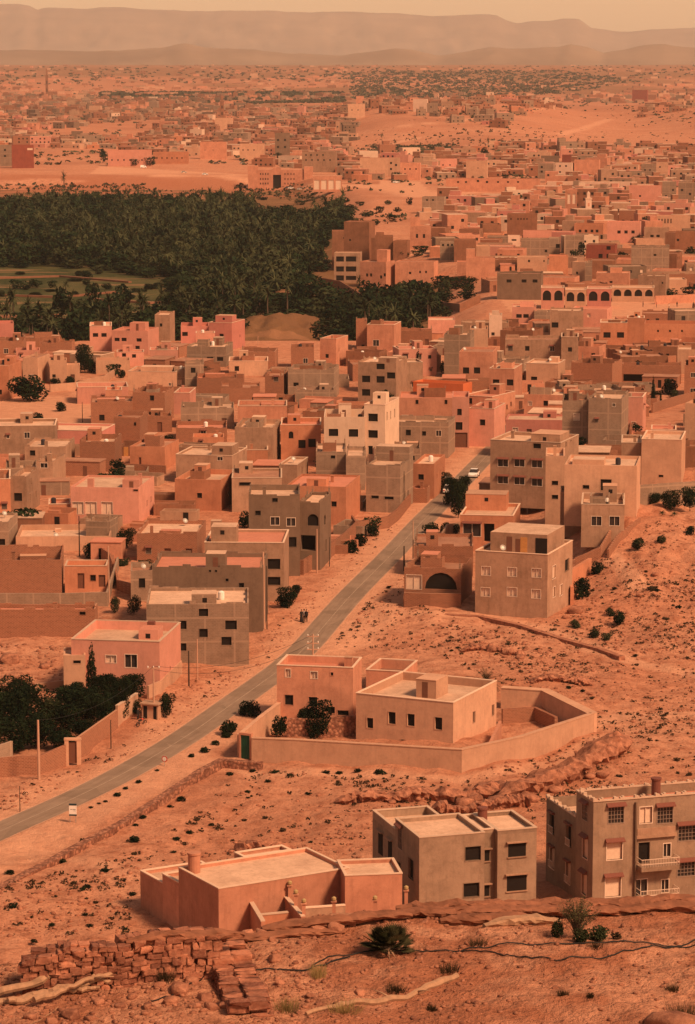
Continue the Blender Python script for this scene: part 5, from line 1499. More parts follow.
# everything smaller than that is one mass of far houses
mats = [MW[k] for k in ('sa', 'mu', 'br', 'or', 'ta', 'pe', 'pk', 'co', 'dg', 'cr', 'ro')] + [MR['L'], MR['R'], MR['M'], M_DARK]
mk = {k: i for i, k in enumerate(('sa', 'mu', 'br', 'or', 'ta', 'pe', 'pk', 'co', 'dg', 'cr', 'ro'))}
mb = MB()
for (x, y, z, W_, D_, Hh, yaw, st) in rest:
    u = np.array([math.cos(yaw), -math.sin(yaw)]); v = np.array([math.sin(yaw), math.cos(yaw)])
    def bx(a0, a1, b0, b1, z0, z1, m, top):
        n = len(mb.v)
        for zz in (z0, z1):
            for a, b in ((a0, b0), (a1, b0), (a1, b1), (a0, b1)):
                q_ = np.array([x, y]) + u * a + v * b; mb.v.append((q_[0], q_[1], zz))
        for kk, f in enumerate(((0, 1, 5, 4), (1, 2, 6, 5), (2, 3, 7, 6), (3, 0, 4, 7), (4, 5, 6, 7))):
            mb.f.append(tuple(n + i for i in f)); mb.m.append(top if kk == 4 else m)
    zg = float(ztd(x, y)); m = mk[st]; top = r5.choice([11, 12, 13, 11])
    bx(-W_ / 2, W_ / 2, -D_ / 2, D_ / 2, zg - 3, zg + Hh, m, top)
    if r5.random() < .5: a = r5.uniform(-W_ / 2, 0); bx(a, a + W_ * .4, -D_ * .1, D_ * .4, zg + Hh + .002, zg + Hh + r5.uniform(1.2, 3), m, top)
    if y < 4200:
        fl = max(1, int(Hh / 3)); n = max(1, int(W_ / 3.4))
        for f in range(fl):
            for i in range(n):
                if r5.random() < .55:
                    a = -W_ / 2 + (i + .5) * W_ / n; bx(a - .65, a + .65, -D_ / 2 - .06, -D_ / 2 + .1, zg + f * 3 + 1, zg + f * 3 + 2.3, 14, 14)
o = mb.build('distant_houses', mats); tag(o, 'dense mass of tiny far houses spreading over the plain', None, kind='stuff')
# ------------------------------------------------------------------ vegetation
def leaf_quads(n, lobes, size, rg, flat=.0, shell=.55):
    lobes = np.array(lobes, float)
    wgt = (lobes[:, 3] * lobes[:, 4] * lobes[:, 5]) ** .67; k = rg.choice(len(lobes), n, p=wgt / wgt.sum())
    d = rg.normal(size=(n, 3)); d /= np.linalg.norm(d, axis=1)[:, None]
    rad = rg.uniform(shell, 1.05, n) ** .6
    c = lobes[k, :3] + d * lobes[k, 3:6] * rad[:, None]
    nrm = d * .7 + rg.normal(size=(n, 3)) * .6; nrm[:, 2] += flat; nrm /= np.linalg.norm(nrm, axis=1)[:, None]
    a = np.cross(nrm, rg.normal(size=(n, 3))); a /= np.linalg.norm(a, axis=1)[:, None]; b = np.cross(nrm, a)
    s = (size * rg.uniform(.55, 1.35, n))[:, None]
    V = np.stack([c - a * s, c - b * s * .55, c + a * s, c + b * s * .55], 1).reshape(-1, 3)
    return V, np.arange(n * 4).reshape(-1, 4)
def lobes_for(kind, rg):
    L = []
    if kind == 'tree':
        for k in range(11):
            a = rg.uniform(0, 6.28); r_ = rg.uniform(.12, .32); L.append((r_ * math.cos(a), r_ * math.sin(a), rg.uniform(.2, .82), rg.uniform(.15, .25), rg.uniform(.15, .25), rg.uniform(.13, .22)))
        L.append((0, 0, .5, .36, .36, .42))
    elif kind == 'bush':
        for k in range(7):
            a = rg.uniform(0, 6.28); r_ = rg.uniform(.1, .33); L.append((r_ * math.cos(a), r_ * math.sin(a), rg.uniform(.2, .7), rg.uniform(.15, .25), rg.uniform(.15, .25), rg.uniform(.18, .3)))
        L.append((0, 0, .45, .35, .35, .42))
    elif kind == 'cypress':
        for k in range(12):
            t = k / 11; w_ = .42 * (1 - t) ** .7 + .06
            L.append((rg.uniform(-.05, .05), rg.uniform(-.05, .05), .1 + .86 * t, w_, w_, .09))
    return L
def mesh_of(o): return o.data
def trunk_mb(h, r0, limbs, rg, top=.6):
    mb = MB(); mb.tube([(0, 0, -.05), (rg.uniform(-.02, .02), 0, h * .5), (rg.uniform(-.03, .03), rg.uniform(-.03, .03), h)], [r0, r0 * .75, r0 * .55], 7)
    for k in range(limbs):
        a = 6.28 * k / limbs + rg.uniform(-.4, .4); mb.tube([(0, 0, h * .85), (.13 * math.cos(a), .13 * math.sin(a), h + .12), (.24 * math.cos(a), .24 * math.sin(a), h + rg.uniform(.2, .34))], [r0 * .5, r0 * .33, r0 * .12], 5)
    return mb
PROTO = {}
def proto(key, kind, n, size, mat, seed, trunk=(.2, .03, 5)):
    rg = np.random.default_rng(seed)
    nm = {'tree': 'broadleaf_tree', 'bush': 'bush', 'cypress': 'cypress_tree'}[kind]
    o = bpy.data.objects.new(nm, None)
    V, Q = leaf_quads(n, lobes_for(kind, rg), size, rg)
    me_o = mesh_np('crown' if kind != 'bush' else 'foliage', V, Q, mat); col.objects.unlink(me_o)
    mb = trunk_mb(trunk[0], trunk[1], trunk[2], rg); t = mb.build('trunk' if kind != 'bush' else 'stem', M_TRUNK); col.objects.unlink(t)
    PROTO.setdefault(key, []).append((nm, me_o.data, t.data, V, Q))
def proto_palm(key, nf, seg, seed, leaf=False, mat=ML_PALM, trunk=True, L=.36, zc=.78, wd=.045):
    rg = np.random.default_rng(seed); V, Q = [], []
    for k in range(nf):
        a = 6.28 * k * .618 + rg.uniform(-.1, .1); el = rg.uniform(-.5, 1.35); l = L * rg.uniform(.8, 1.1)
        p = np.array([0, 0, zc]); d = np.array([math.cos(a) * math.cos(el), math.sin(a) * math.cos(el), math.sin(el)])
        side = np.array([-math.sin(a), math.cos(a), 0]); pts = [p.copy()]
        for s in range(seg):
            p = p + d * l / seg; pts.append(p.copy()); d = d + np.array([0, 0, -1.15 / seg]); d /= np.linalg.norm(d)
        if not leaf:
            w_ = [wd * .5] + [wd * (1.1 - .9 * (s / seg)) for s in range(1, seg + 1)]
            for s in range(seg):
                for sg in (1, -1):
                    b = len(V); dn = np.array([0, 0, -.5])
                    V += [pts[s], pts[s + 1], pts[s + 1] + (side * sg + dn) * w_[s + 1], pts[s] + (side * sg + dn) * w_[s]]; Q.append((b, b + 1, b + 2, b + 3))
        else:
            n = seg * 5
            for q in range(1, n + 1):
                t = q / n * seg; i = min(int(t), seg - 1); c = pts[i] + (pts[i + 1] - pts[i]) * (t - i); fw = pts[i + 1] - pts[i]; fw /= np.linalg.norm(fw)
                ll = wd * 2.6 * math.sin(math.pi * min(.98, .15 + .8 * q / n))
                for sg in (1, -1):
                    tip = c + (side * sg * .8 + fw * .6 + np.array([0, 0, -.25])) * ll; b = len(V); V += [c - fw * wd * .09, c + fw * wd * .09, tip]; Q.append((b, b + 1, b + 2, b + 2))
                b = len(V)
                if i < seg: V += [pts[i] + side * .003, pts[i + 1] + side * .003, pts[i + 1] - side * .003, pts[i] - side * .003]; Q.append((b, b + 1, b + 2, b + 3))
    V = np.array(V); 
    if leaf: Q = [tuple(dict.fromkeys(f)) for f in Q]
    else: Q = np.array(Q)
    c = mesh_np('crown', V, Q, mat); col.objects.unlink(c)
    mb = MB(); mb.tube([(0, 0, -.03), (.01, 0, zc * .5), (0, 0, zc + .01)], [.035, .026, .024], 7)
    t = mb.build('trunk', M_TRUNK); col.objects.unlink(t)
    PROTO.setdefault(key, []).append(('palm_tree', c.data, t.data if trunk else None, V, Q))
for i in range(4): proto('far_dark', 'tree', 300, .08, ML_GDARK, 100 + i)
for i in range(3): proto('far_olive', 'tree', 280, .08, ML_OLIVE, 120 + i)
for i in range(3): proto('near_dark', 'tree', 3600, .03, ML_DARK, 140 + i)
for i in range(2): proto('near_olive', 'tree', 2200, .034, ML_OLIVE, 150 + i)
for i in range(3): proto('bush_dark', 'bush', 1100, .055, ML_DARK, 160 + i, (.2, .03, 5))
for i in range(3): proto('bush_olive', 'bush', 800, .06, ML_OLIVE, 170 + i, (.2, .03, 5))
for i in range(4): proto('shrub', 'bush', 200, .12, ML_SHRUB, 180 + i, (.15, .03, 4))
for i in range(2): proto('shrub_dark', 'bush', 220, .12, ML_DARK, 190 + i, (.15, .03, 4))
proto('cypress', 'cypress', 2400, .035, ML_DARK, 200, (.2, .03, 0))
for i in range(3): proto_palm('palm_far', 22, 4, 210 + i)
for i in range(2): proto_palm('palm_mid', 34, 6, 220 + i, wd=.03)
proto_palm('palm_low', 30, 6, 230, leaf=True, L=.62, zc=.34, wd=.05)
TREES = []
rv = random.Random(77)
def plant(key, P, hgt, wid, label, cat, group=None, name=None, variant=None):
    nm, cm, tm, V, Q = PROTO[key][rv.randrange(len(PROTO[key])) if variant is None else variant]
    o = empty(name or nm, P, rv.uniform(0, 6.28)); o.scale = (wid, wid, hgt)
    c = bpy.data.objects.new('crown' if nm != 'bush' else 'foliage', cm); col.objects.link(c); c.parent = o
    if tm: t = bpy.data.objects.new('trunk' if nm != 'bush' else 'stem', tm); col.objects.link(t); t.parent = o
    tag(o, label, cat, group); return o
def plant_px(key, px, yb, hp, wp, label=None, cat='tree', group=None, name=None, dz=-.1):
    P = gp(px, yb, rel=yb > 600); s_ = pscale(*P); P[2] += dz
    o = plant(key, P, hp / s_ * 1.03, wp / s_, label, cat, group, name); TREES.append((o, px, yb, key)); return o
# key, x, base y, height, width, label
TR = '''
near_dark|85|373|31|25|tall dark tree standing at the corner of the sandy plot
bush_dark|30|401|30|42|wide dark tree beside the orange house facing the sandy plot
bush_dark|56|384|8|14|
bush_dark|70|384|9|14|
bush_dark|82|386|7|11|
bush_olive|96|391|6|10|
bush_dark|122|378|10|10|
near_dark|126|549|21|22|dense dark bush between the low brick houses
bush_dark|34|521|14|26|
bush_dark|21|528|14|16|
bush_dark|84|524|7|12|
bush_olive|122|566|9|20|
bush_olive|144|567|9|18|
near_olive|115|613|18|14|
near_olive|134|614|20|16|
bush_dark|108|480|8|26|
near_dark|287|608|24|26|small bushy tree at the roadside turning by the red-roofed houses
near_dark|296|596|13|12|
bush_dark|350|553|15|20|dark roadside bush nearest the brick yard wall corner
bush_dark|361|546|15|18|middle one of the dark roadside bushes
bush_dark|373|536|15|16|dark roadside bush highest up the road
near_dark|452|505|30|20|
near_dark|458|518|42|22|
near_dark|447|492|22|16|
near_dark|464|492|18|16|
bush_dark|432|533|13|20|
bush_dark|446|534|14|16|
bush_olive|456|534|12|12|
bush_dark|581|598|24|25|round dark green bush against the corner house
bush_dark|596|576|18|14|smaller round dark bush behind the corner house
bush_olive|638|549|13|18|
near_dark|670|508|20|26|
near_dark|690|509|22|24|
near_dark|654|505|14|18|
palm_mid|662|519|9|16|little feather palm on the flat sand, the one beside the big trees
palm_mid|674|520|9|16|little feather palm on the flat sand, nearer the frame edge
bush_olive|661|543|9|12|
bush_dark|690|534|10|14|
bush_dark|640|405|13|22|
bush_dark|655|402|13|18|
cypress|653|404|27|6|dark cypress in the walled garden among brick enclosures
bush_olive|674|398|10|12|
cypress|418|377|26|9|dark pointed cypress beside the sloping alley
bush_dark|443|374|16|8|
bush_olive|412|372|16|10|
cypress|92|706|62|17|tall black-green cypress rising from the garden by the pink house
near_dark|166|718|26|20|rounded dark tree by the roadside hut
bush_dark|252|716|19|24|
bush_dark|228|735|19|20|
bush_dark|243|716|12|10|
shrub_dark|234|727|6|12|
shrub_dark|226|737|6|13|
shrub_dark|216|745|6|11|
shrub_dark|205|752|7|13|
shrub_dark|192|757|5|8|
bush_dark|279|737|26|20|round dark bush against the tall salmon block
near_dark|317|737|42|34|loose dark tree in the farmhouse yard
near_dark|305|729|24|20|
bush_olive|330|733|18|16|
palm_low|486|690|26|34|short bushy palm behind the farmhouse
bush_dark|618|625|18|16|
bush_olive|610|616|10|12|
bush_olive|575|628|10|14|
bush_olive|594|638|12|14|
bush_olive|606|640|9|14|
bush_dark|520|540|9|10|
near_dark|47|330|18|20|
far_dark|122|311|27|25|big round dark tree standing alone in the green field
far_dark|64|312|26|22|
far_dark|92|309|26|20|
far_olive|78|322|24|24|
far_dark|97|316|20|16|
palm_mid|66|300|20|16|
palm_mid|89|304|26|18|
far_dark|18|289|10|20|
far_dark|36|288|9|18|
far_dark|52|288|8|12|
palm_mid|64|200|28|11|lone tall palm on the bare bank above the grove
palm_mid|359|299|24|12|
palm_mid|390|304|16|9|
palm_mid|400|305|18|9|
palm_mid|408|303|16|9|
far_dark|440|287|12|22|
far_dark|456|290|14|22|
far_dark|470|288|12|20|
far_dark|445|303|10|24|
far_dark|465|300|11|24|
far_olive|412|288|7|18|
far_dark|425|313|14|24|
far_dark|405|318|18|26|
far_dark|386|318|18|24|
far_olive|445|318|12|22|
far_dark|421|252|7|20|
far_dark|470|206|13|19|round dark tree on the bare sand above the town
far_dark|515|208|15|18|spiky dark clump of trees beside the round one above the town
far_dark|463|278|7|14|
far_dark|468|292|8|18|
far_dark|600|222|7|10|
far_dark|611|221|8|10|
far_dark|646|229|13|10|
far_dark|637|243|8|16|
far_dark|623|265|14|12|
far_dark|575|263|14|12|
far_dark|582|258|16|10|
far_dark|690|258|12|14|
far_dark|672|268|6|14|
far_dark|660|293|8|16|
far_dark|672|296|9|18|
far_dark|688|295|9|18|
far_dark|688|213|9|22|
far_dark|555|302|9|8|
far_dark|409|205|9|9|
far_dark|103|162|13|10|
far_dark|110|162|8|8|
far_dark|135|166|8|12|
far_dark|150|166|10|14|
far_dark|244|159|7|8|
far_dark|279|160|8|7|
far_dark|397|180|8|14|
far_dark|487|176|8|8|
far_dark|506|180|6|10|
palm_mid|382|144|11|7|
palm_mid|395|150|11|7|
palm_mid|415|147|12|7|
palm_mid|441|152|10|6|
palm_mid|480|150|11|7|
palm_mid|488|150|12|8|
palm_mid|502|150|11|7|
far_dark|484|154|8|9|
palm_mid|545|150|9|6|
palm_mid|578|148|10|6|
palm_mid|593|150|10|6|
palm_mid|677|150|10|6|
far_dark|691|154|12|10|
'''
def kindword(k): return {'near_dark': 'dark leafy tree', 'near_olive': 'olive green tree', 'bush_dark': 'dark rounded bush', 'bush_olive': 'olive green bush', 'far_dark': 'dark tree', 'far_olive': 'grey-green tree',
                         'palm_mid': 'date palm', 'cypress': 'cypress', 'shrub_dark': 'dark shrub', 'palm_low': 'low palm'}[k]
for line in TR.strip().splitlines():
    k, x, y, hp, wp, lb = line.split('|'); cat = 'palm' if 'palm' in k else 'bush' if 'bush' in k or 'shrub' in k else 'tree'
    plant_px(k, float(x), float(y), float(hp), float(wp), lb or None, cat)
for q in range(34):
    px, py = rv.uniform(-5, 190), rv.choice([276, 283, 290, 298, 307, 316]) + rv.uniform(-2, 2)
    if not pip(px, py, FIELD): continue
    plant_px('bush_dark' if rv.random() < .7 else 'bush_olive', px, py, rv.uniform(3, 8), rv.uniform(8, 22), 'dark hedge bush on the banks between the green fields', 'bush', 'hedge bushes on the field banks')
for pts, lb in (([(-10, 279), (60, 277), (130, 283)], 'long earth bank across the upper field'), ([(0, 296), (60, 298), (125, 292)], 'earth bank across the middle field'), ([(95, 300), (150, 304), (195, 300)], 'earth bank near the lone round tree'), ([(-10, 318), (60, 316)], 'earth bank at the lowest field corner')):
    pwall('field_bank', pts, .7, 0, 'mu', lb, t=1.6, cat='earth bank')
for i_, (px, yb, hp, wp) in enumerate([(352, 212, 8, 14), (366, 217, 8, 16), (380, 213, 7, 12), (392, 222, 8, 14), (374, 226, 7, 14), (345, 203, 7, 14), (398, 212, 6, 10), (360, 206, 5, 12), (388, 205, 5, 10), (404, 258, 7, 16), (418, 256, 6, 16), (300, 205, 5, 16), (262, 200, 4, 14), (232, 197, 4, 12)]):
    plant_px('far_dark', px, yb, hp, wp, 'dark tree clinging to the sandy bank between grove and town', 'tree', 'trees on the sandy bank above the kasbah')
# walled garden beside the pink house: dense dark trees
for px, yb, hp, wp in [(6, 735, 40, 40), (28, 728, 36, 38), (50, 722, 34, 36), (14, 752, 38, 40), (40, 748, 36, 40), (66, 735, 36, 34), (70, 714, 28, 28), (86, 722, 34, 32), (104, 712, 34, 30), (118, 704, 32, 26), (134, 700, 24, 24),
                       (100, 728, 30, 30), (84, 742, 28, 30), (118, 720, 26, 24), (20, 708, 26, 34), (4, 706, 24, 30), (62, 750, 24, 30), (-14, 740, 40, 40), (134, 712, 18, 16), (78, 700, 20, 16)]:
    o = plant_px('near_dark' if rv.random() < .85 else 'near_olive', px, yb, hp * rv.uniform(.75, 1.25), wp * rv.uniform(1.1, 1.5), 'dense dark fruit tree packed in the walled garden', 'tree', 'trees packed in the walled garden')
# the palm grove
r6 = np.random.default_rng(66); gl = []
Yv = 862.
while Yv < 1715:
    x = -Yv * .14
    xr = -18 + 40 * float(fbm(Yv * .02, 3.3, 3, 9)) - 2 + np.interp(Yv, [820, 913, 1072, 1180, 1297, 1643, 1896, 2100.], [20, 33, 42, 12, -4, 2, -30, -60.])
    while x < xr - 4:
        xx, yy = x + r6.uniform(-3, 3), Yv + r6.uniform(-4, 4); px, py = proj(xx, yy, -8)
        infield = bool(pip(px, py, [(-80, 266), (90, 268), (178, 284), (190, 300), (160, 322), (60, 326), (-80, 322)]))
        if not infield and not (((px - 283) / 42) ** 2 + ((py - 329) / 10) ** 2 < 1 or (235 < px < 325 and py > 329)) and not (px > 322 and 245 < py < 306) and not (px > 300 and 272 < py < 296) and not (yy > 1560 and float(fbm(xx * .025, yy * .004, 3, 13)) < .32 + (yy - 1560) / 205 * .26): gl.append((xx, yy, px, py))
        x += 8.2
    Yv += 9.
gl.sort(key=lambda t: t[1])
NG = 205
GV, GQ, GM, off = [], [], [], 0
far_keys = ['far_dark', 'far_dark', 'far_olive', 'palm_far', 'palm_far']
kmat = {'far_dark': 0, 'far_olive': 1, 'palm_far': 2, 'trunk': 3}
for i, (x, y, px, py) in enumerate(gl):
    z = float(zt(x, y)); nse = float(fbm(x * .03, y * .008, 3, 5))
    key = 'palm_far' if r6.random() < (.6 if nse > .5 else .15) else ('far_dark' if r6.random() < .75 else 'far_olive')
    hgt = r6.uniform(8, 13.5) if key == 'palm_far' else r6.uniform(4.5, 11); wid = r6.uniform(7.5, 10) if key == 'palm_far' else r6.uniform(6.5, 14)
    if i < NG:
        plant(key, (x, y, z - .2), hgt, wid, 'date palm with drooping grey-green crown at the near side of the grove' if key == 'palm_far' else ('dark broad tree at the near side of the palm grove' if key == 'far_dark' else 'grey-green tree at the near side of the palm grove'),
              'palm' if key == 'palm_far' else 'tree', 'palms along the near side of the grove' if key == 'palm_far' else 'dark trees of the grove' if key == 'far_dark' else 'grey-green trees of the grove')
    else:
        v = PROTO[key][int(r6.integers(len(PROTO[key])))]; a = r6.uniform(0, 6.28); V = v[3] * np.array([wid, wid, hgt])
        ca, sa = math.cos(a), math.sin(a); V = np.stack([V[:, 0] * ca - V[:, 1] * sa + x, V[:, 0] * sa + V[:, 1] * ca + y, V[:, 2] + z], 1)
        GV.append(V); GQ.append(v[4] + off); off += len(V); GM.append(np.full(len(v[4]), kmat[key]))
    if r6.random() < .75:   # undergrowth below the crowns
        v = PROTO['far_dark'][int(r6.integers(4))]; V = v[3] * np.array([r6.uniform(8, 14), r6.uniform(8, 14), r6.uniform(2.5, 5)]) + np.array([x + r6.uniform(-4, 4), y + r6.uniform(-4, 4), z - .6]); GV.append(V); GQ.append(v[4] + off); off += len(V); GM.append(np.full(len(v[4]), 0 if r6.random() < .7 else 1))
o = mesh_np('palm_grove', np.concatenate(GV), np.concatenate(GQ), [ML_GDARK, ML_OLIVE, ML_PALM], mi=np.concatenate(GM)); tag(o, 'dense palm and fruit tree grove filling the river hollow', kind='stuff')
print('grove', len(gl))
# far green belts on the plain: clumps
FV, off = [], 0
def far_clumps(poly, n, hmin, hmax):
    xs = [p[0] for p in poly]; ys = [p[1] for p in poly]; c = 0
    n = int(n * 3.2); hmin *= .5; hmax *= .5
    while c < n:
        px, py = r6.uniform(min(xs), max(xs)), r6.uniform(min(ys), max(ys)); c += 1
        if not pip(px, py, poly): continue
        p = gp(px, py); s_ = float(r6.uniform(hmin, hmax))
        V, Q = leaf_quads(11, [(0, 0, .45, .9, .9, .5)], .6, r6); FV.append(V * s_ * np.array([1.5, 1.5, 1]) + p)
far_clumps([(350, 72), (560, 70), (640, 82), (560, 94), (470, 99), (350, 99)], 850, 4, 8)
far_clumps([(100, 92), (345, 92), (345, 103), (100, 104)], 900, 4, 7)
far_clumps([(0, 66), (700, 66), (700, 78), (0, 86)], 260, 5, 9)
far_clumps([(365, 145), (420, 146), (455, 144), (462, 154), (370, 155)], 120, 2.2, 3.6)
far_clumps([(0, 84), (355, 84), (355, 165), (0, 165)], 330, 2.5, 4.5)
far_clumps([(360, 96), (700, 92), (700, 128), (600, 104), (480, 122), (360, 104)], 170, 2.5, 4.5)
far_clumps([(350, 150), (700, 150), (700, 190), (350, 185)], 130, 2, 3.6)
V = np.concatenate(FV); o = mesh_np('distant_vegetation', V, np.arange(len(V)).reshape(-1, 4), ML_FAR); tag(o, 'hazy belts of far palms and trees dotted over the plain', kind='stuff')
# far hamlets on the plain beyond
mb = MB(); rr = random.Random(9)
for _ in range(520):
    px, py = rr.uniform(-20, 715), 64 + 32 * rr.random() ** .7; p = gp(px, py); 
    if p[1] < 3300 or (pip(px, py, [(350, 70), (600, 70), (640, 86), (560, 95), (350, 99)]) and rr.random() < .8): continue
    w_, h_ = rr.uniform(7, 20), rr.uniform(3, 6); n = len(mb.v)
    mb.box(p[0] - w_ / 2, p[0] + w_ / 2, p[1], p[1] + rr.uniform(12, 40), p[2] - 3, p[2] + h_, rr.randrange(5), top=rr.choice([5, 6, 5]))
o = mb.build('distant_hamlets', [MW['sa'], MW['ta'], MW['mu'], MW['br'], MW['pe'], MR['M'], MR['R']]); tag(o, 'scattered tiny far hamlets fading into the dusty plain', kind='stuff')

# random town bushes and trees between houses
FP = [(h.c[0], h.c[1], max(h.W, h.D) * .62) for h in HOUSES]
cnt = 0
while cnt < 70:
    px, yb = rv.uniform(0, 695), rv.uniform(190, 590)
    if not any(pip(px, yb, p) for p in TOWN) or any(pip(px, yb, p) for p in HOLES[1:]): continue
    P = gp(px, yb)
    if any(abs(P[0] - a) < c and abs(P[1] - b) < c for a, b, c in FP) or float(seg_dist(P[0], P[1], _CLs)) < 6: 
        if rv.random() < .97: continue
        continue
    cnt += 1; k = 'bush_dark' if rv.random() < .6 else 'far_dark'; s_ = pscale(*P); hh = rv.uniform(2, 4.5)
    o = plant(k, P, hh, hh * rv.uniform(1, 1.6), None, 'bush' if 'bush' in k else 'tree'); TREES.append((o, px, yb, k))

# ------------------------------------------------------------------ stones and shrubs of the open ground
def ico():
    t = (1 + 5 ** .5) / 2
    V = np.array([(-1, t, 0), (1, t, 0), (-1, -t, 0), (1, -t, 0), (0, -1, t), (0, 1, t), (0, -1, -t), (0, 1, -t), (t, 0, -1), (t, 0, 1), (-t, 0, -1), (-t, 0, 1)], float); V /= np.linalg.norm(V[0])
    Fc = np.array([(0, 11, 5), (0, 5, 1), (0, 1, 7), (0, 7, 10), (0, 10, 11), (1, 5, 9), (5, 11, 4), (11, 10, 2), (10, 7, 6), (7, 1, 8), (3, 9, 4), (3, 4, 2), (3, 2, 6), (3, 6, 8), (3, 8, 9), (4, 9, 5), (2, 4, 11), (6, 2, 10), (8, 6, 7), (9, 8, 1)])
    return V, Fc
IV, IF = ico()
def subdiv(V, Fc):
    V = [tuple(v) for v in V]; cache = {}; out = []
    def mid(a, b):
        k = (min(a, b), max(a, b))
        if k not in cache: m = np.array(V[a]) + np.array(V[b]); m /= np.linalg.norm(m); V.append(tuple(m)); cache[k] = len(V) - 1
        return cache[k]
    for a, b, c in Fc: ab, bc, ca = mid(a, b), mid(b, c), mid(c, a); out += [(a, ab, ca), (b, bc, ab), (c, ca, bc), (ab, bc, ca)]
    return np.array(V), np.array(out)
IV2, IF2 = subdiv(IV, IF); IV3, IF3 = subdiv(IV2, IF2)
def stone_verts(base, rg, sx, sy, sz, rough=.25, boxy=.5):
    V = base.copy(); m = np.abs(V).max(1)[:, None]; V = V * (1 - boxy) + (V / m * .8) * boxy
    V *= 1 + rg.uniform(-rough, rough, (len(V), 1)) * .6
    for _ in range(3):   # random planar chips
        n = rg.normal(size=3); n /= np.linalg.norm(n); d = V @ n; lim = rg.uniform(.55, .8); over = np.maximum(d - lim, 0); V = V - over[:, None] * n
    a = rg.uniform(0, 6.28); V = V * np.array([sx, sy, sz]); ca, sa = math.cos(a), math.sin(a)
    return np.stack([V[:, 0] * ca - V[:, 1] * sa, V[:, 0] * sa + V[:, 1] * ca, V[:, 2]], 1)
def scatter_stones(name, pts, smin, smax, base, faces, label, power=2.5, mat=None):
    VV, FF, off = [], [], 0
    for (x, y) in pts:
        s_ = smin + (smax - smin) * r6.random() ** power; z = float(ztd(x, y))
        V = stone_verts(base, r6, s_, s_ * r6.uniform(.6, 1), s_ * r6.uniform(.4, .7)) + np.array([x, y, z + s_ * .1])
        VV.append(V); FF.append(faces + off); off += len(V)
    o = mesh_np(name, np.concatenate(VV), np.concatenate(FF), mat or M_ROCK); tag(o, label, kind='stuff'); return o
FPs = [(h.c[0], h.c[1], math.hypot(h.W, h.D) * .5) for h in HOUSES if h.c[1] < 620]
def clear(x, y, m=0): return not any((x - a) ** 2 + (y - b) ** 2 < (c + m) ** 2 for a, b, c in FPs)
DES = [(150, 850), (240, 775), (260, 772), (460, 778), (600, 735), (560, 705), (510, 690), (400, 650), (340, 650), (330, 680), (270, 690), (300, 655), (420, 560), (400, 605), (470, 622), (570, 622), (590, 560), (650, 530), (705, 525), (705, 790), (560, 800), (535, 830), (370, 830), (355, 870), (140, 880), (130, 935), (-10, 940), (-10, 895)]
YARD = G([(250, 762), (380, 768), (461, 773), (594, 736), (545, 706), (500, 690), (430, 655), (275, 655), (276, 710), (240, 740)], plane=0.0); YARDP = [tuple(a) for a in YARD]
def des_pts(n, polys, nth=.0, yfree=3.2, sc_=.05, seed=3):
    out = []; 
    while len(out) < n:
        poly = polys[int(r6.integers(len(polys)))]; px = r6.uniform(-10, 705); py = r6.uniform(min(p[1] for p in poly), max(p[1] for p in poly))
        if not pip(px, py, poly): continue
        p = gp(px, py)
        if pip(p[0], p[1], YARDP) or float(seg_dist(p[0], p[1], _CLs)) < yfree or not clear(p[0], p[1]): continue
        if nth and float(fbm(np.array(p[0] * sc_), np.array(p[1] * sc_), 3, seed)) < nth and r6.random() < .85: continue
        out.append((p[0], p[1]))
    return out
VERGE = [(0, 795), (130, 740), (180, 690), (260, 640), (350, 560), (440, 480), (440, 496), (350, 582), (290, 652), (190, 722), (130, 756), (0, 815)]
ROCKY = [(0, 640), (64, 645), (64, 690), (0, 700)]
SLOPE = [(560, 600), (640, 530), (705, 520), (705, 660), (600, 650)]
scatter_stones('scattered_stones', des_pts(3600, [DES], .5, seed=3), .05, .38, IV, IF, 'small stones scattered over the open desert ground')
scatter_stones('verge_rubble', des_pts(900, [VERGE], .45, 3.0, .2), .04, .28, IV, IF, 'rubble and small stones along the road verge')
scatter_stones('slope_rubble', des_pts(1500, [SLOPE, ROCKY, [(440, 625), (600, 660), (600, 690), (430, 660)]], .45, seed=8), .06, .45, IV, IF, 'loose rocks on the scree slope and gully')
def scrub(pts):
    VV = []
    for (x, y) in pts:
        s_ = .12 + .3 * r6.random() ** 2; V, Q = leaf_quads(12, [(0, 0, .3, .8, .8, .45)], .42, r6); VV.append(V * s_ + np.array([x, y, float(ztd(x, y))]))
    V = np.concatenate(VV); o = mesh_np('low_scrub', V, np.arange(len(V)).reshape(-1, 4), ML_SHRUB); tag(o, 'low dry scrub and thistles dotting the open desert ground', kind='stuff')
scrub(des_pts(2300, [DES, DES, DES, SLOPE, VERGE], .5, 3.2, .11, 44))
def far_scrub(poly, n):
    VV, c = [], 0; xs = [p[0] for p in poly]; ys = [p[1] for p in poly]
    while c < n:
        px, py = r6.uniform(min(xs), max(xs)), r6.uniform(min(ys), max(ys))
        if not pip(px, py, poly): continue
        p = gp(px, py); c += 1
        if float(fbm(p[0] * .01, p[1] * .005, 3, 71)) < .47: continue
        s_ = r6.uniform(.6, 1.8); V, Q = leaf_quads(9, [(0, 0, .3, .9, .9, .5)], .6, r6); VV.append(V * s_ + p)
    return VV
VV = far_scrub([(350, 104), (700, 104), (700, 150), (350, 150)], 900) + far_scrub([(-10, 184), (300, 184), (345, 200), (345, 204), (200, 196), (-10, 190)], 500) + far_scrub([(345, 186), (470, 196), (400, 225), (350, 222)], 160)
V = np.concatenate(VV); o = mesh_np('hillside_scrub', V, np.arange(len(V)).reshape(-1, 4), ML_FAR); tag(o, 'sparse scrub on the bare far hill and sandy bank', kind='stuff')
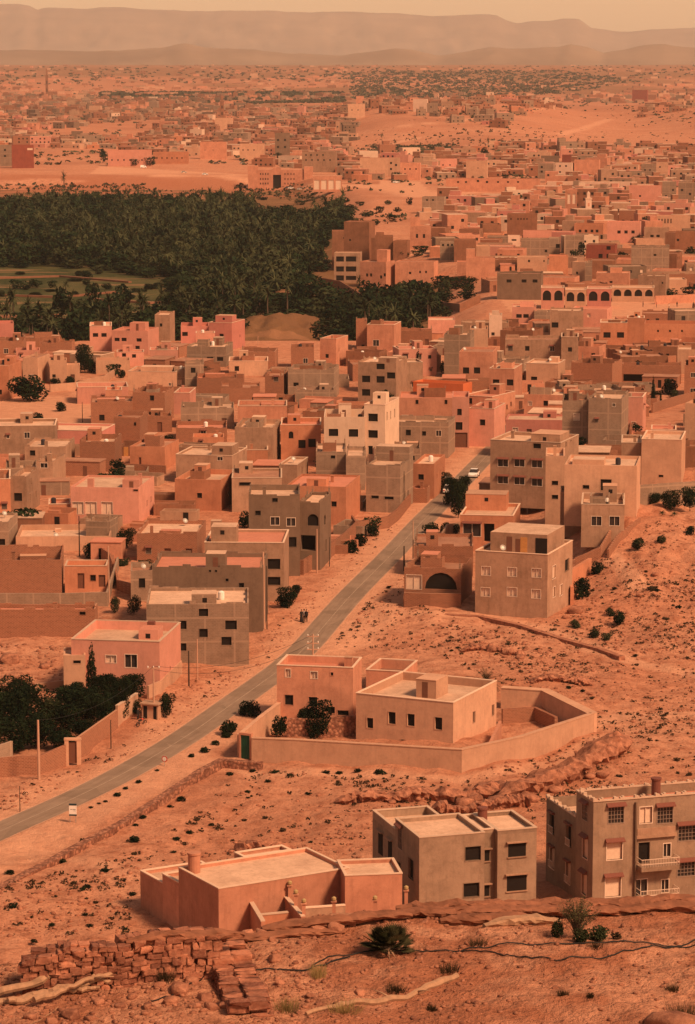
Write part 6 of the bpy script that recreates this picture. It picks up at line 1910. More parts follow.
# boulders
BL = [(392, 803, 9), (405, 798, 12), (418, 800, 14), (432, 796, 10), (446, 801, 16), (460, 797, 12), (474, 800, 20), (490, 795, 14), (505, 790, 18), (520, 788, 12), (534, 786, 16), (548, 782, 22), (562, 776, 16), (575, 768, 20), (588, 760, 18), (600, 752, 16), (612, 748, 10),
      (465, 806, 20), (500, 806, 26), (530, 800, 18), (556, 792, 14), (590, 778, 12), (603, 776, 14), (380, 745, 6), (10, 662, 22), (20, 680, 14), (45, 668, 12), (6, 690, 10), (475, 648, 14), (492, 651, 12), (508, 654, 12), (520, 658, 10), (470, 680, 10), (515, 686, 8), (545, 690, 10), (590, 695, 8),
      (575, 612, 16), (566, 618, 8), (640, 596, 8), (655, 575, 7), (268, 846, 9), (280, 852, 12), (258, 842, 6), (232, 852, 8), (590, 540, 5), (620, 672, 6)]
bm_meshes = []
for k in range(6):
    o = mesh_np('boulder', stone_verts(IV3, r6, .5, .42, .36, .12, .35), IF3, M_ROCK); bm_meshes.append(o.data); col.objects.unlink(o); bpy.data.objects.remove(o)
for i, (px, py, w_) in enumerate(BL):
    P = gp(px, py, rel=True); s_ = w_ / pscale(*P); o = bpy.data.objects.new('boulder', bm_meshes[i % 6]); col.objects.link(o)
    o.location = (P[0], P[1], P[2] + s_ * .12); o.rotation_euler = (0, 0, rv.uniform(0, 6.28)); o.scale = (s_ * 1.15, s_ * 1.15, s_ * .85)
    if i < 23: tag(o, 'weathered red boulder in the rocky outcrop behind the grey villa', 'boulder', 'boulders of the rocky outcrop')
    elif py < 700 and px < 60: tag(o, 'pale boulder in the gully beside the narrow peach wing', 'boulder', 'boulders in the gully')
    else: tag(o, 'isolated red boulder lying on the open desert slope', 'boulder', 'single boulders on the desert slope')
def big_ledge(pts, wd, ht, label, seed):
    rg = np.random.default_rng(seed); P = resample(np.array([gp(*p, rel=True)[:2] for p in pts]), 60); tg = np.gradient(P, axis=0); tg /= np.hypot(*tg.T)[:, None]; N = np.c_[tg[:, 1], -tg[:, 0]]
    prof = [(-.9, -.6), (-.75, .25), (-.45, .55), (-.1, .8), (.25, .95), (.5, .85), (.66, .6), (.5, .3), (.42, .1), (.4, -.6)]; K = len(prof); V = []; ph = rg.uniform(0, 99); org = np.array([*P[0], float(ztd(*P[0]))])
    for i in range(60):
        f = min(1, .3 + min(i, 59 - i) / 6) * (.7 + .6 * float(vnoise(np.array(i * .33 + ph), np.array(0.), 3)))
        for k, (a, b) in enumerate(prof):
            nx = (float(vnoise(np.array(i * .9 + ph), np.array(k * 1.3), 2)) - .5) * .5; nz_ = (float(vnoise(np.array(i * .7 + ph), np.array(k * 1.9), 7)) - .5) * .4
            q = P[i] + N[i] * (a + nx) * wd * f; V.append((q[0] - org[0], q[1] - org[1], float(ztd(q[0], q[1])) * 0 + float(ztd(*P[i])) - org[2] + (b + (nz_ if b > 0 else 0)) * ht * f))
    Fc = [(i * K + k, i * K + (k + 1) % K, (i + 1) * K + (k + 1) % K, (i + 1) * K + k) for i in range(59) for k in range(K)] + [tuple(range(K))[::-1], tuple(59 * K + k for k in range(K))]
    o = mesh_np('rock_outcrop', V, Fc, M_ROCK); o.location = tuple(org); tag(o, label, 'rock outcrop', kind='thing')
big_ledge([(335, 803), (385, 801), (430, 799), (480, 797), (512, 791)], 2.2, 1.3, 'long low rock outcrop behind the roof of the grey villa', 1)
big_ledge([(498, 800), (540, 790), (575, 775), (602, 760), (618, 745)], 2.6, 1.9, 'broken rock outcrop curving below the yard wall corner', 2)
big_ledge([(430, 812), (480, 810), (530, 806)], 1.8, 1.2, 'lower rock shelf just above the grey villa roof', 3)
big_ledge([(236, 852), (262, 847), (290, 852)], 1.6, .8, 'small flat rock shelf on the sand above the pink courtyard house', 4)
big_ledge([(460, 652), (490, 650), (525, 656)], 1.3, .8, 'small rock shelf below the rubble retaining wall', 5)
big_ledge([(530, 683), (562, 681), (592, 685)], 1.6, .7, 'shallow eroded shelf on the slope behind the farmhouse', 6)
# shrubs
SH = [(70, 851, 13), (62, 863, 11), (84, 842, 11), (95, 838, 9), (10, 874, 12), (134, 842, 16), (142, 818, 10), (136, 826, 8), (104, 872, 12), (88, 888, 9), (12, 908, 14), (85, 915, 8), (52, 925, 9), (90, 927, 9), (34, 942, 9), (126, 930, 8), (133, 895, 9), (91, 808, 6), (106, 802, 6), (118, 796, 10), (126, 789, 7), (99, 804, 5), (138, 783, 8), (157, 771, 6), (182, 801, 12), (170, 807, 8), (176, 840, 10), (190, 833, 10), (230, 775, 10), (252, 772, 8), (275, 773, 12), (290, 776, 8), (326, 773, 10), (340, 774, 9), (357, 772, 9), (380, 773, 14), (310, 795, 8), (268, 782, 8)]
def des_shrub(px, py, w_, k):
    P = gp(px, py, rel=True); s_ = pscale(*P); sz = w_ / s_
    return plant(k, P - np.array([0, 0, sz * .08]), sz * rv.uniform(.38, .6), sz, 'dark dry cushion shrub growing on the stony desert ground' if k == 'shrub_dark' else 'brown dry cushion shrub growing on the stony desert ground', 'shrub', 'dark cushion shrubs on the desert ground' if k == 'shrub_dark' else 'brown cushion shrubs on the desert ground', name='desert_shrub')
for px, py, w_ in SH: des_shrub(px, py, w_, 'shrub_dark')
for (x, y) in des_pts(230, [DES, DES, DES, DES, SLOPE, VERGE], .54, 3.4, .16, 14):
    px, py = proj(x, y, 0); des_shrub(px, py, 2.6 + 6 * rv.random() ** 2, 'shrub' if rv.random() < .72 else 'shrub_dark')
# ------------------------------------------------------------------ poles, signs, vehicles, people
def pole(px, yb, yt, r0, mat, label, arms=(), name='utility_pole'):
    P = gp(px, yb); hh = bis(lambda t: proj(P[0], P[1], P[2] + t)[1] - yt, .5, 40)
    o = empty(name, P); tag(o, label, 'pole')
    mb = MB(); mb.tube([(0, 0, -.6), (0, 0, hh * .5), (0, 0, hh)], [r0, r0 * .85, r0 * .65], 8); mb.build('post', mat, o)
    for z in arms:
        mb = MB(); mb.box(-.75, .75, -.07, .07, hh - z - .06, hh - z + .06); a = mb.build('crossarm', mat, o)
        for x in (-.65, 0, .65):
            mb = MB(); mb.tube([(x, 0, hh - z + .061), (x, 0, hh - z + .15), (x, 0, hh - z + .28)], [.05, .08, .04], 8); mb.build('insulator', M_WHITE, a)
    return o, P + np.array([0, 0, hh])
_, A1 = pole(39, 783, 720, .17, M_POLEC, 'pale concrete pole by the roadside garden wall')
pole(111, 747, 720, .07, M_POLED, 'short dark pole against the garden wall')
pole(189, 690, 651, .11, M_POLED, 'dark timber pole beside the pink house flank')
pole(197.5, 683, 639, .1, M_POLEC, 'pale thin pole beside the dark one near the pink house')
_, A2 = pole(154, 721, 667, .12, M_POLEC, 'pole with a crossarm above the tiny hut', arms=(.15,))
pole(79.5, 556, 516, .11, M_POLED, 'dark pole behind the roofless enclosure')
pole(109, 602, 546, .13, M_POLEC, 'pale pole beside the small orange house')
pole(263.5, 629, 552, .22, M_POLEC, 'thick pale concrete pole at the corner of the red-roofed houses')
pole(267, 630, 566, .08, M_POLED, 'thin dark pole touching the thick concrete pole')
pole(317, 574, 529, .13, M_POLEC, 'pale street pole in front of the dark three-storey house')
pole(329.5, 566, 537, .07, M_POLED, 'thin dark pole on the roadside rubble')
pole(404, 571, 546, .14, M_POLED, 'stout dark pole at the kerb opposite the bushes')
pole(413, 567, 521, .1, M_POLEC, 'pale slim pole above the brick garage wall')
pole(404, 511, 471, .07, M_POLED, 'dark pole at the kerb by the tall concrete-block house')
pole(82.5, 425, 402, .09, M_POLED, 'dark pole standing on the sandy plot')
pole(258, 356, 336, .1, M_POLEC, 'pale pole before the grove near the bare mound')
pole(411, 325, 305, .1, M_POLEC, 'pale pole at the edge of the terraced garden')
pole(20, 812, 786, .05, M_POLED, 'thin leaning stake at the left verge of the road')
_, A3 = pole(313, 672, 634, .13, M_POLEC, 'utility pole with crossarms rising behind the tall salmon block', arms=(.3, 1.2, 2.0))
def cable(name, a, b, sag, label, r_=.022, mat=M_BLACK):
    pts = [a + (b - a) * t + np.array([0, 0, -sag * 4 * t * (1 - t)]) for t in np.linspace(0, 1, 14)]; mb = MB(); org = pts[0]
    mb.tube([p - org for p in pts], r_, 5); o = mb.build(name, mat); o.location = tuple(org); tag(o, label, 'cable'); return o
A4 = np.array([*gp(236, 668)[:2], 4.3])
cable('power_cable', A3 + [0, 0, -.05], A2 + [0, 0, .1], 1.6, 'thin black cable crossing the road from the salmon block, upper one', .02)
cable('power_cable', A3 + [0, 0, -1.0], A2 + [0, 0, -.3], 1.9, 'thin black cable crossing the road from the salmon block, lower one', .02)
cable('power_cable', A2 + [0, 0, .1], A1, 1.5, 'thin black cable running above the garden wall', .02)
# notice board and round sign
P = gp(73, 823); o = empty('notice_board', P, -.1); tag(o, 'white roadside board with dark top and bottom bands on two legs', 'sign')
for x in (-.3, .3): mb = MB(); mb.box(x - .03, x + .03, -.03, .03, -.3, .75); mb.build('leg', M_METAL, o)
mb = MB(); mb.box(-.38, .38, -.05, .05, .76, 2.0); bd = mb.build('board', M_WHITE, o)
mb = MB(); mb.box(-.39, .39, -.07, .07, .77, .93); mb.build('lower_band', M_BLUE, bd)
mb = MB(); mb.box(-.39, .39, -.07, .07, 1.86, 2.03); mb.build('upper_band', M_BLUE, bd)
mb = MB(); mb.box(.0, .3, -.062, -.051, 1.42, 1.47); mb.box(-.25, -.05, -.062, -.051, 1.42, 1.46); mb.box(.08, .3, -.062, -.051, 1.28, 1.31); mb.build('printed_line', M_BLUE, bd)
P = gp(164.6, 766); o = empty('road_sign', P, -.4); tag(o, 'round red-rimmed white road sign at the kerb', 'road sign')
mb = MB(); mb.tube([(0, 0, -.3), (0, 0, 1.15)], .035, 8); mb.build('post', M_METAL, o)
mb = MB(); mb.tube([(0, -.02, .8), (0, .02, .8)], .34, 20); d = mb.build('disc', M_REDP, o)
mb = MB(); mb.tube([(0, -.03, .8), (0, -.021, .8)], .24, 20); mb.build('disc_face', M_WHITE, d)
# cars
def profile_prism(mb, prof, y0, y1, m=0, inset=0, z_in=0):
    n = len(prof); b = len(mb.v)
    for y, s in ((y0, 1), (y1, -1)):
        for x, z in prof: mb.v.append((x, y + s * (inset if z > z_in else 0), z))
    for i in range(n): mb.f.append((b + i, b + (i + 1) % n, b + n + (i + 1) % n, b + n + i)); mb.m.append(m)
    mb.f.append(tuple(b + i for i in range(n))[::-1]); mb.m.append(m); mb.f.append(tuple(b + n + i for i in range(n))); mb.m.append(m)
def make_car(paint, van=False):
    o = bpy.data.objects.new('parked_car' if not van else 'parked_van', None)
    if van: body = [(-2.2, .35), (2.1, .35), (2.2, .8), (1.75, 1.15), (1.2, 1.95), (1.0, 2.05), (-2.15, 2.05), (-2.25, .8)]; cab = None
    else: body = [(-2.05, .35), (2.05, .32), (2.1, .6), (1.95, .78), (1.0, .92), (-1.55, .95), (-2.05, .85), (-2.1, .6)]; cab = [(1.0, .921), (.35, 1.42), (-1.0, 1.45), (-1.65, .951)]
    def add(nm, mb, mat, par=o):
        q = mb.build(nm, mat, None); q.parent = par; return q
    mb = MB(); profile_prism(mb, body, -.85, .85, 0, .12 if van else .05, 1.0 if van else .5); bd = add('body', mb, paint)
    if cab: mb = MB(); profile_prism(mb, cab, -.78, .78, 0, .14, 1.2); add('cabin_glass', mb, M_GLASS); mb = MB(); mb.box(-.95, .3, -.62, .62, 1.455, 1.49); add('roof', mb, paint)
    else:
        mb = MB(); mb.box(1.28, 1.72, -.66, .66, 1.3, 1.75); q = mb
        mb = MB(); profile_prism(mb, [(1.78, 1.18), (1.28, 1.9), (1.24, 1.9), (1.7, 1.16)], -.66, .66); add('windscreen', mb, M_GLASS)
        for y in (-.86, .78): mb = MB(); mb.box(.2, 1.15, y, y + .08, 1.3, 1.75); add('side_window', mb, M_GLASS)
    for x in (-1.3, 1.3):
        for y in (-.88, .66):
            mb = MB(); mb.tube([(x, y, .33), (x, y + .22, .33)], .33, 14); wv = add('wheel', mb, M_BLACK)
            mb = MB(); mb.tube([(x, y - .01, .33), (x, y + .23, .33)], .17, 10); add('rim', mb, M_METAL, wv)
    for y in (-.6, .6):
        mb = MB(); mb.box(2.03, 2.12, y - .17, y + .17, .6, .74); add('headlight', mb, M_WHITE)
        mb = MB(); mb.box(-2.14, -2.05, y - .15, y + .15, .65, .8); add('tail_light', mb, M_REDP)
    return o
P_WH = simple('white_car_paint', (.8, .74, .68), .3, .5); P_DK = simple('dark_car_paint', (.03, .03, .035), .3, .5); P_BG = simple('beige_car_paint', (.5, .38, .3), .35, .5)
protoC = {'w': make_car(P_WH), 'd': make_car(P_DK), 'b': make_car(P_BG), 'v': make_car(P_WH, True)}
def put_car(k, px, yb, ang, label, group=None, name=None):
    o = copy_tree(protoC[k]); P = gp(px, yb); o.location = (P[0], P[1], P[2] + .05); o.rotation_euler = (0, 0, ang); tag(o, label, 'van' if k == 'v' else 'car', group)
    if name: o.name = name
    return o
RD = math.atan2(*(CL[74] - CL[66])[::-1])
put_car('w', 474, 477, RD + math.pi, 'white car driving down the road past the tan three-storey house', name='driven_car')
put_car('w', 449, 493, RD, 'white car parked at the kerb under the roadside trees'); put_car('b', 447.5, 485, RD, 'beige car parked just behind the white one at the kerb')
put_car('v', 143.5, 168, .1, 'white van parked by the orange building at the edge of the square')
for k, x, y, a, l in (('b', 184, 173, .2, 'beige car standing alone in the middle of the square'), ('w', 205, 175, .1, 'white car in the middle of the square'), ('b', 242, 164, 0, 'beige car parked in front of the peach block behind the square'), ('d', 217, 164, .1, 'dark car parked at the back of the square'),
                      ('w', 261, 188, 0, 'white car in front of the civic building, beside the dark one'), ('d', 269, 188, .1, 'dark car in front of the dark gateway'), ('w', 291, 189, .1, 'white car with dark glass at the end of the civic building'), ('d', 288, 188.6, -.1, 'dark car half hidden beside the white one at the civic building'),
                      ('d', 255, 187.5, 0, 'dark car at the corner tower of the civic building'), ('w', 248, 188, 1.5, 'white car parked nose-on at the corner tower'), ('w', 396, 183, .2, 'white car on the sandy track behind the square'), ('b', 300, 190, .3, 'beige car between civic building and arched hall')):
    put_car(k, x, y, a, l, 'cars on the square')
# people
def make_person(cloth, lower, robe=False):
    o = bpy.data.objects.new('person', None)
    me = bpy.data.meshes.new('body')
    J = [((0, 0, .93), .13), ((0, 0, 1.15), .12), ((0, 0, 1.38), .15), ((0, 0, 1.5), .06), ((0, -.01, 1.6), .09), ((0, -.015, 1.68), .095), ((0, 0, 1.74), .06),
         ((.19, 0, 1.4), .06), ((.25, .0, 1.14), .045), ((.24, -.08, .92), .035), ((.24, -.1, .82), .03), ((-.19, 0, 1.4), .06), ((-.25, 0, 1.14), .045), ((-.24, -.06, .92), .035), ((-.24, -.08, .82), .03),
         ((.09, 0, .85), .1), ((.1, -.02, .48), .065), ((.1, .02, .08), .045), ((.1, -.12, .04), .04), ((-.09, 0, .85), .1), ((-.1, .02, .48), .065), ((-.1, .06, .08), .045), ((-.1, -.08, .04), .04), ((0, -.1, 1.62), .02)]
    E = [(0, 1), (1, 2), (2, 3), (3, 4), (4, 5), (5, 6), (2, 7), (7, 8), (8, 9), (9, 10), (2, 11), (11, 12), (12, 13), (13, 14), (0, 15), (15, 16), (16, 17), (17, 18), (0, 19), (19, 20), (20, 21), (21, 22), (4, 23)]
    me.from_pydata([j[0] for j in J], E, []); ob = bpy.data.objects.new('body', me); col.objects.link(ob)
    md = ob.modifiers.new('s', 'SKIN'); ob.modifiers.new('ss', 'SUBSURF').levels = 1
    for v, j in zip(me.skin_vertices[0].data, J): v.radius = (j[1], j[1])
    me.skin_vertices[0].data[0].use_root = True
    dg = bpy.context.evaluated_depsgraph_get(); me2 = bpy.data.meshes.new_from_object(ob.evaluated_get(dg)); bpy.data.objects.remove(ob)
    for m in (M_SKIN, cloth, lower): me2.materials.append(m)
    for p in me2.polygons:
        z = p.center.z; x = abs(p.center.x); p.material_index = 0 if (z > 1.48 or (x > .2 and z < .93)) else 1 if z > .88 or (robe and z > .12) else 2
        p.use_smooth = True
    b = bpy.data.objects.new('body', me2); col.objects.link(b); b.parent = o
    V = stone_verts(IV2, r6, .105, .11, .1, .0, .0) + np.array([0, .015, 1.72]); V[:, 2] = np.maximum(V[:, 2], 1.64); hr = mesh_np('hair', V, IF2, M_CLD, o, smooth_=True)
    if robe: mb = MB(); mb.tube([(0, 0, .08), (0, 0, .5), (0, 0, .9), (0, 0, 1.1)], [.26, .22, .17, .15], 12); mb.build('robe', cloth, o)
    return o
PP = {'d': make_person(M_CLD, M_CLD), 'r': make_person(M_CLR, M_CLD), 'w': make_person(M_CLW, M_CLD), 'k': make_person(M_CLD, M_CLD, True)}
def put_person(k, px, yb, ang, label, group=None):
    o = copy_tree(PP[k]); P = gp(px, yb); o.location = tuple(P); o.rotation_euler = (0, 0, ang); tag(o, label, 'person', group); return o
put_person('k', 301.5, 622, .4, 'person in a dark robe standing at the roadside bend'); put_person('d', 306.5, 622, -.5, 'person in dark clothes facing the robed one at the roadside bend'); put_person('w', 304.2, 621.6, 2.6, 'person in a white top between the two dark ones at the bend')
put_person('d', 138, 722, 1.2, 'person in dark clothes standing at the end of the panelled garden wall')
for (k, x, y, l) in (('d', 643, 307, 'person in dark clothes by the widest school arch'), ('r', 656.5, 307.5, 'person in red top on the school yard near the arcade end'), ('d', 677, 307, 'person in dark clothes far out on the school yard'), ('k', 693, 308, 'robed person by the edge of the school yard'), ('r', 671, 315, 'person in red top nearest the brick wall below the yard'), ('w', 669, 309, 'person in a white top in the middle of the yard'), ('d', 681, 320, 'person in dark clothes at the low side of the yard')):
    put_person(k, x, y, .5 * x, l)
o = put_person('w', 607, 506, 0, 'person with a white top leaning at the roof edge of the low tan villa')
for h in HOUSES:
    if h.label and h.label.startswith('low tan villa'):
        q = h.org + h.u * h.hitz(607, 506, h.H - .4)[0] + h.v * .6; o.location = (q[0], q[1], h.org[2] + h.H - .5)
# motorcycle by the wall
P = gp(141.5, 726); o = empty('motorcycle', P, .9); tag(o, 'small dark motorcycle leaning by the garden wall end', 'motorcycle')
for x in (-.6, .6):
    mb = MB(); n = 16
    pts = [(x + .28 * math.cos(6.283 * k / n), 0, .3 + .28 * math.sin(6.283 * k / n)) for k in range(n + 1)]; mb.tube(pts, .045, 6, cap=False); mb.build('wheel', M_BLACK, o)
mb = MB(); mb.tube([(-.6, 0, .3), (-.3, 0, .6), (.35, 0, .75), (.6, 0, .3)], .04, 6); mb.tube([(.35, 0, .75), (.3, 0, 1.0)], .03, 6); mb.build('frame', M_BLACK, o)
mb = MB(); mb.tube([(-.55, 0, .72), (-.2, 0, .76), (.05, 0, .74)], [.07, .11, .08], 8); mb.build('saddle', M_BLACK, o)
mb = MB(); mb.tube([(.02, 0, .78), (.15, 0, .82), (.32, 0, .76)], [.07, .12, .07], 8); mb.build('fuel_tank', M_REDP, o)
mb = MB(); mb.tube([(.3, -.3, 1.02), (.33, 0, 1.0), (.3, .3, 1.02)], .02, 6); mb.build('handlebar', M_METAL, o)

for pr in list(protoC.values()) + list(PP.values()):
    for c in list(pr.children_recursive): bpy.data.objects.remove(c)
    bpy.data.objects.remove(pr)
# ------------------------------------------------------------------ foreground terrace
def rpt(px, py):
    p = gp(px, py, plane=57.0); return np.array([p[0], p[1], max(56.8, float(ztd(p[0], p[1])))])
M_GAPSHADE = simple('stone_gap_shade', (.07, .025, .015), .95, .05, nz=.5)  # near-black colour standing in for shade between the wall stones
def stone_wall(name, pts, heights, thick, label, smin=.16, smax=.42, seed=1):
    """dry stone wall of individually laid stones"""
    rg = np.random.default_rng(seed); P = [rpt(*p) for p in pts]; VV, FF, TT, off = [], [], [], 0
    o = empty(name, P[0]); tag(o, label, 'wall'); o['kind'] = 'thing'
    for i in range(len(P) - 1):
        a, b = P[i], P[i + 1]; L = np.linalg.norm((b - a)[:2]); d = (b - a) / L; nr = np.array([d[1], -d[0], 0]); ang = math.atan2(d[1], d[0])
        for row in (0, 1):
            z = -.1
            while True:
                ch = rg.uniform(.10, .19); x = -rg.uniform(0, .2); Hm = heights[i] + (heights[i + 1] - heights[i]) * .5
                if z > Hm: break
                while x < L:
                    w_ = rg.uniform(smin, smax); Hl = heights[i] + (heights[i + 1] - heights[i]) * np.clip(x / L, 0, 1)
                    if z + ch * .5 < Hl + rg.uniform(-.05, .08):
                        V = np.clip(IV3 * rg.uniform(2.2, 3.2), -1, 1); V *= 1 + rg.uniform(-.035, .035, (len(V), 1))
                        nn = rg.normal(size=3); nn /= np.linalg.norm(nn); V = V - np.maximum(V @ nn - rg.uniform(.75, 1.1), 0)[:, None] * nn
                        sk = rg.uniform(-.1, .1); V[:, 0] += V[:, 2] * sk; V[:, 2] += V[:, 0] * rg.uniform(-.07, .07)
                        V = V * np.array([w_ * .5, thick * .27, ch * .52]); ta = rg.uniform(-.06, .06); V = np.stack([V[:, 0] * math.cos(ta) - V[:, 2] * math.sin(ta), V[:, 1], V[:, 0] * math.sin(ta) + V[:, 2] * math.cos(ta)], 1)
                        dirs = np.stack([V[:, 0] * math.cos(ang) - V[:, 1] * math.sin(ang), V[:, 0] * math.sin(ang) + V[:, 1] * math.cos(ang), V[:, 2]], 1)
                        c = a + d * (x + w_ / 2) + nr * (thick * (.25 - .5 * row) + rg.uniform(-.04, .04)) + np.array([0, 0, z + ch / 2]) - P[0]
                        VV.append(dirs + c); FF.append(IF3 + off); off += len(V); TT.append(np.full(len(V), rg.random()))
                    x += w_ + rg.uniform(.0, .02)
                z += ch * .94
    mb = MB()
    for i in range(len(P) - 1):
        a, b = P[i] - P[0], P[i + 1] - P[0]; d = (b - a) / np.linalg.norm(b - a); nr = np.array([d[1], -d[0], 0]) * thick * .36; n = len(mb.v); a = a + d * .08; b = b - d * .02
        for q, hh in ((a, heights[i]), (b, heights[i + 1])):
            for sg, zz in ((1, -.3), (1, hh - .12), (-1, hh - .12), (-1, -.3)): mb.v.append(tuple(q + nr * sg + np.array([0, 0, zz])))
        mb.f += [(n, n + 1, n + 5, n + 4), (n + 1, n + 2, n + 6, n + 5), (n + 2, n + 3, n + 7, n + 6), (n, n + 3, n + 2, n + 1), (n + 4, n + 5, n + 6, n + 7)]; mb.m += [0] * 5
    mb.build('gap_shade_core', M_GAPSHADE, o)  # added dark backing box, paints the gaps between stones as deep shade
    mesh_np('stonework', np.concatenate(VV), np.concatenate(FF), M_WSTONE, o, attr=('tone', 'FLOAT', np.concatenate(TT)))
    return o
stone_wall('dry_stone_wall', [(27, 988), (64, 987), (120, 984), (170, 978), (216, 974)], [.72, .82, .92, .95, 1.0], .6, 'long dry stone wall of red blocks behind the bleached branches', smin=.13, smax=.36, seed=4)
stone_wall('dry_stone_wall', [(226, 962), (236, 985), (250, 1016)], [.5, .34, .2], .85, 'low collapsed stone wall running down beside the branches', seed=5)
def slab(name, pts, wd, ht, label, zoff=0, seed=1, mat=M_ROCKD, cat='rock ledge', seg=.12, rough=.25, prof=None):
    """long rough ledge following photo points on the terrace"""
    rg = np.random.default_rng(seed); P = resample(np.array([rpt(*p)[:2] for p in pts]), max(8, int(sum(math.hypot(*(rpt(*pts[i + 1]) - rpt(*pts[i]))[:2]) for i in range(len(pts) - 1)) / seg)))
    Z = np.array([max(56.95, float(ztd(a, b))) for a, b in P]); Z = np.convolve(np.pad(Z, 4, 'edge'), np.ones(9) / 9, 'valid'); org = np.array([P[0][0], P[0][1], Z[0]])
    tg = np.gradient(P, axis=0); tg /= np.hypot(*tg.T)[:, None]; N = np.c_[tg[:, 1], -tg[:, 0]]
    prof = prof or [(-.5, -.3), (-.52, .35), (-.42, .8), (-.2, 1), (.15, 1.02), (.4, .92), (.54, .7), (.5, .35), (.36, .1), (.3, -.3)]
    K = len(prof); V = []; n = len(P)
    ph = rg.uniform(0, 100)
    for i in range(n):
        e = min(i, n - 1 - i) / 4.0; f = min(1, .45 + .55 * e); joint = 1 - .16 * (vnoise(np.array(i * .37 + ph), np.array(0.), 4) > .72)
        for k, (a, b) in enumerate(prof):
            nx = float(vnoise(i * .8 + ph, k * 1.3, 2) - .5) * rough + rg.uniform(-.06, .06); nz_ = float(vnoise(i * .6 + ph, k * 2.1, 7) - .5) * rough + rg.uniform(-.09, .09)
            q = P[i] + N[i] * (a + nx) * wd * f; V.append((q[0] - org[0], q[1] - org[1], Z[i] - org[2] + zoff + (b + nz_) * ht * f * joint))
    Fc = [(i * K + k, i * K + (k + 1) % K, (i + 1) * K + (k + 1) % K, (i + 1) * K + k) for i in range(n - 1) for k in range(K)]
    Fc += [tuple(range(K))[::-1], tuple((n - 1) * K + k for k in range(K))]
    o = mesh_np(name, V, Fc, mat); o.location = tuple(org); tag(o, label, cat); o['kind'] = 'thing'; return o
slab('rock_ledge', [(126, 984), (170, 980), (216, 975), (244, 972)], .42, .16, 'dark weathered stone coping lying on top of the dry wall', zoff=.88, seed=2, rough=.4)
slab('rock_ledge', [(222, 941), (260, 937), (300, 933), (345, 930)], .45, .14, 'long dark rock ledge below the pink courtyard house', seed=3, rough=.3)
slab('rock_ledge', [(262, 932), (310, 928), (360, 924), (412, 921)], .5, .14, 'pale flat-topped rock ledge behind the dwarf palm', zoff=.1, seed=8, rough=.22)
slab('rock_ledge', [(398, 917), (450, 915), (500, 913), (560, 912), (620, 911), (715, 909)], .55, .16, 'long overhanging rock ledge in front of the grey villa', zoff=.04, seed=5, rough=.3)
slab('rock_ledge', [(396, 911), (440, 910), (520, 908), (600, 907), (715, 905)], .5, .2, 'upper rough rock course topping the terrace rim', zoff=.02, seed=11, rough=.45)
slab('rock_ledge', [(440, 922), (480, 921), (540, 919)], .5, .2, 'thin lower rock shelf under the overhanging ledge', seed=14)
slab('stone_beam', [(484, 927), (520, 923), (560, 920)], .42, .2, 'pale log-like stone beam lying beside the shrubs', seed=6, mat=M_WOOD, rough=.15, cat='stone beam')
# bleached branches
def branch(pts, r0, r1, label, z=(0, 0), mat=M_WOOD, name='fallen_branch', cat='branch', n=26, wob=.05, side=None):
    P = [rpt(a, b) for a, b in pts]; P = resample(np.array(P)[:, :2], n); k = np.linspace(0, 1, n)
    rg = np.random.default_rng(int(pts[0][0] * 7 + pts[0][1]))
    V = [np.array([a, b, float(ztd(a, b)) + r0 + z[0] + (z[1] - z[0]) * t + rg.uniform(-wob, wob) * .4]) + np.array([0, rg.uniform(-wob, wob), 0]) for (a, b), t in zip(P, k)]
    o = empty(name, V[0]); tag(o, label, cat); mb = MB(); rad = (r0 + (r1 - r0) * k ** .8) * np.array([.72 + .56 * float(vnoise(i * .55, r0 * 900, 5)) for i in range(n)]); mb.tube([v - V[0] for v in V], list(rad), 7); mb.build('limb', mat, o)
    if side:
        for t0, ang, ln in side:
            b0 = V[int(t0 * (n - 1))] - V[0]; mb = MB(); mb.tube([b0, b0 + np.array([math.cos(ang) * ln * .5, math.sin(ang) * ln * .5, .08]), b0 + np.array([math.cos(ang) * ln, math.sin(ang) * ln, .12])], [r0 * .5, r0 * .35, r0 * .12], 7); mb.build('twig', mat, o, True)
    return o
branch([(-12, 1000), (40, 992), (90, 985), (130, 975), (158, 965)], .11, .04, 'longest bleached branch lying along the dry stone wall', z=(.05, .42), side=[(.6, .5, .7)])
branch([(8, 1004), (40, 999), (90, 992), (130, 984)], .07, .035, 'bleached branch lowest in the pile by the wall', z=(.05, .15))
branch([(34, 1007), (70, 998), (110, 989), (152, 976)], .075, .03, 'forked bleached branch crossing the pile', z=(.1, .4), side=[(.5, -.4, .5)])
branch([(-10, 1002), (20, 1003), (48, 997), (100, 993)], .09, .05, 'thick grey log at the base of the branch pile', z=(0, .02))
branch([(90, 992), (118, 978), (140, 968), (160, 962)], .05, .02, 'thin pale branch sticking up from the pile', z=(.2, .6))
branch([(306, 1019), (345, 1006), (375, 1000), (405, 996), (440, 982), (457, 976)], .05, .09, 'long pale driftwood branch lying on the red ground', z=(0, 0), wob=.03, side=[(.55, 2.6, .5), (.7, -.7, .4)])
branch([(28, 1024), (45, 1014), (58, 1006)], .015, .008, 'thin dry stick near the branch pile', wob=.01)
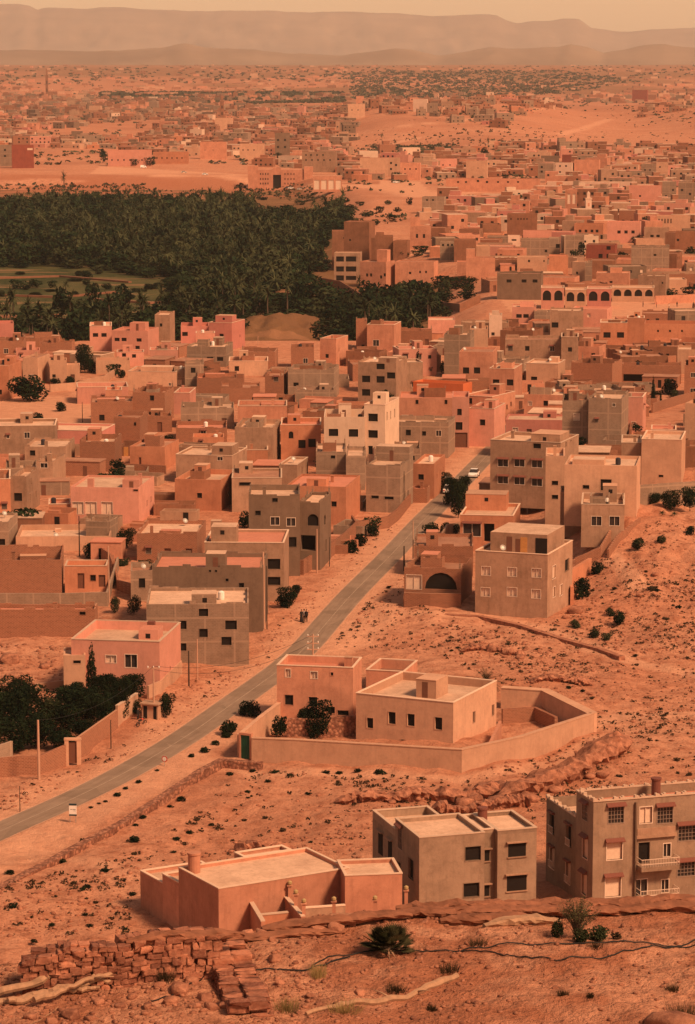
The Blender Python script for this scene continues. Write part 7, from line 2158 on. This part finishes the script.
# black pipes
def pipe(pts, label, r_=.015, n=60):
    P = resample(smooth(resample(np.array([rpt(a, b)[:2] for a, b in pts]), n), 6), n); V = [np.array([a, b, float(ztd(a, b)) + r_ + .015]) for a, b in P]
    mb = MB(); mb.tube([v - V[0] for v in V], r_, 7); o = mb.build('water_pipe', M_BLACK, None, True); o.location = tuple(V[0]); tag(o, label, 'pipe'); return o
pipe([(312, 966), (330, 957), (370, 951), (430, 950), (500, 948.5), (580, 947.5), (640, 945), (715, 944)], 'straight black pipe crossing the terrace behind the shrubs', n=90)
pipe([(455, 950), (490, 954), (530, 960), (563, 963), (600, 959), (640, 951), (672, 945), (715, 938)], 'sagging black pipe looping below the straight one', n=80)
pipe([(150, 1004), (175, 996), (200, 982), (216, 966), (222, 955)], 'dark cable climbing beside the collapsed stone wall', .015)
pipe([(222, 972), (260, 969), (310, 970), (350, 958)], 'short black pipe joining from the stone walls', .018)
# plants of the terrace
def plant_fg(key, px, yb, hp, wp, label, cat, name=None):
    P = rpt(px, yb); s_ = pscale(*P); return plant(key, P - np.array([0, 0, .03]), hp / s_, wp / s_, label, cat, None, name)
def dwarf_palm(px, yb, wp, label, nf=46, seed=3):
    rg = np.random.default_rng(seed); P = rpt(px, yb); s_ = pscale(*P); Rr = wp / s_ / 2
    o = empty('dwarf_palm', P); tag(o, label, 'dwarf palm'); V, Q = [], []
    for k in range(nf):
        a = 6.28 * rg.random(); el = rg.uniform(.05, 1.45); l = Rr * rg.uniform(.55, .95); base = np.array([rg.uniform(-.12, .12), rg.uniform(-.12, .12), .04])
        d = np.array([math.cos(a) * math.cos(el), math.sin(a) * math.cos(el), math.sin(el)]); hub = base + d * l * .6; sd = np.array([-math.sin(a), math.cos(a), 0]); up = np.cross(sd, d)
        b = len(V); V += [base + sd * .008, hub + sd * .006, hub - sd * .006, base - sd * .008]; Q.append((b, b + 1, b + 2, b + 3))
        for q in range(15):   # fan of stiff blades
            t = (q / 14 - .5) * 2.5; bl = l * .62 * (1 - .25 * abs(t) / 1.25); dr = d * math.cos(t) + sd * math.sin(t); tip = hub + dr * bl - up * .05 * abs(t) - np.array([0, 0, .12 * bl]); px_ = np.cross(dr, up); w_ = .02
            b = len(V); V += [hub, hub + dr * bl * .5 + px_ * w_, tip, hub + dr * bl * .5 - px_ * w_]; Q.append((b, b + 1, b + 2, b + 3))
    mesh_np('fronds', V, np.array(Q), ML_DWARF, o)
    mb = MB(); mb.tube([(0, 0, -.1), (.01, 0, .1), (0, .01, .22)], [.12, .14, .06], 9); mb.build('stem', M_TRUNK, o)
    V, Q = [], []
    for k in range(9):
        a = 6.28 * rg.random(); l = Rr * .8; b = len(V); d = np.array([math.cos(a), math.sin(a), -.02]); sd = np.array([-d[1], d[0], 0]); V += [(0, 0, .12), tuple(d * l * .5 + sd * .02 + [0, 0, .1]), tuple(d * l + [0, 0, .03]), tuple(d * l * .5 - sd * .02 + [0, 0, .1])]; Q.append((b, b + 1, b + 2, b + 3))
    mesh_np('dead_fronds', V, np.array(Q), M_WOOD, o)
dwarf_palm(388, 951, 62, 'spiky dwarf palm growing before the rock ledge', 70)
plant_fg('bush_olive', 557, 938, 22, 16, 'round green bush beside the airy shrub', 'bush')
plant_fg('bush_olive', 581, 945, 16, 22, 'small yellow-green bush in front of the airy shrub', 'bush')
plant_fg('bush_olive', 598, 941, 20, 26, 'low grey-green bush behind the airy shrub', 'bush')
plant_fg('shrub', 617, 941, 9, 13, 'tiny dry bush at the end of the shrub cluster', 'bush')
def twiggy(px, yb, hp, wp, label, n=70, seed=5):
    rg = np.random.default_rng(seed); P = rpt(px, yb); s_ = pscale(*P); Hh, Wd = hp / s_, wp / s_ / 2; o = empty('airy_shrub', P); tag(o, label, 'shrub'); mb = MB(); LV = []
    for k in range(n):
        a = rg.uniform(0, 6.28); t = rg.uniform(.25, 1) ; tip = np.array([math.cos(a) * Wd * t, math.sin(a) * Wd * t, Hh * rg.uniform(.55, 1) * (1.15 - .4 * t)]); mid = tip * np.array([.35, .35, .55])
        mb.tube([(0, 0, 0), mid, tip], [.012, .007, .003], 4, cap=False)
        V, Q = leaf_quads(26, [(0, 0, 0, 1, 1, 1)], .018, rg); V = V * 1.0; tt = rg.uniform(.3, 1.0, 26)[:, None]; c = mid + (tip - mid) * tt; V = (V.reshape(-1, 4, 3) - V.reshape(-1, 4, 3).mean(1, keepdims=True)) + (c + rg.normal(size=(26, 3)) * .03)[:, None, :]; LV.append(V.reshape(-1, 3))
    mb.build('stem', M_TRUNK, o); V = np.concatenate(LV); mesh_np('foliage', V, np.arange(len(V)).reshape(-1, 4), ML_DWARF, o)
twiggy(577, 938, 44, 46, 'airy pale-leaved shrub fanning out on the terrace', 90)
def tuft(px, yb, hp, wp, label, mat=ML_GRASS, n=130, seed=1):
    rg = np.random.default_rng(seed); P = rpt(px, yb); s_ = pscale(*P); V, Q = [], []
    for k in range(n):
        a = rg.uniform(0, 6.28); r_ = rg.random() * .35 * wp / s_; b0 = np.array([math.cos(a) * r_, math.sin(a) * r_, -.01]); l = hp / s_ * rg.uniform(.5, 1.1); tip = b0 + np.array([math.cos(a + rg.normal() * .6) * wp / s_ * .3 * rg.random(), math.sin(a) * wp / s_ * .3 * rg.random(), l]); b = len(V)
        V += [b0 - [.006, 0, 0], b0 + [.006, 0, 0], tip]; Q.append((b, b + 1, b + 2))
    o = mesh_np('grass_tuft', V, np.array(Q), mat); o.location = tuple(P); tag(o, label, 'grass tuft'); return o
for i, (x, y, hp, wp, l, m) in enumerate([(287, 1014, 16, 36, 'yellow-green grass tuft beside the collapsed wall', 0), (318, 978, 16, 24, 'green-brown tuft where the pipes meet', 0), (396, 990, 12, 26, 'dry tuft above the driftwood branch', 1), (345, 1016, 15, 46, 'broad tuft beside the driftwood end', 0), (450, 972, 12, 28, 'pale tuft at the tip of the driftwood', 1), (432, 1006, 8, 14, 'small dry tuft below the driftwood', 1),
                                          (563, 1000, 7, 16, 'small dry tuft on the open red ground', 1), (590, 1002, 6, 10, 'tiny dry tuft on the open red ground beside the other', 1), (684, 1018, 20, 50, 'dry bush-like tuft at the pale boulder', 1), (672, 990, 8, 18, 'dry tuft above the pale boulder', 1), (595, 950, 7, 22, 'dry tuft in front of the shrub cluster', 1), (478, 946, 10, 26, 'dry tuft near the stone beam', 1), (165, 985, 16, 30, 'dark tuft under the dry stone wall', 1)]):
    tuft(x, y, hp, wp, l, ML_GRASS if m == 0 else ML_SHRUB, seed=i + 3)
# rocks of the terrace
r7 = np.random.default_rng(70)
pts = []
while len(pts) < 5200:
    px, py = r7.uniform(-20, 715), r7.uniform(905, 1035)
    n_ = float(fbm(np.array(px * .012), np.array(py * .03), 3, 19))
    dens = .9 if (px < 320 and py > 960) else .5 if px < 480 else .22
    if py > 990 and px > 500: dens *= .5
    if py < 935: dens *= .8
    if r7.random() > dens * (.5 + n_): continue
    p = rpt(px, py); 
    if p[1] > 70: continue
    pts.append((p[0], p[1]))
scatter_stones('gravel', pts, .008, .10, IV, IF, 'gravel and small stones covering the red terrace', power=3.2, mat=M_WSTONE2 if 'M_WSTONE2' in globals() else M_ROCK)
RK = [(70, 1015, 22), (52, 1019, 16), (98, 1004, 14), (120, 1008, 12), (180, 994, 22), (192, 984, 18), (170, 1003, 16), (205, 1000, 20), (160, 990, 14), (148, 1012, 12), (212, 1012, 16), (196, 1012, 10), (132, 1000, 12), (225, 1010, 14), (90, 1020, 12), (30, 1016, 14), (62, 1008, 10),
      (248, 934, 16), (262, 934, 16), (278, 932, 14), (294, 931, 13), (316, 930, 20), (336, 929, 22), (272, 941, 9), (300, 944, 8), (275, 960, 16), (250, 955, 12), (262, 990, 18), (280, 985, 10), (360, 992, 12), (388, 945, 8), (420, 960, 10), (352, 925, 10), (468, 942, 8), (425, 925, 8), (555, 986, 6), (310, 998, 10), (330, 985, 8), (240, 1000, 20), (258, 1008, 18), (474, 1000, 8), (500, 996, 6), (250, 975, 16)]
rms = []
for k in range(6):
    o = mesh_np('rock', stone_verts(IV3, r6, .5, .4, .3, .1, .6), IF3, M_ROCK); rms.append(o.data); bpy.data.objects.remove(o)
for i, (px, py, w_) in enumerate(RK):
    P = rpt(px, py); s_ = w_ / pscale(*P); o = bpy.data.objects.new('rock', rms[i % 6]); col.objects.link(o); o.location = (P[0], P[1], P[2] + s_ * .1); o.rotation_euler = (rv.uniform(-.2, .2), rv.uniform(-.2, .2), rv.uniform(0, 6.28)); o.scale = (s_ * 1.1,) * 3
    if i < 17: tag(o, 'angular red rock tumbled below the branch pile', 'rock', 'rocks tumbled below the branch pile')
    elif i < 23: tag(o, 'red block in the row under the dark ledge', 'rock', 'blocks in a row under the ledge')
    else: tag(o, 'loose red rock lying on the open terrace ground', 'rock', 'loose rocks on the terrace')
# pale boulder in the corner, white pebbles
P = rpt(676, 1030); o = mesh_np('pale_boulder', stone_verts(IV3, r6, .75, .6, .35, .08, .3), IF3, M_ROCK); o.location = tuple(P); tag(o, 'large pale boulder in the bottom corner of the terrace', 'boulder')
for (x, y, l) in ((79, 938, 'on the dry wall end'), (300, 950, 'under the row of blocks'), (389, 962, 'in front of the dwarf palm'), (72, 1020, 'below the branch pile'), (655, 960, 'by the sagging pipe')): pass

# ------------------------------------------------------------------ labels
LM = [(o_[0], o_[1], o_[2]) for o_ in [
    ('the cream three-storey house', 372, 440), ('the plain pink block', 480, 430), ('the arcade house', 430, 415), ('the orange screen walls', 443, 393), ('the khaki unfinished house', 378, 385), ('the whitewashed tower house', 495, 327), ('the vivid orange house', 614, 335),
    ('the tall bare concrete house', 604, 422), ('the tan three-storey roadside house', 525, 475), ('the orange-banded house', 486, 530), ('the garage arches', 435, 590), ('the big corner house', 512, 588), ('the low tan villa', 603, 522), ('the broad peach house', 600, 492), ('the peach slab-roofed house', 661, 460),
    ('the large pink garage house', 105, 505), ('the roofless enclosure', 25, 575), ('the small orange house', 87, 580), ('the squat mud-brick house', 165, 548), ('the bare roadside concrete house', 198, 635), ('the dark three-storey house', 275, 525), ('the tall concrete kerb house', 383, 492),
    ('the orange slit-window house', 198, 492), ('the rose roof-tower house', 215, 337), ('the pink villa', 130, 343), ('the sandy plot', 50, 418), ('the bare mound', 290, 325), ('the kasbah tower', 357, 242), ('the concrete frame building', 347, 267), ('the salmon tower house', 420, 238), ('the weathered grey block', 520, 286),
    ('the pale school arcade', 632, 296), ('the rose school wing', 599, 299), ('the concrete grid building', 650, 258), ('the dark red house', 600, 251), ('the white minaret', 588, 205), ('the pink four-window house', 624, 231), ('the brown slit-window house', 522, 222), ('the very long salmon building', 493, 184),
    ('the square peach house', 476, 168), ('the civic gate building', 280, 177), ('the long white roof', 592, 185), ('the sloping alley', 434, 362), ('the open-topped brick enclosure', 596, 375), ('the white van', 143, 166), ('the dark concrete skeleton', 282, 146), ('the maroon cube building', 640, 96), ('the long pink building', 130, 158), ('the cream cube building', 420, 106), ('the grated-window orange house', 300, 440), ('the pale-roofed brick house', 100, 455)]]
NUMW = {0: 'windowless', 1: 'one-windowed', 2: 'two-windowed', 3: 'three-windowed', 4: 'four-windowed'}
ORD = ['', 'second', 'third', 'fourth', 'fifth', 'sixth', 'seventh', 'eighth', 'ninth', 'tenth', 'eleventh', 'twelfth']
def relation(px, py, skip=None):
    best = sorted(LM, key=lambda l: math.hypot((l[1] - px) * .8, (l[2] - py) * 1.6))[0]
    dx, dy = px - best[1], py - best[2]; d = math.hypot(dx, dy * 1.6); near_ = d < 28
    if abs(dy) * 1.5 > abs(dx): r_ = ('just ' if near_ else 'farther ') + ('behind' if dy < 0 else 'in front of' if near_ else 'down from')
    else: r_ = 'beside' if near_ else 'some way beside'
    return r_ + ' ' + best[0], d
used = {}
for o in col.objects:
    if o.parent is None and 'label' in o: used[o['label'].lower()] = 1
todo = []
for h in HOUSES:
    cat = h.cat; h.root['category'] = cat
    if h.label: h.root['label'] = h.label; used[h.label.lower()] = 1; continue
    px, py = (h.bb[0] + h.bb[2]) / 2, (h.bb[1] + h.bb[3]) / 2
    fl = max(1, int(round((h.H - .5) / 3.1))); sz = {1: 'low', 2: 'two-storey', 3: 'three-storey'}.get(fl, 'tall')
    if fl == 1 and h.W > 11: sz = 'long low'
    nw = len([k for k in h.opn['f'] if k[4] in 'nfwhab'])
    kids = [c.name.split('.')[0] for c in h.root.children]; ex = ''
    for k_, w_ in (('satellite_dish', 'a roof dish'), ('water_tank', 'a roof tank'), ('roof_room', 'a roof room'), ('chimney', 'a chimney'), ('column_stub', 'column stubs')):
        if k_ in kids: ex = ' with ' + w_; break
    rel, d = relation(px, py)
    todo.append((f"{sz} {NUMW.get(nw, 'many-windowed')} {STY[h.style]} house{ex}", rel, d, h.root))
for o, px, yb, key in TREES:
    if 'label' in o: continue
    rel, d = relation(px, yb); todo.append((kindword(key), rel if 'group' not in o else rel, d, o))
for o, px, yb, w_, c_ in YARDS:
    rel, d = relation(px, yb); todo.append((w_, rel, d, o)); o['category'] = c_; o['group'] = 'walled yards between the houses' if c_ != 'shed' else 'low sheds between the houses'
by = {}
for t in todo: by.setdefault((t[0], t[1]), []).append(t)
for (a, b), l in by.items():
    l.sort(key=lambda t: t[2])
    for i, t in enumerate(l):
        lab = (ORD[min(i, 11)] + ' ' + a + ', ' + b).strip() if i else a + ', ' + b
        if len(l) > 1 and i == 0: lab = 'first ' + lab
        while lab.lower() in used: lab += ' too'
        if len(lab.replace(',', ' ').split()) > 15:
            for w_ in (' with a roof dish', ' with a roof tank', ' with a roof room', ' with a chimney', ' with column stubs'): lab = lab.replace(w_, '')
            while lab.lower() in used: lab = lab.replace(' house,', ' house there,', 1)
        used[lab.lower()] = 1; t[3]['label'] = lab
for h in HOUSES:
    if 'group' not in h.root and h.name == 'house': h.root['group'] = 'flat-roofed houses of the town'
for o, px, yb, key in TREES:
    if 'group' not in o: o['group'] = 'trees and bushes around the houses'
for o in col.objects:
    if o.parent is None and o.get('category') and not o.get('kind'): o['kind'] = 'thing'
for o in list(bpy.data.objects):
    if o.name not in col.objects: bpy.data.objects.remove(o)
